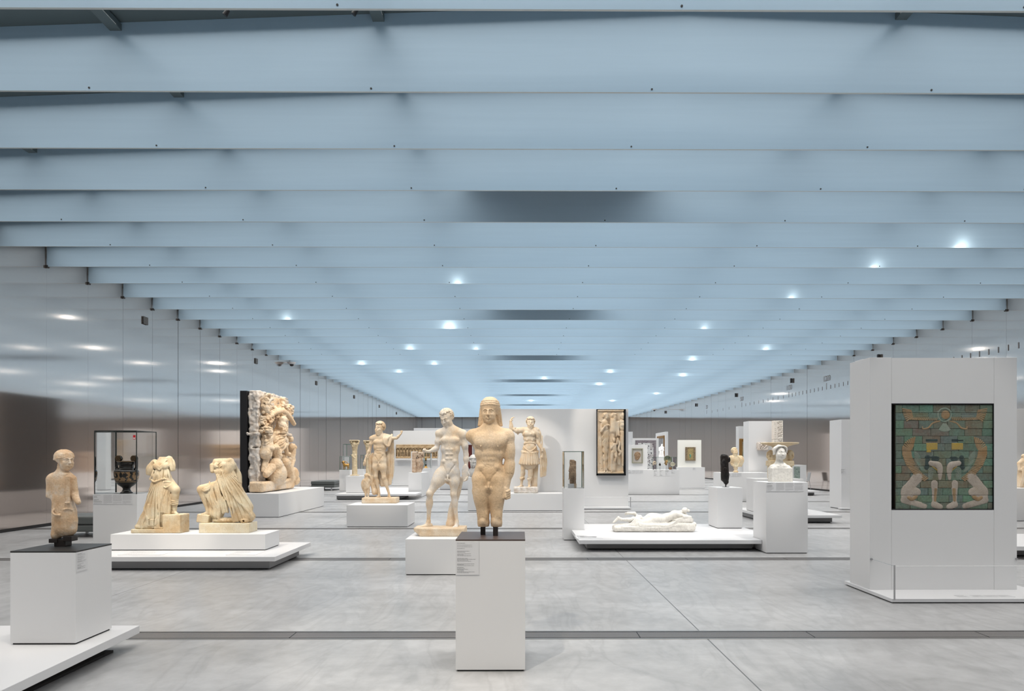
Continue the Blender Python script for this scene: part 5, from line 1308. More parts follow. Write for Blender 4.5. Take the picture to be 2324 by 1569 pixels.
def mithraic():
    e = empty('relief_block', (-7.3, 20.2, EZ), 'tall carved stone relief block full of figures, backed by a black slab', 'relief')
    O = Vector((-7.15, 18.66, EZ)); cs = 5.8125
    def p(u, v, pr=0):
        px = 540 + u / cs; Y = F * (7.15 - pr) / (1180 - px); z = EYE + (VY - (870 + v / cs)) * Y / F - EZ
        return (max(Y - 18.66, .10 + .45 * pr), -pr, z)
    mb = MB(); mb.box(-7.62, -7.44, 18.62, 21.25, EZ, EZ + 2.78, BLACK); o = mb.build('backing_slab', e, origin=e.location); o['label'] = 'black backing slab'
    R = Matrix.Rotation(math.pi / 2, 3, 'Z')
    def place(ob): ob.rotation_euler = (0, 0, math.pi / 2)
    # rough stone mass
    c = Carve(.016)
    c.box((1.25, .14, 1.98), (1.22, .13, .82), .03); c.box((.27, .14, .62), (.25, .13, .60), .03); c.box((1.25, .14, .30), (1.22, .13, .28), .03); c.box((1.5, .2, 1.0), (1.0, .06, .8), .02)
    c.box((2.1, .14, .95), (.42, .13, .66), .04); c.ell(p(430, 552), (.30, .5, .085), .02, sub=True)
    c.box((.0, .12, 1.60), (.05, .16, .03), .01, .01); c.box((.25, .14, 1.235), (.4, .2, .006), 0, 0, True)
    c.rough(.035, .11)
    place(c.mesh('stone_core', RAWST, 1, O, e, cutz=0.001))
    c = Carve(.0125)
    c.box((1.36, .06, 2.42), (1.12, .07, .30), .03); c.box((1.36, .06, 1.9), (1.1, .07, .30), .03)
    # cave arch
    c.curve([p(280, 560, .0), p(330, 470, .06), p(420, 440, .16), p(500, 380, .22), p(600, 370, .26), p(680, 440, .28), p(745, 540, .24)], [.04, .07, .08, .06], .05)
    for i in range(320):
        rg = random.Random(i); t = rg.random(); u = 290 + 440 * t; v = 560 - 190 * math.sin(min(1, t * 1.25) * 1.9) + rg.uniform(-70, 90)
        c.ell(p(u, v, .04 + .22 * rg.random() * min(1, .3 + t)), (rg.uniform(.03, .08), .06, rg.uniform(.02, .055)), .012, sub=rg.random() < .28, rot=(0, rg.uniform(0, 90), 0))
    # top left chariot group
    for u, v, r in ((300, 200, .05), (312, 255, .06), (345, 320, .07), (385, 300, .06), (340, 360, .05), (440, 215, .04)): c.ell(p(u, v, .16), (r, .10, r * 1.3), .03)
    for k in range(4):
        c.curve([p(375, 330, .14), p(395 + 14 * k, 270 - 14 * k, .2), p(420 + 10 * k, 230 - 6 * k, .2)], .03, .02); c.curve([p(300 + 10 * k, 290, .15), p(330 + 14 * k, 300 + 14 * k, .2), p(410 + 14 * k, 290 + 6 * k, .2)], .022, .02)
    c.curve([p(350, 200, .12), p(370, 150, .18), p(420, 150, .18), p(430, 190, .14)], .035, .02)
    for i in range(36): rg = random.Random(i + 50); c.ell(p(rg.uniform(290, 450), rg.uniform(150, 390), rg.uniform(.08, .2)), (rg.uniform(.02, .05), .05, rg.uniform(.02, .05)), .01, rot=(0, rg.uniform(0, 90), 0), sub=i % 4 == 0)
    # top right figure and sea beast
    c.ell(p(595, 215, .16), (.06, .08, .07), .02); c.curve([p(590, 240, .14), p(610, 285, .2), p(650, 300, .2), p(690, 290, .26), p(705, 300, .26)], [.06, .045, .03], .02)
    for v in (330, 360, 390): c.curve([p(600, v - 20, .14), p(640, v, .2), p(680, v - 10, .2), p(690, v + 20, .2)], .045, .03)
    # central figure with soft cap leaning over the bull
    c.cap(p(560, 640, .22), p(530, 800, .20), .17, .20, .08); head(c, p(598, 585, .34), .18, -12, 10, 0, hair='none', beard=.8, ears=False, seed=2); c.curve([p(560, 590, .22), p(580, 510, .28), p(610, 478, .34), p(645, 486, .38)], [.12, .12, .05], .03)
    c.cap(p(600, 600, .24), p(560, 650, .2), .08, .1, .04)
    c.cap(p(580, 660, .26), p(640, 800, .30), .10, .085, .04); c.cap(p(640, 800, .30), p(560, 900, .30), .08, .06, .03); c.cap(p(600, 700, .26), p(650, 920, .30), .085, .06, .03); c.ell(p(675, 935, .30), (.07, .07, .06), .03)
    c.fan([p(480, 640, .22), p(480, 760, .24), p(510, 860, .22)], [p(600, 650, .30), p(570, 760, .30), p(540, 880, .26)], 7, .028, .02, .01, seed=1)
    # left figure
    head(c, p(416, 640, .24), .125, -16, 5, 0, hair='curly', ears=False, seed=4); c.ell(p(420, 645, .22), (.06, .08, .07), .02)
    c.cap(p(395, 700, .12), p(375, 930, .12), .15, .17, .06); c.cap(p(420, 700, .18), p(450, 810, .22), .06, .05, .03); c.cap(p(410, 920, .12), p(350, 1160, .10), .075, .05, .03); c.cap(p(380, 920, .1), p(335, 1150, .08), .07, .05, .03)
    c.fan([p(340, 700, .14), p(335, 820, .16), p(350, 930, .14)], [p(430, 720, .2), p(420, 830, .22), p(420, 950, .2)], 6, .026, .02, .008, seed=4)
    # bull: hump, neck, belly
    c.cap(p(490, 860, .22), p(520, 960, .22), .13, .15, .06); c.ell(p(490, 850, .26), (.16, .14, .09), .05); c.ell(p(450, 860, .28), (.07, .08, .06), .03)
    c.ell(p(515, 1200, .20), (.36, .28, .34), .08); c.ell(p(500, 1080, .22), (.24, .2, .2), .08); c.cap(p(620, 1050, .22), p(700, 1240, .20), .15, .11, .06); c.cap(p(540, 1050, .3), p(580, 1080, .34), .09, .07, .03)
    c.cap(p(440, 1120, .2), p(370, 1200, .16), .14, .10, .05); c.cap(p(600, 960, .18), p(680, 1060, .2), .09, .07, .04); c.curve([p(440, 1290, .1), p(540, 1310, .2), p(640, 1290, .2), p(700, 1260, .2)], .06, .04)
    c.ell(p(520, 1170, .48), (.03, .04, .03), .03, sub=True)
    # right figure and torch bearer
    c.ell(p(715, 840, .2), (.10, .10, .11), .03); c.cap(p(720, 880, .16), p(715, 1010, .16), .12, .10, .04); c.cap(p(735, 1010, .2), p(705, 1160, .22), .07, .045, .03); c.cap(p(690, 1000, .16), p(680, 1130, .14), .06, .045, .03); c.cap(p(740, 820, .22), p(765, 850, .26), .05, .05, .02)
    c.cap(p(650, 670, .2), p(700, 690, .24), .05, .05, .02); c.ell(p(640, 740, .12), (.12, .08, .12), .04); c.ell(p(700, 740, .18), (.09, .09, .10), .03)
    # ledge and base rocks
    c.box((1.1, .0, .16), (1.3, .22, .14), .06, .06); c.box((2.2, -.05, .42), (.3, .2, .22), .1, .08); c.ell(p(740, 1200, .14), (.16, .16, .22), .06); c.ell(p(755, 1280, .14), (.14, .16, .16), .06)
    c.folds((p(520, 400)[0], p(520, 400)[2]), 9, .05, p(380, 830, .15), (.3, .3, .6), .1); c.folds((p(620, 500)[0], p(620, 500)[2]), 9, .05, p(550, 740, .25), (.35, .3, .4), .1); c.ops = [(o_[0], o_[1], o_[2], o_[3], o_[4] * .42, o_[5]) for o_ in c.ops]; c.rough(.009, .035); c.clip = (np.array((-.2, -.7, 0.0)), np.array((2.95, .14, 2.95)))
    o = c.mesh('carved_face', RELST, 1, O, e, cutz=0.001); place(o)
mithraic()

def framed_relief():
    cs = 9.8; Y = WY - .03; m = Y / F / cs
    x0, x1, z0, z1 = XA(1353.5, Y), XA(1419.3, Y), ZA(1079.5, Y), ZA(929.5, Y)
    e = empty('framed_relief', ((x0 + x1) / 2, WY, z0), 'tall marble relief of standing figures and a child in a black frame', 'relief')
    mb = MB(); mb.box(x0, x1, WY - .05, WY, z0, z1, BLACK); t = .035
    for q in ((x0, x0 + t, z0, z1), (x1 - t, x1, z0, z1), (x0, x1, z1 - t * .8, z1), (x0, x1, z0, z0 + t * 1.6)): mb.box(q[0], q[1], WY - .13, WY - .05, q[2], q[3], BLACK)
    o = mb.build('black_frame', e, origin=e.location); o['label'] = 'black frame'
    c = Carve(6.2); p = lambda u, v, y=0: (u - 350, y, 1480 - v)
    c.box(p(350, 770, 30), (298, 30, 708), 6); c.box(p(350, 75, -6), (298, 26, 14), 8, 4); c.box(p(350, 1455, -10), (298, 30, 22), 8, 4); c.box(p(65, 770, 0), (12, 20, 700), 5, 3)
    # woman
    head(c, p(248, 205, -24), 78, 62, 8, 0, hair='tight', seed=1, ears=False); c.ell(p(185, 205, -6), (26, 30, 34), 8); c.ell(p(235, 160, -10), (62, 50, 40), 10); c.cap(p(235, 260, -10), p(230, 320, -10), 32, 44, 16)
    c.cap(p(220, 350, -4), p(240, 460, -8), 76, 60, 24); c.ell(p(262, 400, -54), (32, 26, 30), 12); c.cap(p(160, 370, -10), p(135, 500, -30), 34, 30, 10); c.cap(p(140, 540, -34), p(215, 430, -70), 30, 22, 10); c.cap(p(110, 310, -10), p(310, 400, -60), 18, 16, 6)
    for v, x, w in ((560, 240, 82), (680, 240, 84), (820, 235, 80), (960, 232, 70), (1120, 232, 58), (1260, 234, 46), (1330, 236, 44)): c.ell(p(x, v, -4), (w, 46, 90), 30)
    for i in range(26): c.curve([p(158 + 3 * i, 640 + 26 * i, -46), p(220, 590 + 26 * i, -56), p(310 - 1.4 * i, 490 + 27 * i, -34)], [6, 8, 6], 4, n=3)
    foot(c, p(220, 1350, -24), (-.2, -1, 0), 70, g=46); foot(c, p(262, 1350, -30), (.5, -1, 0), 70, g=44)
    c.fan([p(95, 560, 0), p(90, 800, -4), p(105, 1180, 0)], [p(140, 580, 0), p(150, 840, -10), p(170, 1400, 0)], 5, 13, 6, 6, seed=4); c.fan([p(320, 420, -6), p(310, 760, -8), p(290, 1360, -8)], [p(350, 460, 0), p(345, 800, 0), p(330, 1400, 0)], 4, 12, 6, 5, seed=5)
    # bearded man behind
    head(c, p(430, 215, -16), 74, 52, 6, 0, hair='big', beard=.6, seed=2); c.cap(p(410, 300, 0), p(400, 520, 0), 74, 84, 30)
    c.fan([p(340, 330, -20), p(370, 440, -44), p(400, 560, -30)], [p(400, 320, -20), p(420, 460, -50), p(450, 560, -30)], 6, 13, 6, 5, seed=6); c.cap(p(470, 350, -10), p(490, 620, -20), 44, 30, 16); c.cap(p(466, 330, -50), p(466, 660, -50), 10, 10, 3)
    c.cap(p(400, 560, 6), p(400, 1380, 6), 60, 70, 20)
    # right nude, cut by the frame
    c.cap(p(610, 190, -20), p(615, 240, -20), 40, 34, 14); c.ell(p(620, 180, -26), (44, 44, 56), 10); c.ell(p(590, 200, -10), (30, 34, 50), 10)
    c.cap(p(600, 340, -10), p(610, 480, -10), 66, 56, 30); c.ell(p(605, 400, -60), (46, 30, 44), 14); c.cap(p(600, 560, -10), p(612, 620, -10), 54, 56, 30); c.cap(p(525, 340, -10), p(515, 480, -20), 36, 30, 14); c.cap(p(515, 480, -20), p(530, 620, -50), 28, 20, 10); c.ell(p(535, 630, -56), (26, 20, 16), 8)
    c.cap(p(596, 660, -14), p(612, 1010, -20), 56, 36, 20); c.cap(p(612, 1020, -20), p(618, 1290, -10), 34, 22, 12); c.cap(p(640, 660, -4), p(642, 1000, -4), 40, 30, 14)
    # child
    head(c, p(415, 730, -70), 52, -8, -10, -6, hair='curly', seed=3); c.cap(p(412, 840, -50), p(425, 930, -50), 60, 54, 30); c.ell(p(420, 980, -54), (62, 46, 60), 20); c.cap(p(352, 810, -50), p(350, 900, -70), 30, 24, 10); c.cap(p(350, 920, -70), p(400, 850, -100), 24, 18, 8)
    c.cap(p(480, 810, -50), p(500, 700, -60), 28, 22, 10); c.cap(p(385, 1000, -50), p(370, 1160, -54), 44, 30, 14); c.cap(p(370, 1170, -50), p(366, 1370, -40), 28, 18, 10); foot(c, p(366, 1385, -40), (0, -1, 0), 60, g=42); c.cap(p(450, 1010, -50), p(460, 1100, -80), 42, 30, 14); c.cap(p(460, 1110, -80), p(445, 1190, -60), 24, 20, 8)
    c.curve([p(500, 700, -50), p(540, 800, -50), p(520, 930, -50), p(560, 1000, -40), p(530, 1060, -40)], [20, 26, 30, 24], 10); c.fan([p(500, 1020, -10), p(500, 1180, -20), p(530, 1270, -10)], [p(560, 1020, -10), p(560, 1180, -20), p(550, 1260, -10)], 3, 18, 8)
    c.ops = [(o_[0], o_[1], o_[2], o_[3], o_[4] * .4, o_[5]) for o_ in c.ops]; c.rough(.8, 24); c.clip = (np.array((-290, -150, 10)), np.array((284, 62, 1430)))
    c.mesh('carved_panel', WARM, m, (XA(1350 + 350 / cs, WY - .11), WY - .11, ZA(925 + 1480 / cs, WY - .11)), e)
framed_relief()

def black_torso():
    cs = 6.823; Y = (MY0 + MY1) / 2; m = Y / F / cs; e = stat('stone_torso', 1646, 1106, Y, 'slim black stone fragment of a torso on a short rod', 'sculpture', z=MZ)
    c = Carve(4); p = lambda u, v, y=0: (u - 1680, y, 1400 - v)
    c.cap(p(1655, 930, 0), p(1668, 1270, 0), 50, 54, 20, fl=1.2); c.cap(p(1690, 930, 6), p(1705, 1240, 6), 34, 34, 20, fl=1.3); c.ell(p(1735, 975, 0), (24, 40, 44), 10); c.cap(p(1680, 1200), p(1690, 1320), 56, 40, 16); c.cap(p(1690, 1320), p(1690, 1350), 34, 16, 8)
    c.box(p(1660, 868, 0), (90, 90, 22), 0, 6, True, rot=(0, 4, 0)); c.ell(p(1645, 1010, -50), (30, 20, 40), 14); c.ell(p(1680, 1180, -56), (26, 14, 34), 10); c.curve([p(1630, 1060, -60), p(1670, 1090, -64), p(1715, 1050, -50)], 7, 8, sub=True)
    for i in range(5): c.curve([p(1640 + 14 * i, 1100, -64), p(1645 + 12 * i, 1200, -66), p(1660 + 8 * i, 1300, -50)], 5, 5)
    c.rough(3, 24).mesh('torso', BLACKST, m, (e.location.x, Y, MZ), e)
    mb = MB(); x = e.location.x; mb.cyl((x + .01, Y, MZ), (x + .01, Y, MZ + .1), .012, MOUNT, 12); mb.lathe((x + .01, Y, MZ), [(.07, 0), (.07, .006)], MOUNT, 24); o = mb.build('mounting_rod', e, origin=(x, Y, MZ))
black_torso()

def marble_table():
    cs = 14.947; Y = 17.55; m = Y / F / cs; e = stat('marble_table', 1725 + 670 / cs, 1090, Y, 'round topped marble table carried by carved animal figures, behind the herm bust', 'table', z=NZ)
    zoff = NZ; p = lambda u, v, y=0: (u - 670, y, (zt - v)); zt = (995 + 0) ; z_of = lambda v: ZA(995 + v / cs, Y)
    H = (z_of(0) - NZ) / m; p = lambda u, v, y=0: (u - 670, y, H - v)
    c = Carve(8); c.cap(p(670, 158), p(670, 186), 600, 600, 2) if False else None
    c.cap(p(670, 600), p(670, 720), 250, 280, 40, fl=.8)
    for x, q in ((370, -1), (990, 1)):
        c.cap(p(x, 520), p(x - q * 10, 700), 110, 120, 30); c.ell(p(x + q * 20, 470, -40), (70, 80, 75), 14); c.ell(p(x + q * 60, 540, -60), (50, 60, 40), 10)
        for i in range(22): rg = random.Random(i + x); c.ell(p(x + rg.uniform(-110, 110), rg.uniform(440, 730), -rg.uniform(60, 110)), (24, 22, 34), 6)
        c.curve([p(x + q * 40, 430, 0), p(x + q * 120, 500, -10), p(x + q * 130, 620, 0), p(x + q * 80, 720, 0)], 30, 12)
    c.box(p(670, 850), (400, 230, 90), 16, 10); c.box(p(670, 1100), (360, 200, 260), 10, 10)
    c.rough(5, 50).mesh('carved_support', CREAM, m, (e.location.x, Y, NZ), e, cutz=0)
    mb = MB(); mb.lathe((e.location.x, Y, NZ), [(r_ * m, z_of(v_) - NZ) for r_, v_ in ((170, 520), (185, 400), (215, 330), (290, 272), (420, 232), (560, 205), (608, 188), (612, 152), (590, 148), (100, 150))], CREAM, 64)
    mb.build('table_top', e, smooth=True, origin=e.location)
marble_table()

def vase():
    Y = 12.34; cs = 14.267; m = Y / F / cs; e = stat('painted_vase', 250 + 530 / cs, 1119, Y, 'black Greek vase with scroll handles and reddish painted figures in the glass case', 'vase', z=CZ)
    VB = mat('vase_black', (.012, .010, .009), .22); VO = mat('vase_ochre', (.42, .25, .11), .4)
    vb = mat('vase_body', (.012, .010, .009), .22); N, L, b = nodes(vb)
    v = coords(N, L, 'Object'); sp = N.new('ShaderNodeSeparateXYZ'); L.new(v, sp.inputs[0])
    n = noise(N, L, coords(N, L, 'Object', (1, 1, .7)), 18, 3, .6); f = math_(N, L, 'GREATER_THAN', n, .495)
    z = sp.outputs[2]; band = math_(N, L, 'MULTIPLY', math_(N, L, 'GREATER_THAN', z, 400 * m), math_(N, L, 'LESS_THAN', z, 690 * m))
    f = math_(N, L, 'MULTIPLY', f, band)
    ln = math_(N, L, 'LESS_THAN', math_(N, L, 'ABSOLUTE', math_(N, L, 'SUBTRACT', z, 370 * m)), 9 * m); ln2 = math_(N, L, 'LESS_THAN', math_(N, L, 'ABSOLUTE', math_(N, L, 'SUBTRACT', z, 1022 * m)), 10 * m)
    f = math_(N, L, 'MAXIMUM', f, math_(N, L, 'MAXIMUM', ln, ln2))
    setcol(L, b, mixc(N, L, f, (.012, .010, .009), (.40, .24, .115)))
    prof = [(0, 0), (182, 0), (184, 22), (150, 40), (112, 110), (108, 150), (130, 190), (230, 260), (310, 360), (345, 480), (362, 600), (360, 690), (335, 745), (250, 782), (212, 800), (208, 890), (230, 905), (246, 960), (262, 1010), (290, 1025), (292, 1040), (262, 1040), (240, 1000), (190, 880), (0, 860)]
    mb = MB(); mb.lathe(tuple(e.location), [(r * m, z_ * m) for r, z_ in prof], vb, 56); o = mb.build('vase_body', e, smooth=True, origin=e.location)
    for q in (-1, 1):
        mb = MB(); x0 = e.location.x + q * 250 * m; z0 = CZ
        for t in (-1, 1):
            mb.cyl((x0, Y + t * 45 * m - 4 * m, z0 + 1120 * m), (x0, Y + t * 45 * m + 4 * m, z0 + 1120 * m), 100 * m, DARKBR, 28)
        mb.cyl((x0, Y - 44 * m, z0 + 1120 * m), (x0, Y + 44 * m, z0 + 1120 * m), 92 * m, VB, 28)
        pts = [(x0 + 100 * m * .98 * math.cos(a) * q, 0, z0 + 1120 * m + 100 * m * math.sin(a)) for a in [0]]
        c = Carve(6); cc = lambda x, z, y=0: (x * q, y, z)
        c.box(cc(322, 980, 0), (30, 46, 140), 8, 4); c.curve([cc(320, 880), cc(290, 820), cc(250, 770)], 26, 6); c.curve([cc(330, 880), cc(345, 800), cc(320, 720)], 22, 6)
        o = mb.build('handle_scroll', e, origin=(x0, Y, z0)); 
        c.mesh('handle', VB, m, e.location, e)
        mb = MB()
        for t in range(46):
            a, a2 = t * .28, (t + 1) * .28; r1, r2 = (96 - t * 2.0) * m, (96 - (t + 1) * 2.0) * m
            w = 5 * m; yy = Y - 53 * m
            pa = [(x0 + q * r1 * math.cos(a), yy, z0 + 1120 * m + r1 * math.sin(a)), (x0 + q * r2 * math.cos(a2), yy, z0 + 1120 * m + r2 * math.sin(a2)), (x0 + q * (r2 - w) * math.cos(a2), yy, z0 + 1120 * m + (r2 - w) * math.sin(a2)), (x0 + q * (r1 - w) * math.cos(a), yy, z0 + 1120 * m + (r1 - w) * math.sin(a))]
            mb.add(pa, [(0, 1, 2, 3)], VO)
        mb.build('painted_spiral', bpy.data.objects[o.name], origin=(x0, Y, z0))
vase()

def stele():
    Y = JY0 + .23; cs = 15.69; m = Y / F / cs; e = stat('stone_stele', 1280 + 310 / cs, 1107, Y, 'broken brown stone stele with a small figure in profile inside the glass case', 'sculpture', z=JZ)
    c = Carve(7); p = lambda u, v, y=0: (u - 340, y, 1370 - v)
    c.box(p(345, 800, 0), (112, 70, 430), 12); c.box(p(480, 330, 0), (160, 200, 90), 0, 10, True, rot=(0, 33, 0)); c.box(p(352, 1010, -80), (7, 30, 190), 2, 3, True)
    c.ell(p(245, 645, -50), (32, 34, 34), 8); c.cap(p(250, 700, -50), p(235, 880, -50), 44, 36, 16); c.cap(p(240, 760, -80), p(195, 765, -100), 18, 14, 6); c.cap(p(235, 880, -40), p(205, 1040, -50), 34, 18, 10); c.cap(p(205, 1050, -50), p(180, 1085, -60), 14, 10, 5); c.cap(p(260, 880, -40), p(270, 1000, -50), 30, 24, 10)
    c.rough(9, 60).mesh('stele', BROWNST, m, (e.location.x, Y, JZ), e, cutz=150)
    mb = MB(); x = e.location.x; mb.box(x - 180 * m, x + 40 * m, Y - .06, Y + .06, JZ, JZ + 152 * m, WHITE); o = mb.build('support_block', e, origin=(x, Y, JZ)); o['label'] = 'small white support block'
    mb = MB(); mb.box(x + 42 * m, x + 130 * m, Y - .04, Y + .06, JZ, JZ + 152 * m, TERRA); mb.build('stone_foot', e, origin=(x, Y, JZ))
stele()

def veiled_head():
    Y = IY0 + .2; z = ZA(1084, IY0); e = stat('stone_bust', 1075, 1083, Y, 'small white veiled head bust seen between the athlete and the nearest youth', 'bust', z=z); m = .00085
    c = Carve(11); h = (ZA(1034, Y) - z) / m
    head(c, (-10, -10, h - 190), 190, 0, 0, 0, hair='none', beard=.4, ears=False); c.ell((-10, 60, h - 140), (160, 170, 170), 16)
    for i in range(14): a = math.radians(-90 + 180 * i / 13); c.ell((-10 + 150 * math.sin(a), 20 - 150 * math.cos(a), h - 100), (24, 24, 30), 5)
    c.cap((0, 10, h - 380), (0, 10, h - 480), 90, 120, 30); c.ell((0, 0, 150), (190, 130, 170), 40)
    c.mesh('bust', stone('grey_marble', (.60, .58, .55), (.52, .50, .48), None, 6), m, (e.location.x, Y, z), e, cutz=0)
veiled_head()

def fragment():
    cs = 14.26; Y = UY + .45; m = Y / F / cs; z = ZA(1073.6, UY); e = stat('stone_fragment', 890 + 830 / cs, 1073, Y, 'brown stone fragment with a carved figure on a white plinth, left of the athlete', 'sculpture', z=z)
    c = Carve(9); p = lambda u, v, y=0: (u - 830, y, 1050 - v)
    c.box(p(722, 715, 40), (62, 150, 328), 20); c.box(p(905, 470, 30), (125, 110, 82), 16, 12); c.ell(p(850, 680, 0), (80, 90, 110), 40); c.ell(p(920, 660, -20), (76, 80, 110), 20); c.cap(p(880, 780), p(850, 960), 90, 70, 30); c.cap(p(960, 780, -20), p(950, 940, -10), 56, 40, 20); c.ell(p(965, 760, -40), (50, 60, 70), 20); c.box(p(820, 960, 20), (130, 80, 80), 20, 12)
    for i in range(12): rg = random.Random(i); c.ell(p(rg.uniform(780, 1010), rg.uniform(400, 530), -60), (26, 30, 26), 6, sub=i % 2 == 0)
    c.folds((p(880, 300)[0], p(880, 300)[2]), 8, 12, p(880, 840, -20), (140, 110, 200), .2)
    c.rough(7, 40).mesh('fragment', TERRA2, m, (e.location.x, Y, z), e, cutz=0)
    mb = MB(); mb.box(XA(930, Y), XA(945, Y), Y + .3, Y + .36, z, ZA(1025, Y), WHITE); o = mb.build('back_plate', e, origin=(e.location.x, Y, z)); o['label'] = 'white upright plate'
TERRA2 = stone('brown_limestone', (.36, .24, .16), (.58, .42, .30), (.66, .56, .44), 7)
fragment()

def arcade():
    Y = TY - .06; x0, x1, z0, z1 = XA(899, Y), XA(992.5, Y), ZA(1040.7, Y), ZA(1009.5, Y); w = x1 - x0; h = z1 - z0
    e = empty('arcade_relief', ((x0 + x1) / 2, Y, z0), 'long carved relief with a row of small figures under round arches on a white shelf', 'relief')
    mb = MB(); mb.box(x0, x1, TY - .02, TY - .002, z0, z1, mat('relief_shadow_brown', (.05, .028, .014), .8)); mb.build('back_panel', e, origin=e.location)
    mb = MB(); mb.box(x0, x1, TY - .3, TY - .002, z0 - .09, z0 - .004, WHITE); o = mb.build('shelf', e, origin=e.location); o['label'] = 'white shelf under the relief'
    c = Carve(.0125); n = 13; cw = w / n
    c.box((0, .0, h - .10), (w / 2, .05, .10), .01); c.box((0, .0, .05), (w / 2, .06, .05), .01)
    for i in range(n + 1): x = -w / 2 + cw * i; c.cap((x, 0, .1), (x, 0, h - .26), .020, .020, .005); c.ell((x, 0, h - .25), (.035, .04, .03), .01)
    for i in range(n):
        x = -w / 2 + cw * (i + .5)
        c.curve([(x - cw * .45, 0, h - .26), (x - cw * .3, 0, h - .18), (x, 0, h - .15), (x + cw * .3, 0, h - .18), (x + cw * .45, 0, h - .26)], .022, .01, n=2)
        c.box((x, -.05, .05), (cw * .22, .02, .018), 0, 0, True)
        fig(c, None, x, .1, h - .30, cw * .26, seed=i, k=.02)
    for i in range(46): c.ell((-w / 2 + w * (i + .5) / 46, -.05, h - .07), (.016, .02, .026), .004, sub=True)
    c.rough(.005, .05).mesh('carved_figures', stone('arcade_stone', (.42, .28, .15), (.62, .46, .28), None, 7), 1, (e.location.x, Y, z0), e, cutz=.001)
arcade()

def column(px, px0, pytop, label, seed, part=True):
    cs = 10.46; Y = 26.65; m = Y / F / cs; z = ZA(1080.7, 26.2); e = stat('carved_column', px, 1080, Y, label, 'column', 'carved columns with leafy capitals', z=z)
    H = (ZA(pytop, Y) - z) / m; c = Carve(7)
    c.cap((0, 0, 0), (0, 0, H - 150), 62, 56, 4); c.box((0, 0, 6), (92, 92, 14), 3, 2)
    for dz in (150, 180): c.cap((0, 0, H - dz - 20), (0, 0, H - dz - 26), 66, 66, 4)
    c.cap((0, 0, H - 210), (0, 0, H - 98), 58, 86, 8); c.box((0, 0, H - 10), (102, 102, 12), 3, 4)
    for i in range(24):
        a = i * 2.4; zz = H - 42 - (i % 4) * 34; q_ = 94 * (1 - (i % 4) * .10); c.ell((q_ * math.cos(a), q_ * math.sin(a), zz), (22, 22, 24), 3); c.ell((q_ * 1.12 * math.cos(a + .3), q_ * 1.12 * math.sin(a + .3), zz), (9, 9, 14), 2, sub=True)
    c.ell((0, -44, H - 300), (36, 34, 44), 8); c.ell((0, -34, H - 380), (64, 44, 76), 14); c.cap((-50, -60, H - 360), (10, -84, H - 420), 22, 18, 8); c.cap((0, -40, H - 440), (0, -36, H - 800), 50, 44, 14)
    c.folds((0, H + 300), 22, 9, (0, -40, H - 560), (90, 90, 330), .1)
    c.rough(3, 40).mesh('column', stone('column_stone', (.62, .48, .30), (.78, .66, .46), None, 8), m, (e.location.x, Y, z), e, cutz=0)
column(805, 0, 999.5, 'carved stone column with a leafy capital, fully visible, left of the bearded statue', 1)
column(836.5, 0, 1000.5, 'carved stone column with a leafy capital, half hidden by the arm of the bearded statue', 2)

def lion():
    Y = S1Y + .35; cs = 10.46; m = Y / F / cs; z = ZA(1067, S1Y) + .012; e = stat('gilded_lion', 785, 1066, Y, 'small gilded bronze lion vessel in a glass case', 'figurine', z=z)
    c = Carve(5); p = lambda u, v, y=0: (u - 262, y, 903 - v)
    c.cap(p(232, 800), p(315, 805), 36, 30, 14); c.cap(p(225, 790), p(208, 745), 34, 30, 12); c.ell(p(200, 728, -6), (30, 26, 28), 8); c.ell(p(178, 738, -8), (14, 14, 11), 6)
    for i in range(16): rg = random.Random(i); c.ell(p(rg.uniform(195, 245), rg.uniform(715, 790), rg.uniform(-34, -10)), (11, 10, 13), 3)
    for x, y in ((215, -16), (238, 14), (306, -14), (325, 14)): c.cap(p(x, 820, y), p(x + 2, 890, y), 14, 9, 6); c.ell(p(x - 6, 896, y), (14, 10, 7), 3)
    c.curve([p(250, 715, 0), p(285, 735, 0), p(315, 775, 0)], 8, 4); c.curve([p(335, 800, 0), p(345, 770, 0), p(325, 760, 0)], 6, 3); c.ell(p(215, 702, 0), (9, 9, 10), 3)
    c.mesh('lion', BRONZE, m, (e.location.x, Y, z), e)
    mb = MB(); x = e.location.x; mb.box(x - .16, x + .16, Y - .1, Y + .1, z - .012, z, GEDGE); o = mb.build('glass_base', e, origin=(x, Y, z)); o['label'] = 'green glass base plate'
lion()

def stand():
    Y = VYY + .25; z = ZA(1063, VYY); e = stat('gilt_stand', 966.5, 1063, Y, 'slender gold and black metal stand in a glass case left of the athlete', 'sculpture', z=z)
    h = ZA(1038, Y) - z; mb = MB(); x = e.location.x
    mb.lathe((x, Y, z), [(.10, 0), (.085, .02), (.05, .08), (.04, .12)], BRONZE, 24); o = mb.build('flared_foot', e, origin=e.location); o['label'] = 'golden flared foot'
    mb = MB(); mb.box(x - .035, x - .02, Y - .03, Y + .03, z + .12, z + h * .68, BLACK); mb.box(x + .02, x + .035, Y - .03, Y + .03, z + .12, z + h * .68, BLACK); mb.box(x - .035, x + .035, Y - .03, Y + .03, z + h * .66, z + h * .72, BLACK); mb.box(x - .04, x + .04, Y - .03, Y + .03, z + .12, z + .17, BLACK); mb.build('black_posts', e, origin=e.location)
    mb = MB(); mb.lathe((x, Y, z), [(.03, h * .72), (.045, h * .8), (.04, h * .9), (.015, h)], BRONZE, 20); mb.build('golden_top', e, origin=e.location)
stand()

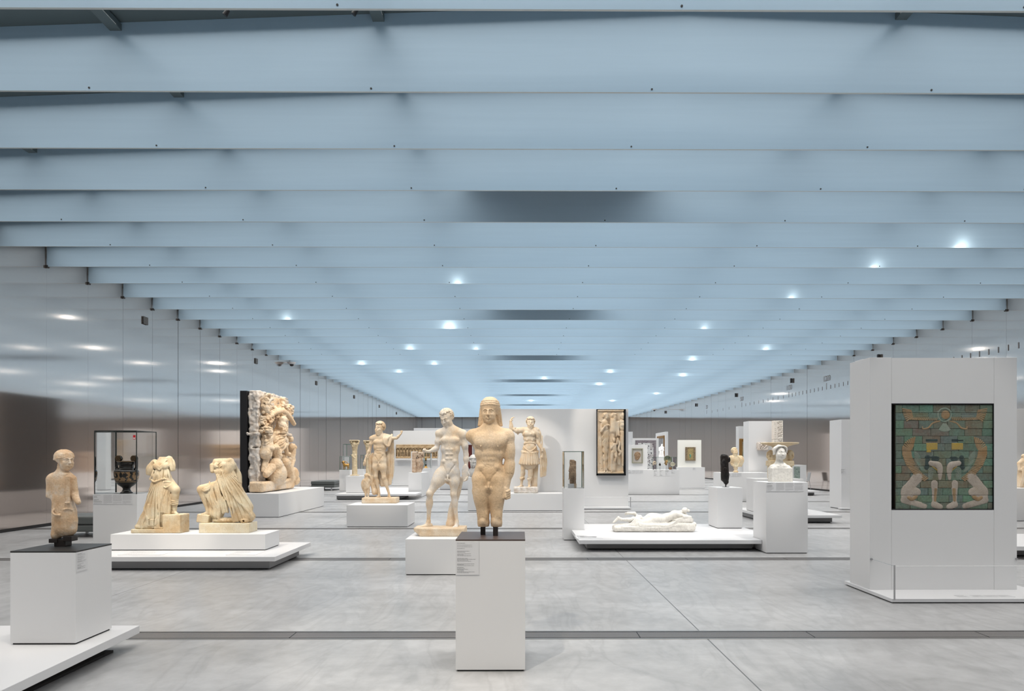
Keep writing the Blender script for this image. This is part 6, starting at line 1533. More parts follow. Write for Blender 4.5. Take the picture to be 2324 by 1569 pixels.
def robed_figure(name, px, py, Y, h, label, m_, z, seed=0, lean=0, hd=True):
    e = stat(name, px, py, Y, label, z=z); m = h / 1000; c = Carve(12)
    c.cap((0, 0, 60), (lean * 40, 0, 500), 190, 150, 40, fl=.8); c.cap((lean * 40, 0, 500), (lean * 70, 0, 760), 130, 130, 40, fl=.75); c.cap((-110 + lean * 60, 0, 740), (110 + lean * 70, 0, 740), 60, 60, 30)
    c.cap((-130, 0, 720), (-150, -60, 520), 52, 44, 20); c.cap((-150, -60, 520), (0, -140, 560), 42, 34, 14); c.cap((150, 0, 720), (160, -60, 520), 52, 44, 20); c.cap((160, -60, 520), (20, -140, 600), 42, 34, 14)
    if hd: head(c, (lean * 80, -20, 900), 95, 10 * lean, 10, 0, hair='curly', ears=False, seed=seed); c.cap((lean * 70, 0, 780), (lean * 78, 0, 850), 48, 44, 14)
    c.fan([(-90, -110, 600), (-120, -140, 350), (-170, -120, 30)], [(90, -110, 600), (120, -140, 350), (180, -120, 30)], 9, 20, 10, 10, seed=seed)
    c.folds((0, 1100), 9, 26, (0, -60, 330), (260, 260, 400), .15)
    c.mesh('figure', m_, m, (e.location.x, Y, z), e, cutz=0)
robed_figure('stone_statue', 1500.5, 1038, 37.3, (1039 - 1008.5) * 37.3 / F, 'small white draped statue in front of the gilt framed painting', PLASTER, ZA(1039, 37), 2, .8)
robed_figure('stone_statue', 2322, 1108, 17.5, (1109 - 1033) * 17.5 / F, 'beige draped statue mostly cut off by the right edge of the photo', WARM, ZA(1109, 17), 4, .3)

# --- framed pictures
def framed(name, x0, x1, y, z0, z1, t, fm_, pm, label, cat='painting', depth=.05, side=None, mount=None):
    """picture hung on a plane facing the viewer (side=None) or facing left (side='L': x0 is the plane, spans y)"""
    e = empty(name, ((x0 + x1) / 2, y, z0), label, cat)
    def bx(mb, a, b_, c0, c1, d0, d1, mm):
        if side is None: mb.box(a, b_, y - d1, y - d0, c0, c1, mm)
        else: mb.box(x0 - d1, x0 - d0, a, b_, c0, c1, mm)
    a, b_ = (x0, x1) if side is None else (y, y + (x1 - x0))
    mb = MB()
    bx(mb, a, a + t, z0, z1, 0.001, depth, fm_); bx(mb, b_ - t, b_, z0, z1, 0.001, depth, fm_); bx(mb, a + t, b_ - t, z0, z0 + t, 0.001, depth, fm_); bx(mb, a + t, b_ - t, z1 - t, z1, 0.001, depth, fm_)
    mb.build('frame', e, bevel=t * .2, origin=e.location)
    mb = MB(); bx(mb, a + t, b_ - t, z0 + t, z1 - t, 0.001, depth * .4, pm); mb.build('picture', e, origin=e.location)
    return e
def pic(name, stops, scale, sc=(1, 1, 1), rough=.5):
    m = mat(name, stops[0][1], rough); N, L, b = nodes(m); n = noise(N, L, coords(N, L, 'Object', sc), scale, 5, .6); setcol(L, b, ramp(N, L, n, stops)); return m
LAND = pic('landscape_paint', [(.3, (.03, .05, .04)), (.45, (.16, .19, .14)), (.55, (.42, .34, .20)), (.7, (.12, .16, .18))], 3)
framed('framed_painting', XA(1678, 27.95), XA(1722, 27.95), 28, ZA(1045, 28), ZA(996, 28), .13, GOLDFR, LAND, 'gilt framed landscape painting half hidden behind the tall white partition')
framed('framed_painting', XA(1511, XPY) - .001, XA(1511, XPY) + 2.1, XPY + .3, ZA(1037, XPY), ZA(988, XPY), .16, GOLDFR, pic('grey_scene', [(.3, (.10, .10, .10)), (.6, (.35, .35, .36))], 2), 'gilt framed picture on the side of a narrow white partition', side='L')
framed('framed_painting', XA(1061, T2Y), XA(1071.5, T2Y), T2Y, ZA(1064, T2Y), ZA(1010, T2Y), .04, mat('dark_red_frame', (.10, .012, .008), .5), mat('dark_red_cloth', (.14, .02, .014), .7), 'dark red panel seen in the gap behind the athlete and the nearest youth', 'panel')
# patterned panel
RUG = mat('patterned_textile', (.5, .5, .5), .8); N, L, b = nodes(RUG)
v = coords(N, L, 'Object'); vo = N.new('ShaderNodeTexVoronoi'); vo.inputs['Scale'].default_value = 12; L.new(v, vo.inputs['Vector'])
g1 = ramp(N, L, vo.outputs['Distance'], [(.30, (.06, .055, .07)), (.36, (.60, .60, .60)), (.7, (.66, .66, .66))])
nn = noise(N, L, v, 2.2, 2); g2 = mixc(N, L, math_(N, L, 'GREATER_THAN', nn, .56), g1, (.20, .12, .13)); g3 = mixc(N, L, .35, g1, g2); setcol(L, b, g3)
RB = pic('textile_border', [(.4, (.10, .09, .11)), (.5, (.34, .30, .32)), (.6, (.12, .09, .10))], 26)
e = empty('patterned_panel', (XA(1465, 31.45), 31.45, 1.1), 'large patterned panel with black and white arabesques in a dark border', 'panel')
a0, a1, b0, b1 = XA(1442, 31.48), XA(1488.7, 31.48), .03, ZA(999.7, 31.48)
mb = MB(); mb.box(a0 + .12, a1 - .12, 31.46, 31.499, b0 + .12, b1 - .12, RUG); mb.build('textile_field', e, origin=e.location)
mb = MB()
for q in ((a0, a0 + .12, b0, b1), (a1 - .12, a1, b0, b1), (a0 + .12, a1 - .12, b1 - .12, b1), (a0 + .12, a1 - .12, b0, b0 + .12)): mb.box(q[0], q[1], 31.455, 31.499, q[2], q[3], RB)
mb.build('textile_border', e, origin=e.location)
# framed face (mosaic-like portrait, generic)
yb = X1Y + .3; e = framed('framed_portrait', XA(1434, yb), XA(1458.6, yb), yb - .001, ZA(1052, yb), ZA(1018, yb), .045, mat('olive_frame', (.30, .29, .22), .5), mat('portrait_ground', (.56, .52, .47), .7), 'small framed painted face on the white board above the long plinth', 'picture', depth=.07)
cf = Carve(.012); cf.frame((0, -.03, 0), .145, None); cf.frame(); head(cf, (0, 0, 0), .175, -12, 0, 0, hair='curly', ears=False); 
fo = cf.mesh('painted_face', stone('face_brown', (.22, .13, .07), (.42, .29, .18), None, 14), 1, (XA(1446, yb), yb - .045, ZA(1036, yb)), e); fo.scale = (1, .22, 1)
# jewelled cover
yb = X2Y + .2; e = empty('jewelled_panel', (XA(1566.5, yb), yb, ZA(1046, yb)), 'golden jewelled book cover with a green figure on a bright board', 'panel')
JW = pic('jewelled_gold', [(.35, (.10, .07, .03)), (.5, (.48, .37, .17)), (.62, (.20, .15, .07)), (.72, (.58, .5, .3))], 22, (1.4, 1, .7))
a0, a1, b0, b1 = XA(1555, yb), XA(1577.8, yb), ZA(1046, yb), ZA(1015.3, yb); t = (a1 - a0) * .2
mb = MB(); mb.box(a0 + t, a1 - t, yb - .06, yb - .001, b0 + t * .4, b1 - t * .4, JW); mb.build('cover_field', e, bevel=.005, origin=e.location)
mb = MB(); BRD = pic('jewelled_border', [(.4, (.10, .07, .05)), (.55, (.34, .26, .15)), (.65, (.12, .07, .06))], 34)
for q in ((a0, a0 + t, b0, b1), (a1 - t, a1, b0, b1), (a0 + t, a1 - t, b1 - t * .4, b1), (a0 + t, a1 - t, b0, b0 + t * .4)): mb.box(q[0], q[1], yb - .075, yb - .001, q[2], q[3], BRD)
mb.build('cover_border', e, bevel=.005, origin=e.location)
c = Carve(.008); xm = (a0 + a1) / 2; fig(c, None, 0, 0, .19, .035, k=.01); q = c.mesh('green_figure', mat('green_enamel', (.10, .32, .22), .4), 1, (xm - .01, yb - .06, b0 + .15), e)

# --- finds in the glass case on the long plinth
yc = X1Y + .35; zt = X1Z
def lathe_thing(name, px, prof, m_, label, cat, y=yc, stem=None, tilt=None, zb=None):
    x = XA(px, y); e = empty(name, (x, y, zt), label, cat); o = Vector((x, y, zt)); h0 = 0
    if stem:
        mb = MB(); mb.cyl(o, o + Vector((0, 0, stem)), .008, STEEL, 10); mb.lathe(tuple(o), [(.035, 0), (.035, .006)], STEEL, 16); mb.build('stand_rod', e, origin=o); h0 = stem
    mb = MB(); mb.lathe((0, 0, 0), prof, m_, 32); q = mb.build('vessel', e); q.location = (0, 0, h0)
    for p_ in q.data.polygons: p_.use_smooth = True
    if tilt: q.rotation_euler = tilt
    return e
GRN = pic('green_glaze', [(.35, (.14, .22, .18)), (.5, (.30, .27, .15)), (.65, (.32, .42, .36))], 18)
lathe_thing('glazed_bowl', 1514, [(.0, 0), (.05, .0), (.12, .05), (.165, .12), (.155, .12), (.11, .06), (0, .02)], GRN, 'round green and ochre glazed bowl tilted on a stand in the case', 'bowl', stem=.42, tilt=(math.radians(78), 0, 0))
lathe_thing('pale_dish', 1525.8, [(0, 0), (.04, .0), (.09, .04), (.105, .08), (.095, .08), (.05, .03), (0, .02)], stone('ivory', (.75, .68, .5), (.84, .8, .68), None, 9), 'pale dish with a dark rim on a thin rod in the case', 'dish', stem=.20, tilt=(math.radians(65), 0, 0))
lathe_thing('dark_bottle', 1497.6, [(0, 0), (.04, 0), (.045, .05), (.02, .09), (.012, .12), (0, .12)], BLACKST, 'tiny dark bottle on a clear block in the case', 'bottle', stem=.17)
mb = MB(); x = XA(1521.5, yc - .1); mb.box(x - .055, x + .055, yc - .15, yc - .05, zt, zt + .105, mat('orange_clay', (.50, .26, .12), .7)); tag(mb.build('clay_block', bevel=.012, origin=(x, yc - .1, zt)), 'small orange brown clay box at the front of the case', 'box')
c = Carve(.007); c.cap((0, 0, .0), (.0, 0, .10), .05, .055, .02); c.ell((.02, -.02, .13), (.05, .05, .05), .01); c.cap((-.03, 0, .06), (-.09, -.02, .04), .02, .015, .01)
e = empty('golden_figurine', (XA(1509.5, yc), yc - .2, zt), 'small golden ochre figurine on a clear rod in front of the green bowl', 'figurine'); c.mesh('figurine', stone('ochre', (.55, .32, .12), (.68, .44, .2), None, 12), 1, (e.location.x, e.location.y, zt + .23), e)
mb = MB(); mb.cyl((e.location.x, e.location.y, zt), (e.location.x, e.location.y, zt + .24), .010, STEEL, 10); mb.build('stand_rod', e, origin=e.location)
yq = X1Y + .12; xq = XA(1482.5, yq); e = empty('spiral_crook', (xq, yq, zt), 'carved ivory spiral crook head on a black rod beside the case', 'sculpture')
mb = MB(); mb.cyl((xq, yq, zt), (xq, yq, zt + .20), .012, BLACK, 12); mb.lathe((xq, yq, zt), [(.04, 0), (.04, .006)], BLACK, 16); mb.build('stand_rod', e, origin=e.location)
c = Carve(.006); c.curve([(0, 0, 0), (0, 0, .04), (.0, 0, .10), (.05, 0, .145), (.105, 0, .12), (.11, 0, .06), (.07, 0, .035), (.045, 0, .07), (.07, 0, .09)], [.018, .020, .016, .012], .004); c.mesh('crook', stone('ivory2', (.80, .70, .52), (.66, .5, .34), None, 20), 1, (xq, yq, zt + .2), e)

# --- carved pieces on the tall partition, right
yp = 25.4
e = empty('carved_fragment', (XA(1728.6, yp), yp - .01, ZA(1022, yp)), 'carved stone fragment fixed to the tall white partition left of the marble table', 'relief')
c = Carve(.012); w = XA(1740.4, yp) - XA(1716.8, yp); h = ZA(1005, yp) - ZA(1022.6, yp); c.box((0, 0, h / 2), (w / 2, .09, h / 2), .02)
for i in range(14): rg = random.Random(i); c.ell((rg.uniform(-w / 2.2, w / 2.2), -.09, rg.uniform(.03, h - .03)), (.03, .04, .025), .01, sub=i % 2 == 0)
c.curve([(w / 2 - .02, -.1, h - .08), (w * .2, -.12, h * .45), (0, -.1, .04)], .02, .01); c.rough(.01, .05).mesh('fragment', stone('pinkish_stone', (.62, .52, .44), (.80, .74, .68), None, 6), 1, (e.location.x, yp - .092, e.location.z), e)
VINE = stone('vine_carving', (.78, .70, .62), (.84, .78, .70), None, 6)
yp2 = 25.0; e = empty('carved_pillar', (XA(1764, yp2), yp2, OZ), 'tall square pillar of carved blocks rising behind the marble table', 'pillar')
w = (XA(1774, yp2) - XA(1753.8, yp2)) / 2
for k, (za, zb_) in enumerate(((1.10, 1.62), (1.625, 2.25), (2.255, ZA(955.4, yp2)))):
    c = Carve(.011); h = zb_ - za; c.box((0, 0, h / 2), (w, .13, h / 2), .01)
    rg = random.Random(k + 2)
    for i in range(90):
        x = rg.uniform(-w * .15, w * .8); c.ell((x, -.13, rg.uniform(.03, h - .03)), (.014, .035, .022), .004, sub=True, rot=(0, rg.uniform(0, 90), 0))
    for i in range(10): c.ell((-w * .72, -.13, h * (i + .5) / 10), (.018, .02, .022), .004, sub=True)
    c.mesh('pillar_block', VINE, 1, (e.location.x, yp2, za), e, cutz=.001)
mb = MB(); mb.box(e.location.x - w * .9, e.location.x + w * .9, yp2 - .12, yp2 + .12, 0, 1.10, WHITE); o = mb.build('pillar_foot', e, origin=e.location); o['label'] = 'white support under the pillar'
# textile fragment in small case right of the table
yk = 19.2; GN = pic('green_cloth', [(.35, (.06, .09, .08)), (.5, (.34, .42, .38)), (.65, (.12, .16, .14))], 12, (1, 1, 3))
e = empty('green_fragment', (XA(1808, yk), yk, 0), 'upright green grey fragment before a white panel, right of the herm bust', 'panel')
mb = MB(); mb.box(XA(1802, yk), XA(1814, yk), yk - .05, yk, .95, ZA(1060, yk), GN); mb.build('fragment', e, origin=(e.location.x, yk, .9))
mb = MB(); mb.box(XA(1799, yk), XA(1816, yk), yk + .001, yk + .05, 0, ZA(1057, yk), WHITE); o = mb.build('white_panel', e, origin=(e.location.x, yk, 0)); mb = MB(); mb.box(XA(1800, yk), XA(1815, yk), yk - .12, yk, 0, .945, WHITE); mb.build('stand', e, origin=(e.location.x, yk, 0))

# --- glazed brick panel (plain decorative stand-in)
def brick_panel():
    y0 = RY0 + .02; x0, x1 = XA(2033, y0), XA(2254.5, y0); z0, z1 = ZA(1157, y0), ZA(918.5, y0); w, h = x1 - x0, z1 - z0
    e = empty('glazed_brick_relief', ((x0 + x1) / 2, y0, z0), 'square relief of green and brown glazed bricks with feathered ornament in a black recess', 'relief')
    BR = mat('glazed_brick', (.2, .3, .25), .42); N, L, b = nodes(BR); v = coords(N, L)
    oi = N.new('ShaderNodeVertexColor'); oi.layer_name = 'tint'
    n1 = noise(N, L, v, 9, 6, .6); n2 = noise(N, L, v, 40, 4)
    g = ramp(N, L, n1, [(.34, (.13, .19, .15)), (.48, (.165, .225, .18)), (.56, (.15, .155, .115)), (.68, (.18, .145, .11))])
    g = mixc(N, L, .55, g, oi.outputs[0]); g = mixc(N, L, 1, g, ramp(N, L, n2, [(.3, (.72, .72, .72)), (.6, (1, 1, 1))]), 'MULTIPLY'); setcol(L, b, g); bump(N, L, b, n2, .5, .006)
    rows = [.0, .067, .134, .204, .274, .345, .415, .487, .557, .628, .70, .772, .85, .923, 1.0]; rg = random.Random(4)
    me_v, me_f, tint = [], [], []
    for r in range(len(rows) - 1):
        za, zb_ = z0 + h * rows[r], z0 + h * rows[r + 1]; nb = 6; off = rg.uniform(0, .16); xs = [0.0]; q = (.08 if r % 2 else .165) + rg.uniform(-.02, .02)
        while q < .95: xs.append(q); q += rg.uniform(.14, .19)
        xs.append(1.0)
        for a, b_ in zip(xs, xs[1:]):
            xa, xb = x0 + w * a + .0012, x0 + w * b_ - .0012; yy = y0 + rg.uniform(-.003, .003); i = len(me_v); bv = .004
            A = (xa, za + .0014, xb, zb_ - .0014)
            me_v += [(A[0], yy + .1, A[1]), (A[2], yy + .1, A[1]), (A[2], yy + .1, A[3]), (A[0], yy + .1, A[3]), (A[0], yy + bv, A[1]), (A[2], yy + bv, A[1]), (A[2], yy + bv, A[3]), (A[0], yy + bv, A[3]),
                     (A[0] + bv, yy, A[1] + bv), (A[2] - bv, yy, A[1] + bv), (A[2] - bv, yy, A[3] - bv), (A[0] + bv, yy, A[3] - bv)]
            f = [(8, 9, 10, 11), (4, 5, 9, 8), (5, 6, 10, 9), (6, 7, 11, 10), (7, 4, 8, 11), (0, 1, 5, 4), (1, 2, 6, 5), (2, 3, 7, 6), (3, 0, 4, 7)]
            me_f += [tuple(j + i for j in q_) for q_ in f]
            t = rg.random(); col = (.14, .215, .165) if t < .38 else ((.15, .19, .14) if t < .62 else ((.20, .165, .115) if t < .9 else (.13, .27, .21)))
            tint += [(*[c_ * rg.uniform(.85, 1.15) for c_ in col], 1)] * 12
    o_ = Vector(e.location); me = bpy.data.meshes.new('glazed_bricks'); me.from_pydata([Vector(p_) - o_ for p_ in me_v], [], me_f)
    ca = me.color_attributes.new('tint', 'FLOAT_COLOR', 'POINT'); ca.data.foreach_set('color', np.array(tint, np.float32).ravel()); me.materials.append(BR)
    ob = bpy.data.objects.new('glazed_bricks', me); COL.objects.link(ob); ob.parent = e
    mb = MB(); mb.box(x0 - .004, x1 + .002, y0 + .012, y0 + .125, z0 - .001, z1 + .001, mat('mortar_dark', (.05, .04, .03), .9)); mb.build('mortar_bed', e, origin=e.location)
    # low relief ornament, drawn on a 1513 x 1569 grid of the panel photo
    sx = w / (1370 - 130); sz = h / (1440 - 105)
    q = lambda u, v_, d=0: ((u - 750) * 1.0, d, (1440 - v_))
    tan = stone('glaze_ochre', (.30, .18, .085), (.36, .25, .14), (.24, .17, .11), 7, .45, .3); teal = stone('glaze_teal', (.16, .27, .22), (.25, .30, .24), (.30, .33, .28), 9, .4, .3); crm = stone('glaze_cream', (.40, .34, .27), (.46, .40, .34), (.34, .29, .24), 6, .5, .3); yel = stone('glaze_yellow', (.48, .33, .06), (.42, .31, .11), None, 8, .45); dk = stone('glaze_dark', (.035, .05, .05), (.06, .085, .08), None, 9, .4)
    def layer(name, m_, fn, vox=5, lab=None):
        c = Carve(vox if 'feather' in name else 8); fn(c); c.clip = (np.array((-624, -60, -4)), np.array((624, 10, 1340)))
        for r in rows[1:-1]: c.box((0, -14, (r) * 1335), (640, 30, 1.6), 0, 1, True)
        o = c.mesh(name, m_, sx, (e.location.x, y0 + .004, z0), e); o.scale = (1, .55, sz / sx)
        if lab: o['label'] = lab
    def feathers(c, path, lens, dirs, n, r, y=-6, k=3):
        for i in range(n):
            t = i / (n - 1); j = min(int(t * (len(path) - 1)), len(path) - 2); f = t * (len(path) - 1) - j
            a = [path[j][d_] * (1 - f) + path[j + 1][d_] * f for d_ in (0, 1)]; L_ = np.interp(t, np.linspace(0, 1, len(lens)), lens); an = math.radians(np.interp(t, np.linspace(0, 1, len(dirs)), dirs))
            c.cap(q(a[0], a[1], y), q(a[0] + L_ * math.cos(an), a[1] - L_ * math.sin(an), y - 2), r * .42, r * .62, .6, fl=1.3)
    def tanl(c):
        for s_ in (-1, 1):
            P_ = lambda u, v_: (750 + s_ * (u - 750), v_)
            D = lambda a: a if s_ > 0 else 180 - a
            feathers(c, [P_(960, 1040), P_(1060, 960), P_(1130, 860), P_(1170, 760), P_(1180, 690)], [60, 80, 100, 110, 110], [D(-35), D(-28), D(-14), D(4), D(22)], 26, 16)
            feathers(c, [P_(1180, 690), P_(1150, 640)], [110, 120], [D(30), D(100)], 8, 16)
            feathers(c, [P_(840, 262), P_(1150, 262)], [44, 44], [D(-70), D(-45)], 15, 14); feathers(c, [P_(1150, 255), P_(1175, 175)], [100, 110], [D(-35), D(8)], 7, 16)
            c.curve([q(750 + s_ * 60, 312, -6), q(750 + s_ * 150, 340, -10), q(750 + s_ * 210, 400, -10), q(750 + s_ * 275, 412, -10), q(750 + s_ * 285, 385, -10)], [9, 12, 8], 3)
            c.cap(q(750 + s_ * 120, 1180, -4), q(750 + s_ * 125, 1330, -4), 26, 20, 6, fl=.8); c.curve([q(750 + s_ * 460, 1290, -12), q(750 + s_ * 420, 1310, -14), q(750 + s_ * 370, 1280, -12)], 24, 6)
        c.ell(q(760, 235, -8), (58, 20, 56), 3)
    def teall(c):
        for s_ in (-1, 1):
            P_ = lambda u, v_: (750 + s_ * (u - 750), v_); D = lambda a: a if s_ > 0 else 180 - a
            feathers(c, [P_(985, 960), P_(1040, 860), P_(1060, 760)], [70, 100, 110], [D(20), D(28), D(44)], 14, 9); feathers(c, [P_(850, 215), P_(1080, 225)], [44, 40], [D(-60), D(-40)], 13, 9); feathers(c, [P_(840, 185), P_(1140, 185)], [38, 38], [D(-60), D(-40)], 16, 8)
            feathers(c, [P_(870, 900), P_(900, 1040)], [90, 60], [D(-10), D(-20)], 12, 8)
        for i in range(11): a = math.radians(-122 + 64 * i / 10); c.cap(q(750 + 30 * math.cos(a), 320 - 30 * math.sin(a), -6), q(750 + 125 * math.cos(a), 318 - 125 * math.sin(a), -8), 6, 11, 2)
        c.curve([q(750 + 86 * math.cos(t * .7), 235 + 84 * math.sin(t * .7), -6) for t in range(10)], 11, 3)
    def crml(c):
        for s_ in (-1, 1):
            c.cap(q(750 + s_ * 340, 1030, 0), q(750 + s_ * 470, 1180, 0), 70, 60, 20, fl=.35); c.ell(q(750 + s_ * 470, 1240, 0), (90, 24, 110), 20); c.ell(q(750 + s_ * 370, 1220, -4), (70, 24, 60), 8)
            c.cap(q(750 + s_ * 520, 1320, 0), q(750 + s_ * 260, 1400, 0), 44, 40, 14, fl=.5); c.curve([q(750 + s_ * 180, 850, 0), q(750 + s_ * 80, 880, -6), q(750 + s_ * 58, 960, -6), q(750 + s_ * 62, 1050, -4)], [34, 44, 34, 20], 10)
            c.cap(q(750 + s_ * 128, 1110, 0), q(750 + s_ * 128, 1340, 0), 46, 30, 12, fl=.5); c.cap(q(750 + s_ * 128, 1380, 0), q(750 + s_ * 60, 1410, 0), 46, 40, 12, fl=.5)
    def yell(c):
        for s_ in (-1, 1):
            c.box(q(750 + s_ * 162, 635, 0), (74, 14, 44), 6, 4); c.box(q(750 + s_ * 200, 690, 0), (30, 12, 26), 6, 4) if s_ < 0 else None
            c.curve([q(750 + s_ * 170, 880, -6), q(750 + s_ * 80, 960, -12), q(750 + s_ * 75, 1050, -10)], 8, 3)
    def dkl(c):
        for s_ in (-1, 1):
            c.cap(q(750 + s_ * 215, 780, 0), q(750 + s_ * 225, 905, 0), 38, 34, 8, fl=.5); c.ell(q(750 + s_ * 120, 800, 0), (80, 16, 48), 8)
            c.box(q(750 + s_ * 165, 560, 0), (80, 12, 20), 4, 4)
    layer('cream_relief', crm, crml); layer('teal_feathers', teal, teall); layer('ochre_feathers', tan, tanl); layer('yellow_glaze', yel, yell); layer('dark_glaze', dk, dkl)
brick_panel()

# --- wall fittings
def fitting(name, loc, sx, sy, sz, m_, label, cat, group):
    mb = MB(); mb.box(loc[0] - sx / 2, loc[0] + sx / 2, loc[1] - sy / 2, loc[1] + sy / 2, loc[2] - sz / 2, loc[2] + sz / 2, m_)
    return tag(mb.build(name, bevel=.003, origin=loc), label, cat, group)
GRILL = mat('speaker_grille', (.075, .075, .075), .6); N, L, b = nodes(GRILL); w_ = N.new('ShaderNodeTexWave'); w_.inputs['Scale'].default_value = 12; w_.bands_direction = 'Z'; L.new(coords(N, L), w_.inputs['Vector']); setcol(L, b, ramp(N, L, w_.outputs['Fac'], [(.4, (.03, .03, .03)), (.6, (.13, .13, .13))]))
for i in range(6): Y = 19.96 + 8.38 * i; fitting('wall_speaker', (XLf(Y) + .022, Y, 5.58), .03, .24, .22, GRILL, ['square dark grille high on the left wall, nearest of the row', 'small grille on the left wall above the black backed relief', 'small grille on the left wall, third from the camera', 'small grille on the left wall, fourth from the camera', 'tiny grille on the left wall, fifth from the camera', 'tiny grille on the left wall, farthest of the row'][i], 'wall speaker', 'grilles along the left wall')
for i in range(5): Y = 27.4 + 8.38 * i; fitting('wall_speaker', (XR(Y) - .06, Y, 5.62), .08, .10, .24, BLACK, ['black box on the right wall just above the big white block', 'black box on the right wall, second nearest, above the timeline', 'black box on the right wall, middle of the row', 'black box on the right wall, second farthest', 'farthest black box on the right wall near the dome camera'][i], 'wall speaker', 'black boxes along the right wall')
def dome(px, py, Y, label):
    p_ = at(px, py, Y); e = empty('dome_camera', (p_.x, Y, p_.z), label, 'security camera'); s_ = 1 if p_.x < 0 else -1
    mb = MB(); mb.lathe(tuple(e.location), [(.0, .05), (.20, .05), (.16, -.02), (.10, -.05)], PLAT, 24); mb.build('housing', e, origin=e.location)
    mb = MB(); mb.lathe(tuple(e.location), [(.09, -.05), (.088, -.09), (.06, -.13), (0, -.145)], BLACK, 20); mb.build('dark_dome', e, smooth=True, origin=e.location)
    wx = XLf(Y) if p_.x < 0 else XR(Y); mb = MB(); mb.box(min(p_.x, wx) + (.004 if s_ > 0 else 0), max(p_.x, wx) - (.004 if s_ < 0 else 0), Y - .02, Y + .02, p_.z + .02, p_.z + .05, PLAT); mb.build('wall_arm', e, origin=e.location)
dome(662, 825, 31.9, 'white security dome camera on an arm high at the left wall')
dome(1485, 930, 60, 'distant security dome camera high at the right wall')
# timeline on the right wall: ticks and years
def timeline():
    mb = MB()
    def tick(Y, h): mb.add([(XR(Y) - .012, Y, 4.78), (XR(Y + .035) - .012, Y + .035, 4.78), (XR(Y + .035) - .012, Y + .035, 4.78 + h), (XR(Y) - .012, Y, 4.78 + h)], [(0, 1, 2, 3)], PRINT)
    ys = [(27.0, '1300'), (31.35, '1200'), (35.3, '1100'), (40.3, '1000'), (46.0, '500')] 
    lab = [(22.8, None), (28.0, '1300'), (32.0, '1200'), (36.2, '1100'), (43.2, '500'), (50.2, '50')]
    stp = [10, 10, 10, 10, 6]
    for (a, t), (b_, _), n in zip(lab, lab[1:], stp):
        for i in range(n): tick(a + (b_ - a) * i / n, .30 if i == 0 and t else .18)
    tick(50.2, .3)
    for i in range(12): tick(22.8 - .42 * (i + 1), .18)
    mb.build('timeline_ticks', wr)
    for a, t in lab:
        if not t: continue
        cu = bpy.data.curves.new('t', 'FONT'); cu.body = t; cu.size = .36; cu.align_x = 'CENTER'; o = bpy.data.objects.new('t', cu); COL.objects.link(o)
        bpy.context.view_layer.update(); me = bpy.data.meshes.new_from_object(o); bpy.data.objects.remove(o)
        ob = bpy.data.objects.new('timeline_year', me); COL.objects.link(ob); ob.parent = wr; me.materials.clear(); me.materials.append(PRINT)
        sl = math.atan2(XR(a + .5) - XR(a - .5), 1.0); ob.rotation_euler = (math.radians(90), 0, math.radians(-90) - sl); ob.location = (XR(a) - .02, a, 5.18)
timeline()
for i, (px, py) in enumerate(((514, 29), (806, 27))):
    o_ = at(px, py, 7.75); e = empty('ceiling_spotlight', o_, ('small dark spotlight at the top left between two ceiling blades', 'tiny spotlight under the roof, right of the top left one')[i], 'spotlight')
    mb = MB(); mb.cyl(o_ + Vector((-.02, 0, -.03)), o_ + Vector((.02, 0, .03)), .03, BLACK, 14, .022); mb.build('lamp_head', e, origin=o_)
    mb = MB(); mb.cyl(o_, (o_.x, o_.y, roofz(o_.x)), .007, BLACK, 8); mb.build('lamp_stem', e, origin=o_)
# ================================================================== SPOT LAMPS HUNG BETWEEN THE BLADES
def slot(Y):
    k = round((Y - Y0F) / PITCH - .15); return Y0F + PITCH * k + .14
def spot(tx, ty, tz, dx, dy, W=SPOTW, ang=26, col=(1, .93, .82), rad=.05, blend=.5):
    y = slot(ty + dy); x = tx + dx; p = Vector((x, y, 6.14)); t = Vector((tx, ty, tz))
    ld = bpy.data.lights.new('spotlight', 'SPOT'); ld.energy = W * ((p - t).length / 5) ** 2; ld.spot_size = math.radians(ang); ld.spot_blend = blend; ld.shadow_soft_size = rad; ld.color = col
    lo = bpy.data.objects.new('spotlight', ld); COL.objects.link(lo); lo.location = p; lo.rotation_euler = (t - p).to_track_quat('-Z', 'Y').to_euler()
WMW = (1, .90, .76)
# nearest youth, robed figure
spot(-.10, 5.6, 1.1, -1.6, -2.8, 1.35 * SPOTW, 40, WMW, rad=.035, blend=.3); spot(-.24, 5.37, 1.2, 2.6, -1.6, .45 * SPOTW, 26, WMW); spot(.3, 5.0, 0, 2.4, 1.6, .25 * SPOTW, 30)
spot(-3.68, 5.4, 1.3, 1.6, -2.2, .7 * SPOTW, 20, WMW); spot(-3.68, 5.4, 1.3, -2.4, -1.4, .3 * SPOTW, 20, WMW)
# headless pair
spot(-5.55, 10.5, .9, 1.2, -3.2, 1.3 * SPOTW, 22, WMW); spot(-4.5, 10.5, .9, -1.6, -3.2, 1.3 * SPOTW, 22, WMW); spot(-5.0, 10.3, .5, 0, -2.2, .5 * SPOTW, 40)
# athlete
spot(-1.1, 9.8, 1.3, -1.8, -3.0, 1.1 * SPOTW, 24); spot(-1.1, 9.8, 1.3, 2.2, -2.6, .6 * SPOTW, 24, WMW)
# relief block, faces the hall
spot(-7.1, 19.9, 1.9, 3.2, -2.8, 1.3 * SPOTW, 38, WMW); spot(-7.1, 20.2, 1.6, 3.6, .6, .6 * SPOTW, 38, WMW)
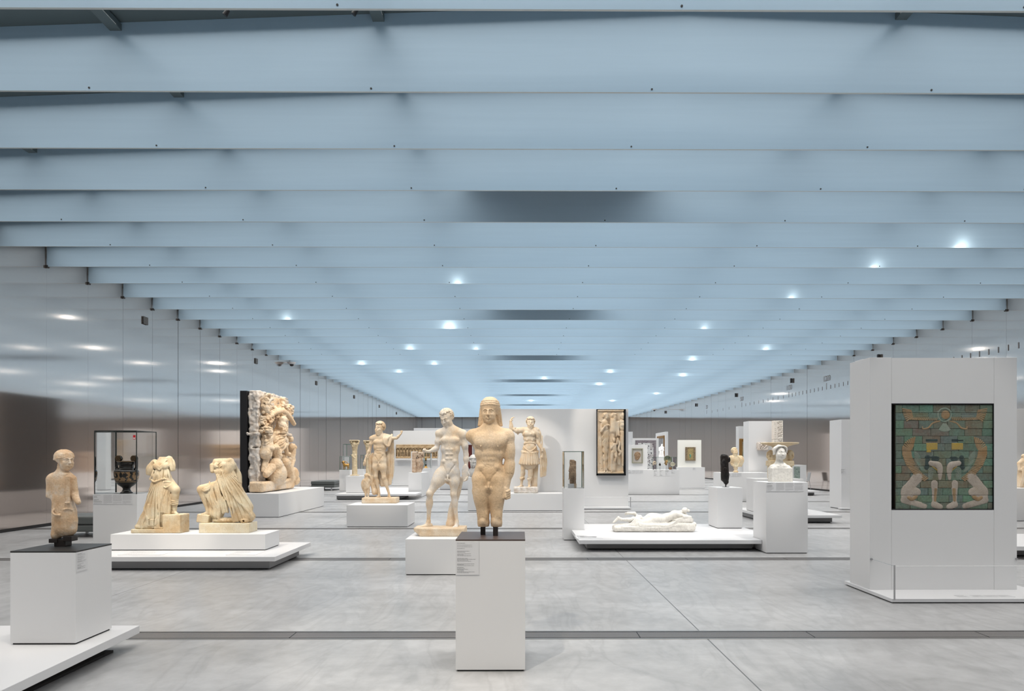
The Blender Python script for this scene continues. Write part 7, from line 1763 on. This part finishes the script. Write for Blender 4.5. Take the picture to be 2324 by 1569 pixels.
# god with eagle, emperor, framed relief, wall wash
spot(-3.35, 16.45, 1.4, -1.6, -3.2, 1.2 * SPOTW, 26, WMW); spot(-3.3, 16.45, 1.2, 1.8, -2.8, .7 * SPOTW, 26, WMW)
spot(.2, 20.8, 1.5, -3.4, -2.6, 1.3 * SPOTW, 30, (1, .95, .88)); spot(.3, 20.9, 1.5, 1.0, -3.6, .5 * SPOTW, 30, WMW); spot(.6, 21.3, 2.0, -1.5, -3.2, .3 * SPOTW, 60, (1, .97, .93))
spot(2.8, 21.3, 2.1, -2.0, -1.5, 1.3 * SPOTW, 30, WMW)
# reclining figure, torso, herm
spot(2.45, 12.8, .3, -1.2, -2.6, 0.95 * SPOTW, 26, (1, .96, .90)); spot(2.5, 12.9, .3, 1.6, -2.0, .7 * SPOTW, 30, (1, .96, .90)); spot(1.9, 12.4, .2, .5, -1.2, .35 * SPOTW, 44, (1, .97, .93))
spot(4.1, 13.7, 1.2, -.6, -1.8, .8 * SPOTW, 22, (1, .97, .93)); spot(4.4, 11.65, 1.5, .9, -2.4, 2.0 * SPOTW, 16, (1, .97, .93)); spot(4.4, 11.65, 1.5, -1.6, -2.0, .5 * SPOTW, 18, (1, .97, .93))
spot(1.04, 13.35, 1.3, -1.2, -2.0, .7 * SPOTW, 18, WMW)
# behind
spot(6.5, 17.5, 1.7, -1.2, -2.8, .9 * SPOTW, 24, WMW); spot(7.6, 24.8, 1.5, -1.4, -2.8, 1.0 * SPOTW, 22, WMW); spot(8.9, 25.3, 2.0, -1.5, -3.6, .9 * SPOTW, 36, (1, .95, .90))
spot(-7.2, 12.3, 1.3, 2.2, -2.6, .7 * SPOTW, 20, WMW)
spot(-6.3, 26.6, 1.8, 1.5, -3.0, .8 * SPOTW, 34, WMW); spot(-4.6, 27.7, 1.3, -1.2, -2.8, .6 * SPOTW, 20, WMW); spot(-5.6, 38.4, 1.9, .5, -3.5, .8 * SPOTW, 40, WMW); spot(-5.8, 27.2, .4, .5, -.5, .6 * SPOTW, 44)
spot(-1.4, 20.5, 1.2, 1.0, -2.4, .6 * SPOTW, 16); spot(5.0, 29.2, 1.6, 0, -3.0, .9 * SPOTW, 30); spot(6.2, 29.4, 1.2, 0, -2.8, .5 * SPOTW, 26, WMW); spot(8.7, 35.0, 1.9, 0, -3.0, 1.3 * SPOTW, 26, (1, .96, .86)); spot(5.6, 31.4, 1.5, 0, -2.8, .5 * SPOTW, 26)
spot(7.8, 37.3, 1.8, -.5, -2.6, 1.4 * SPOTW, 14); spot(12.9, 17.5, 1.4, -1.5, -2.8, 1.0 * SPOTW, 24, WMW); spot(12.7, 18.5, 2.2, -1.5, -3.0, .5 * SPOTW, 40)
# glazed bricks: soft light only
spot(4.9, 7.97, 1.6, -.4, -3.6, .34 * SPOTW, 26, (1, .95, .88))
# lamps whose glow shows on the blades behind them
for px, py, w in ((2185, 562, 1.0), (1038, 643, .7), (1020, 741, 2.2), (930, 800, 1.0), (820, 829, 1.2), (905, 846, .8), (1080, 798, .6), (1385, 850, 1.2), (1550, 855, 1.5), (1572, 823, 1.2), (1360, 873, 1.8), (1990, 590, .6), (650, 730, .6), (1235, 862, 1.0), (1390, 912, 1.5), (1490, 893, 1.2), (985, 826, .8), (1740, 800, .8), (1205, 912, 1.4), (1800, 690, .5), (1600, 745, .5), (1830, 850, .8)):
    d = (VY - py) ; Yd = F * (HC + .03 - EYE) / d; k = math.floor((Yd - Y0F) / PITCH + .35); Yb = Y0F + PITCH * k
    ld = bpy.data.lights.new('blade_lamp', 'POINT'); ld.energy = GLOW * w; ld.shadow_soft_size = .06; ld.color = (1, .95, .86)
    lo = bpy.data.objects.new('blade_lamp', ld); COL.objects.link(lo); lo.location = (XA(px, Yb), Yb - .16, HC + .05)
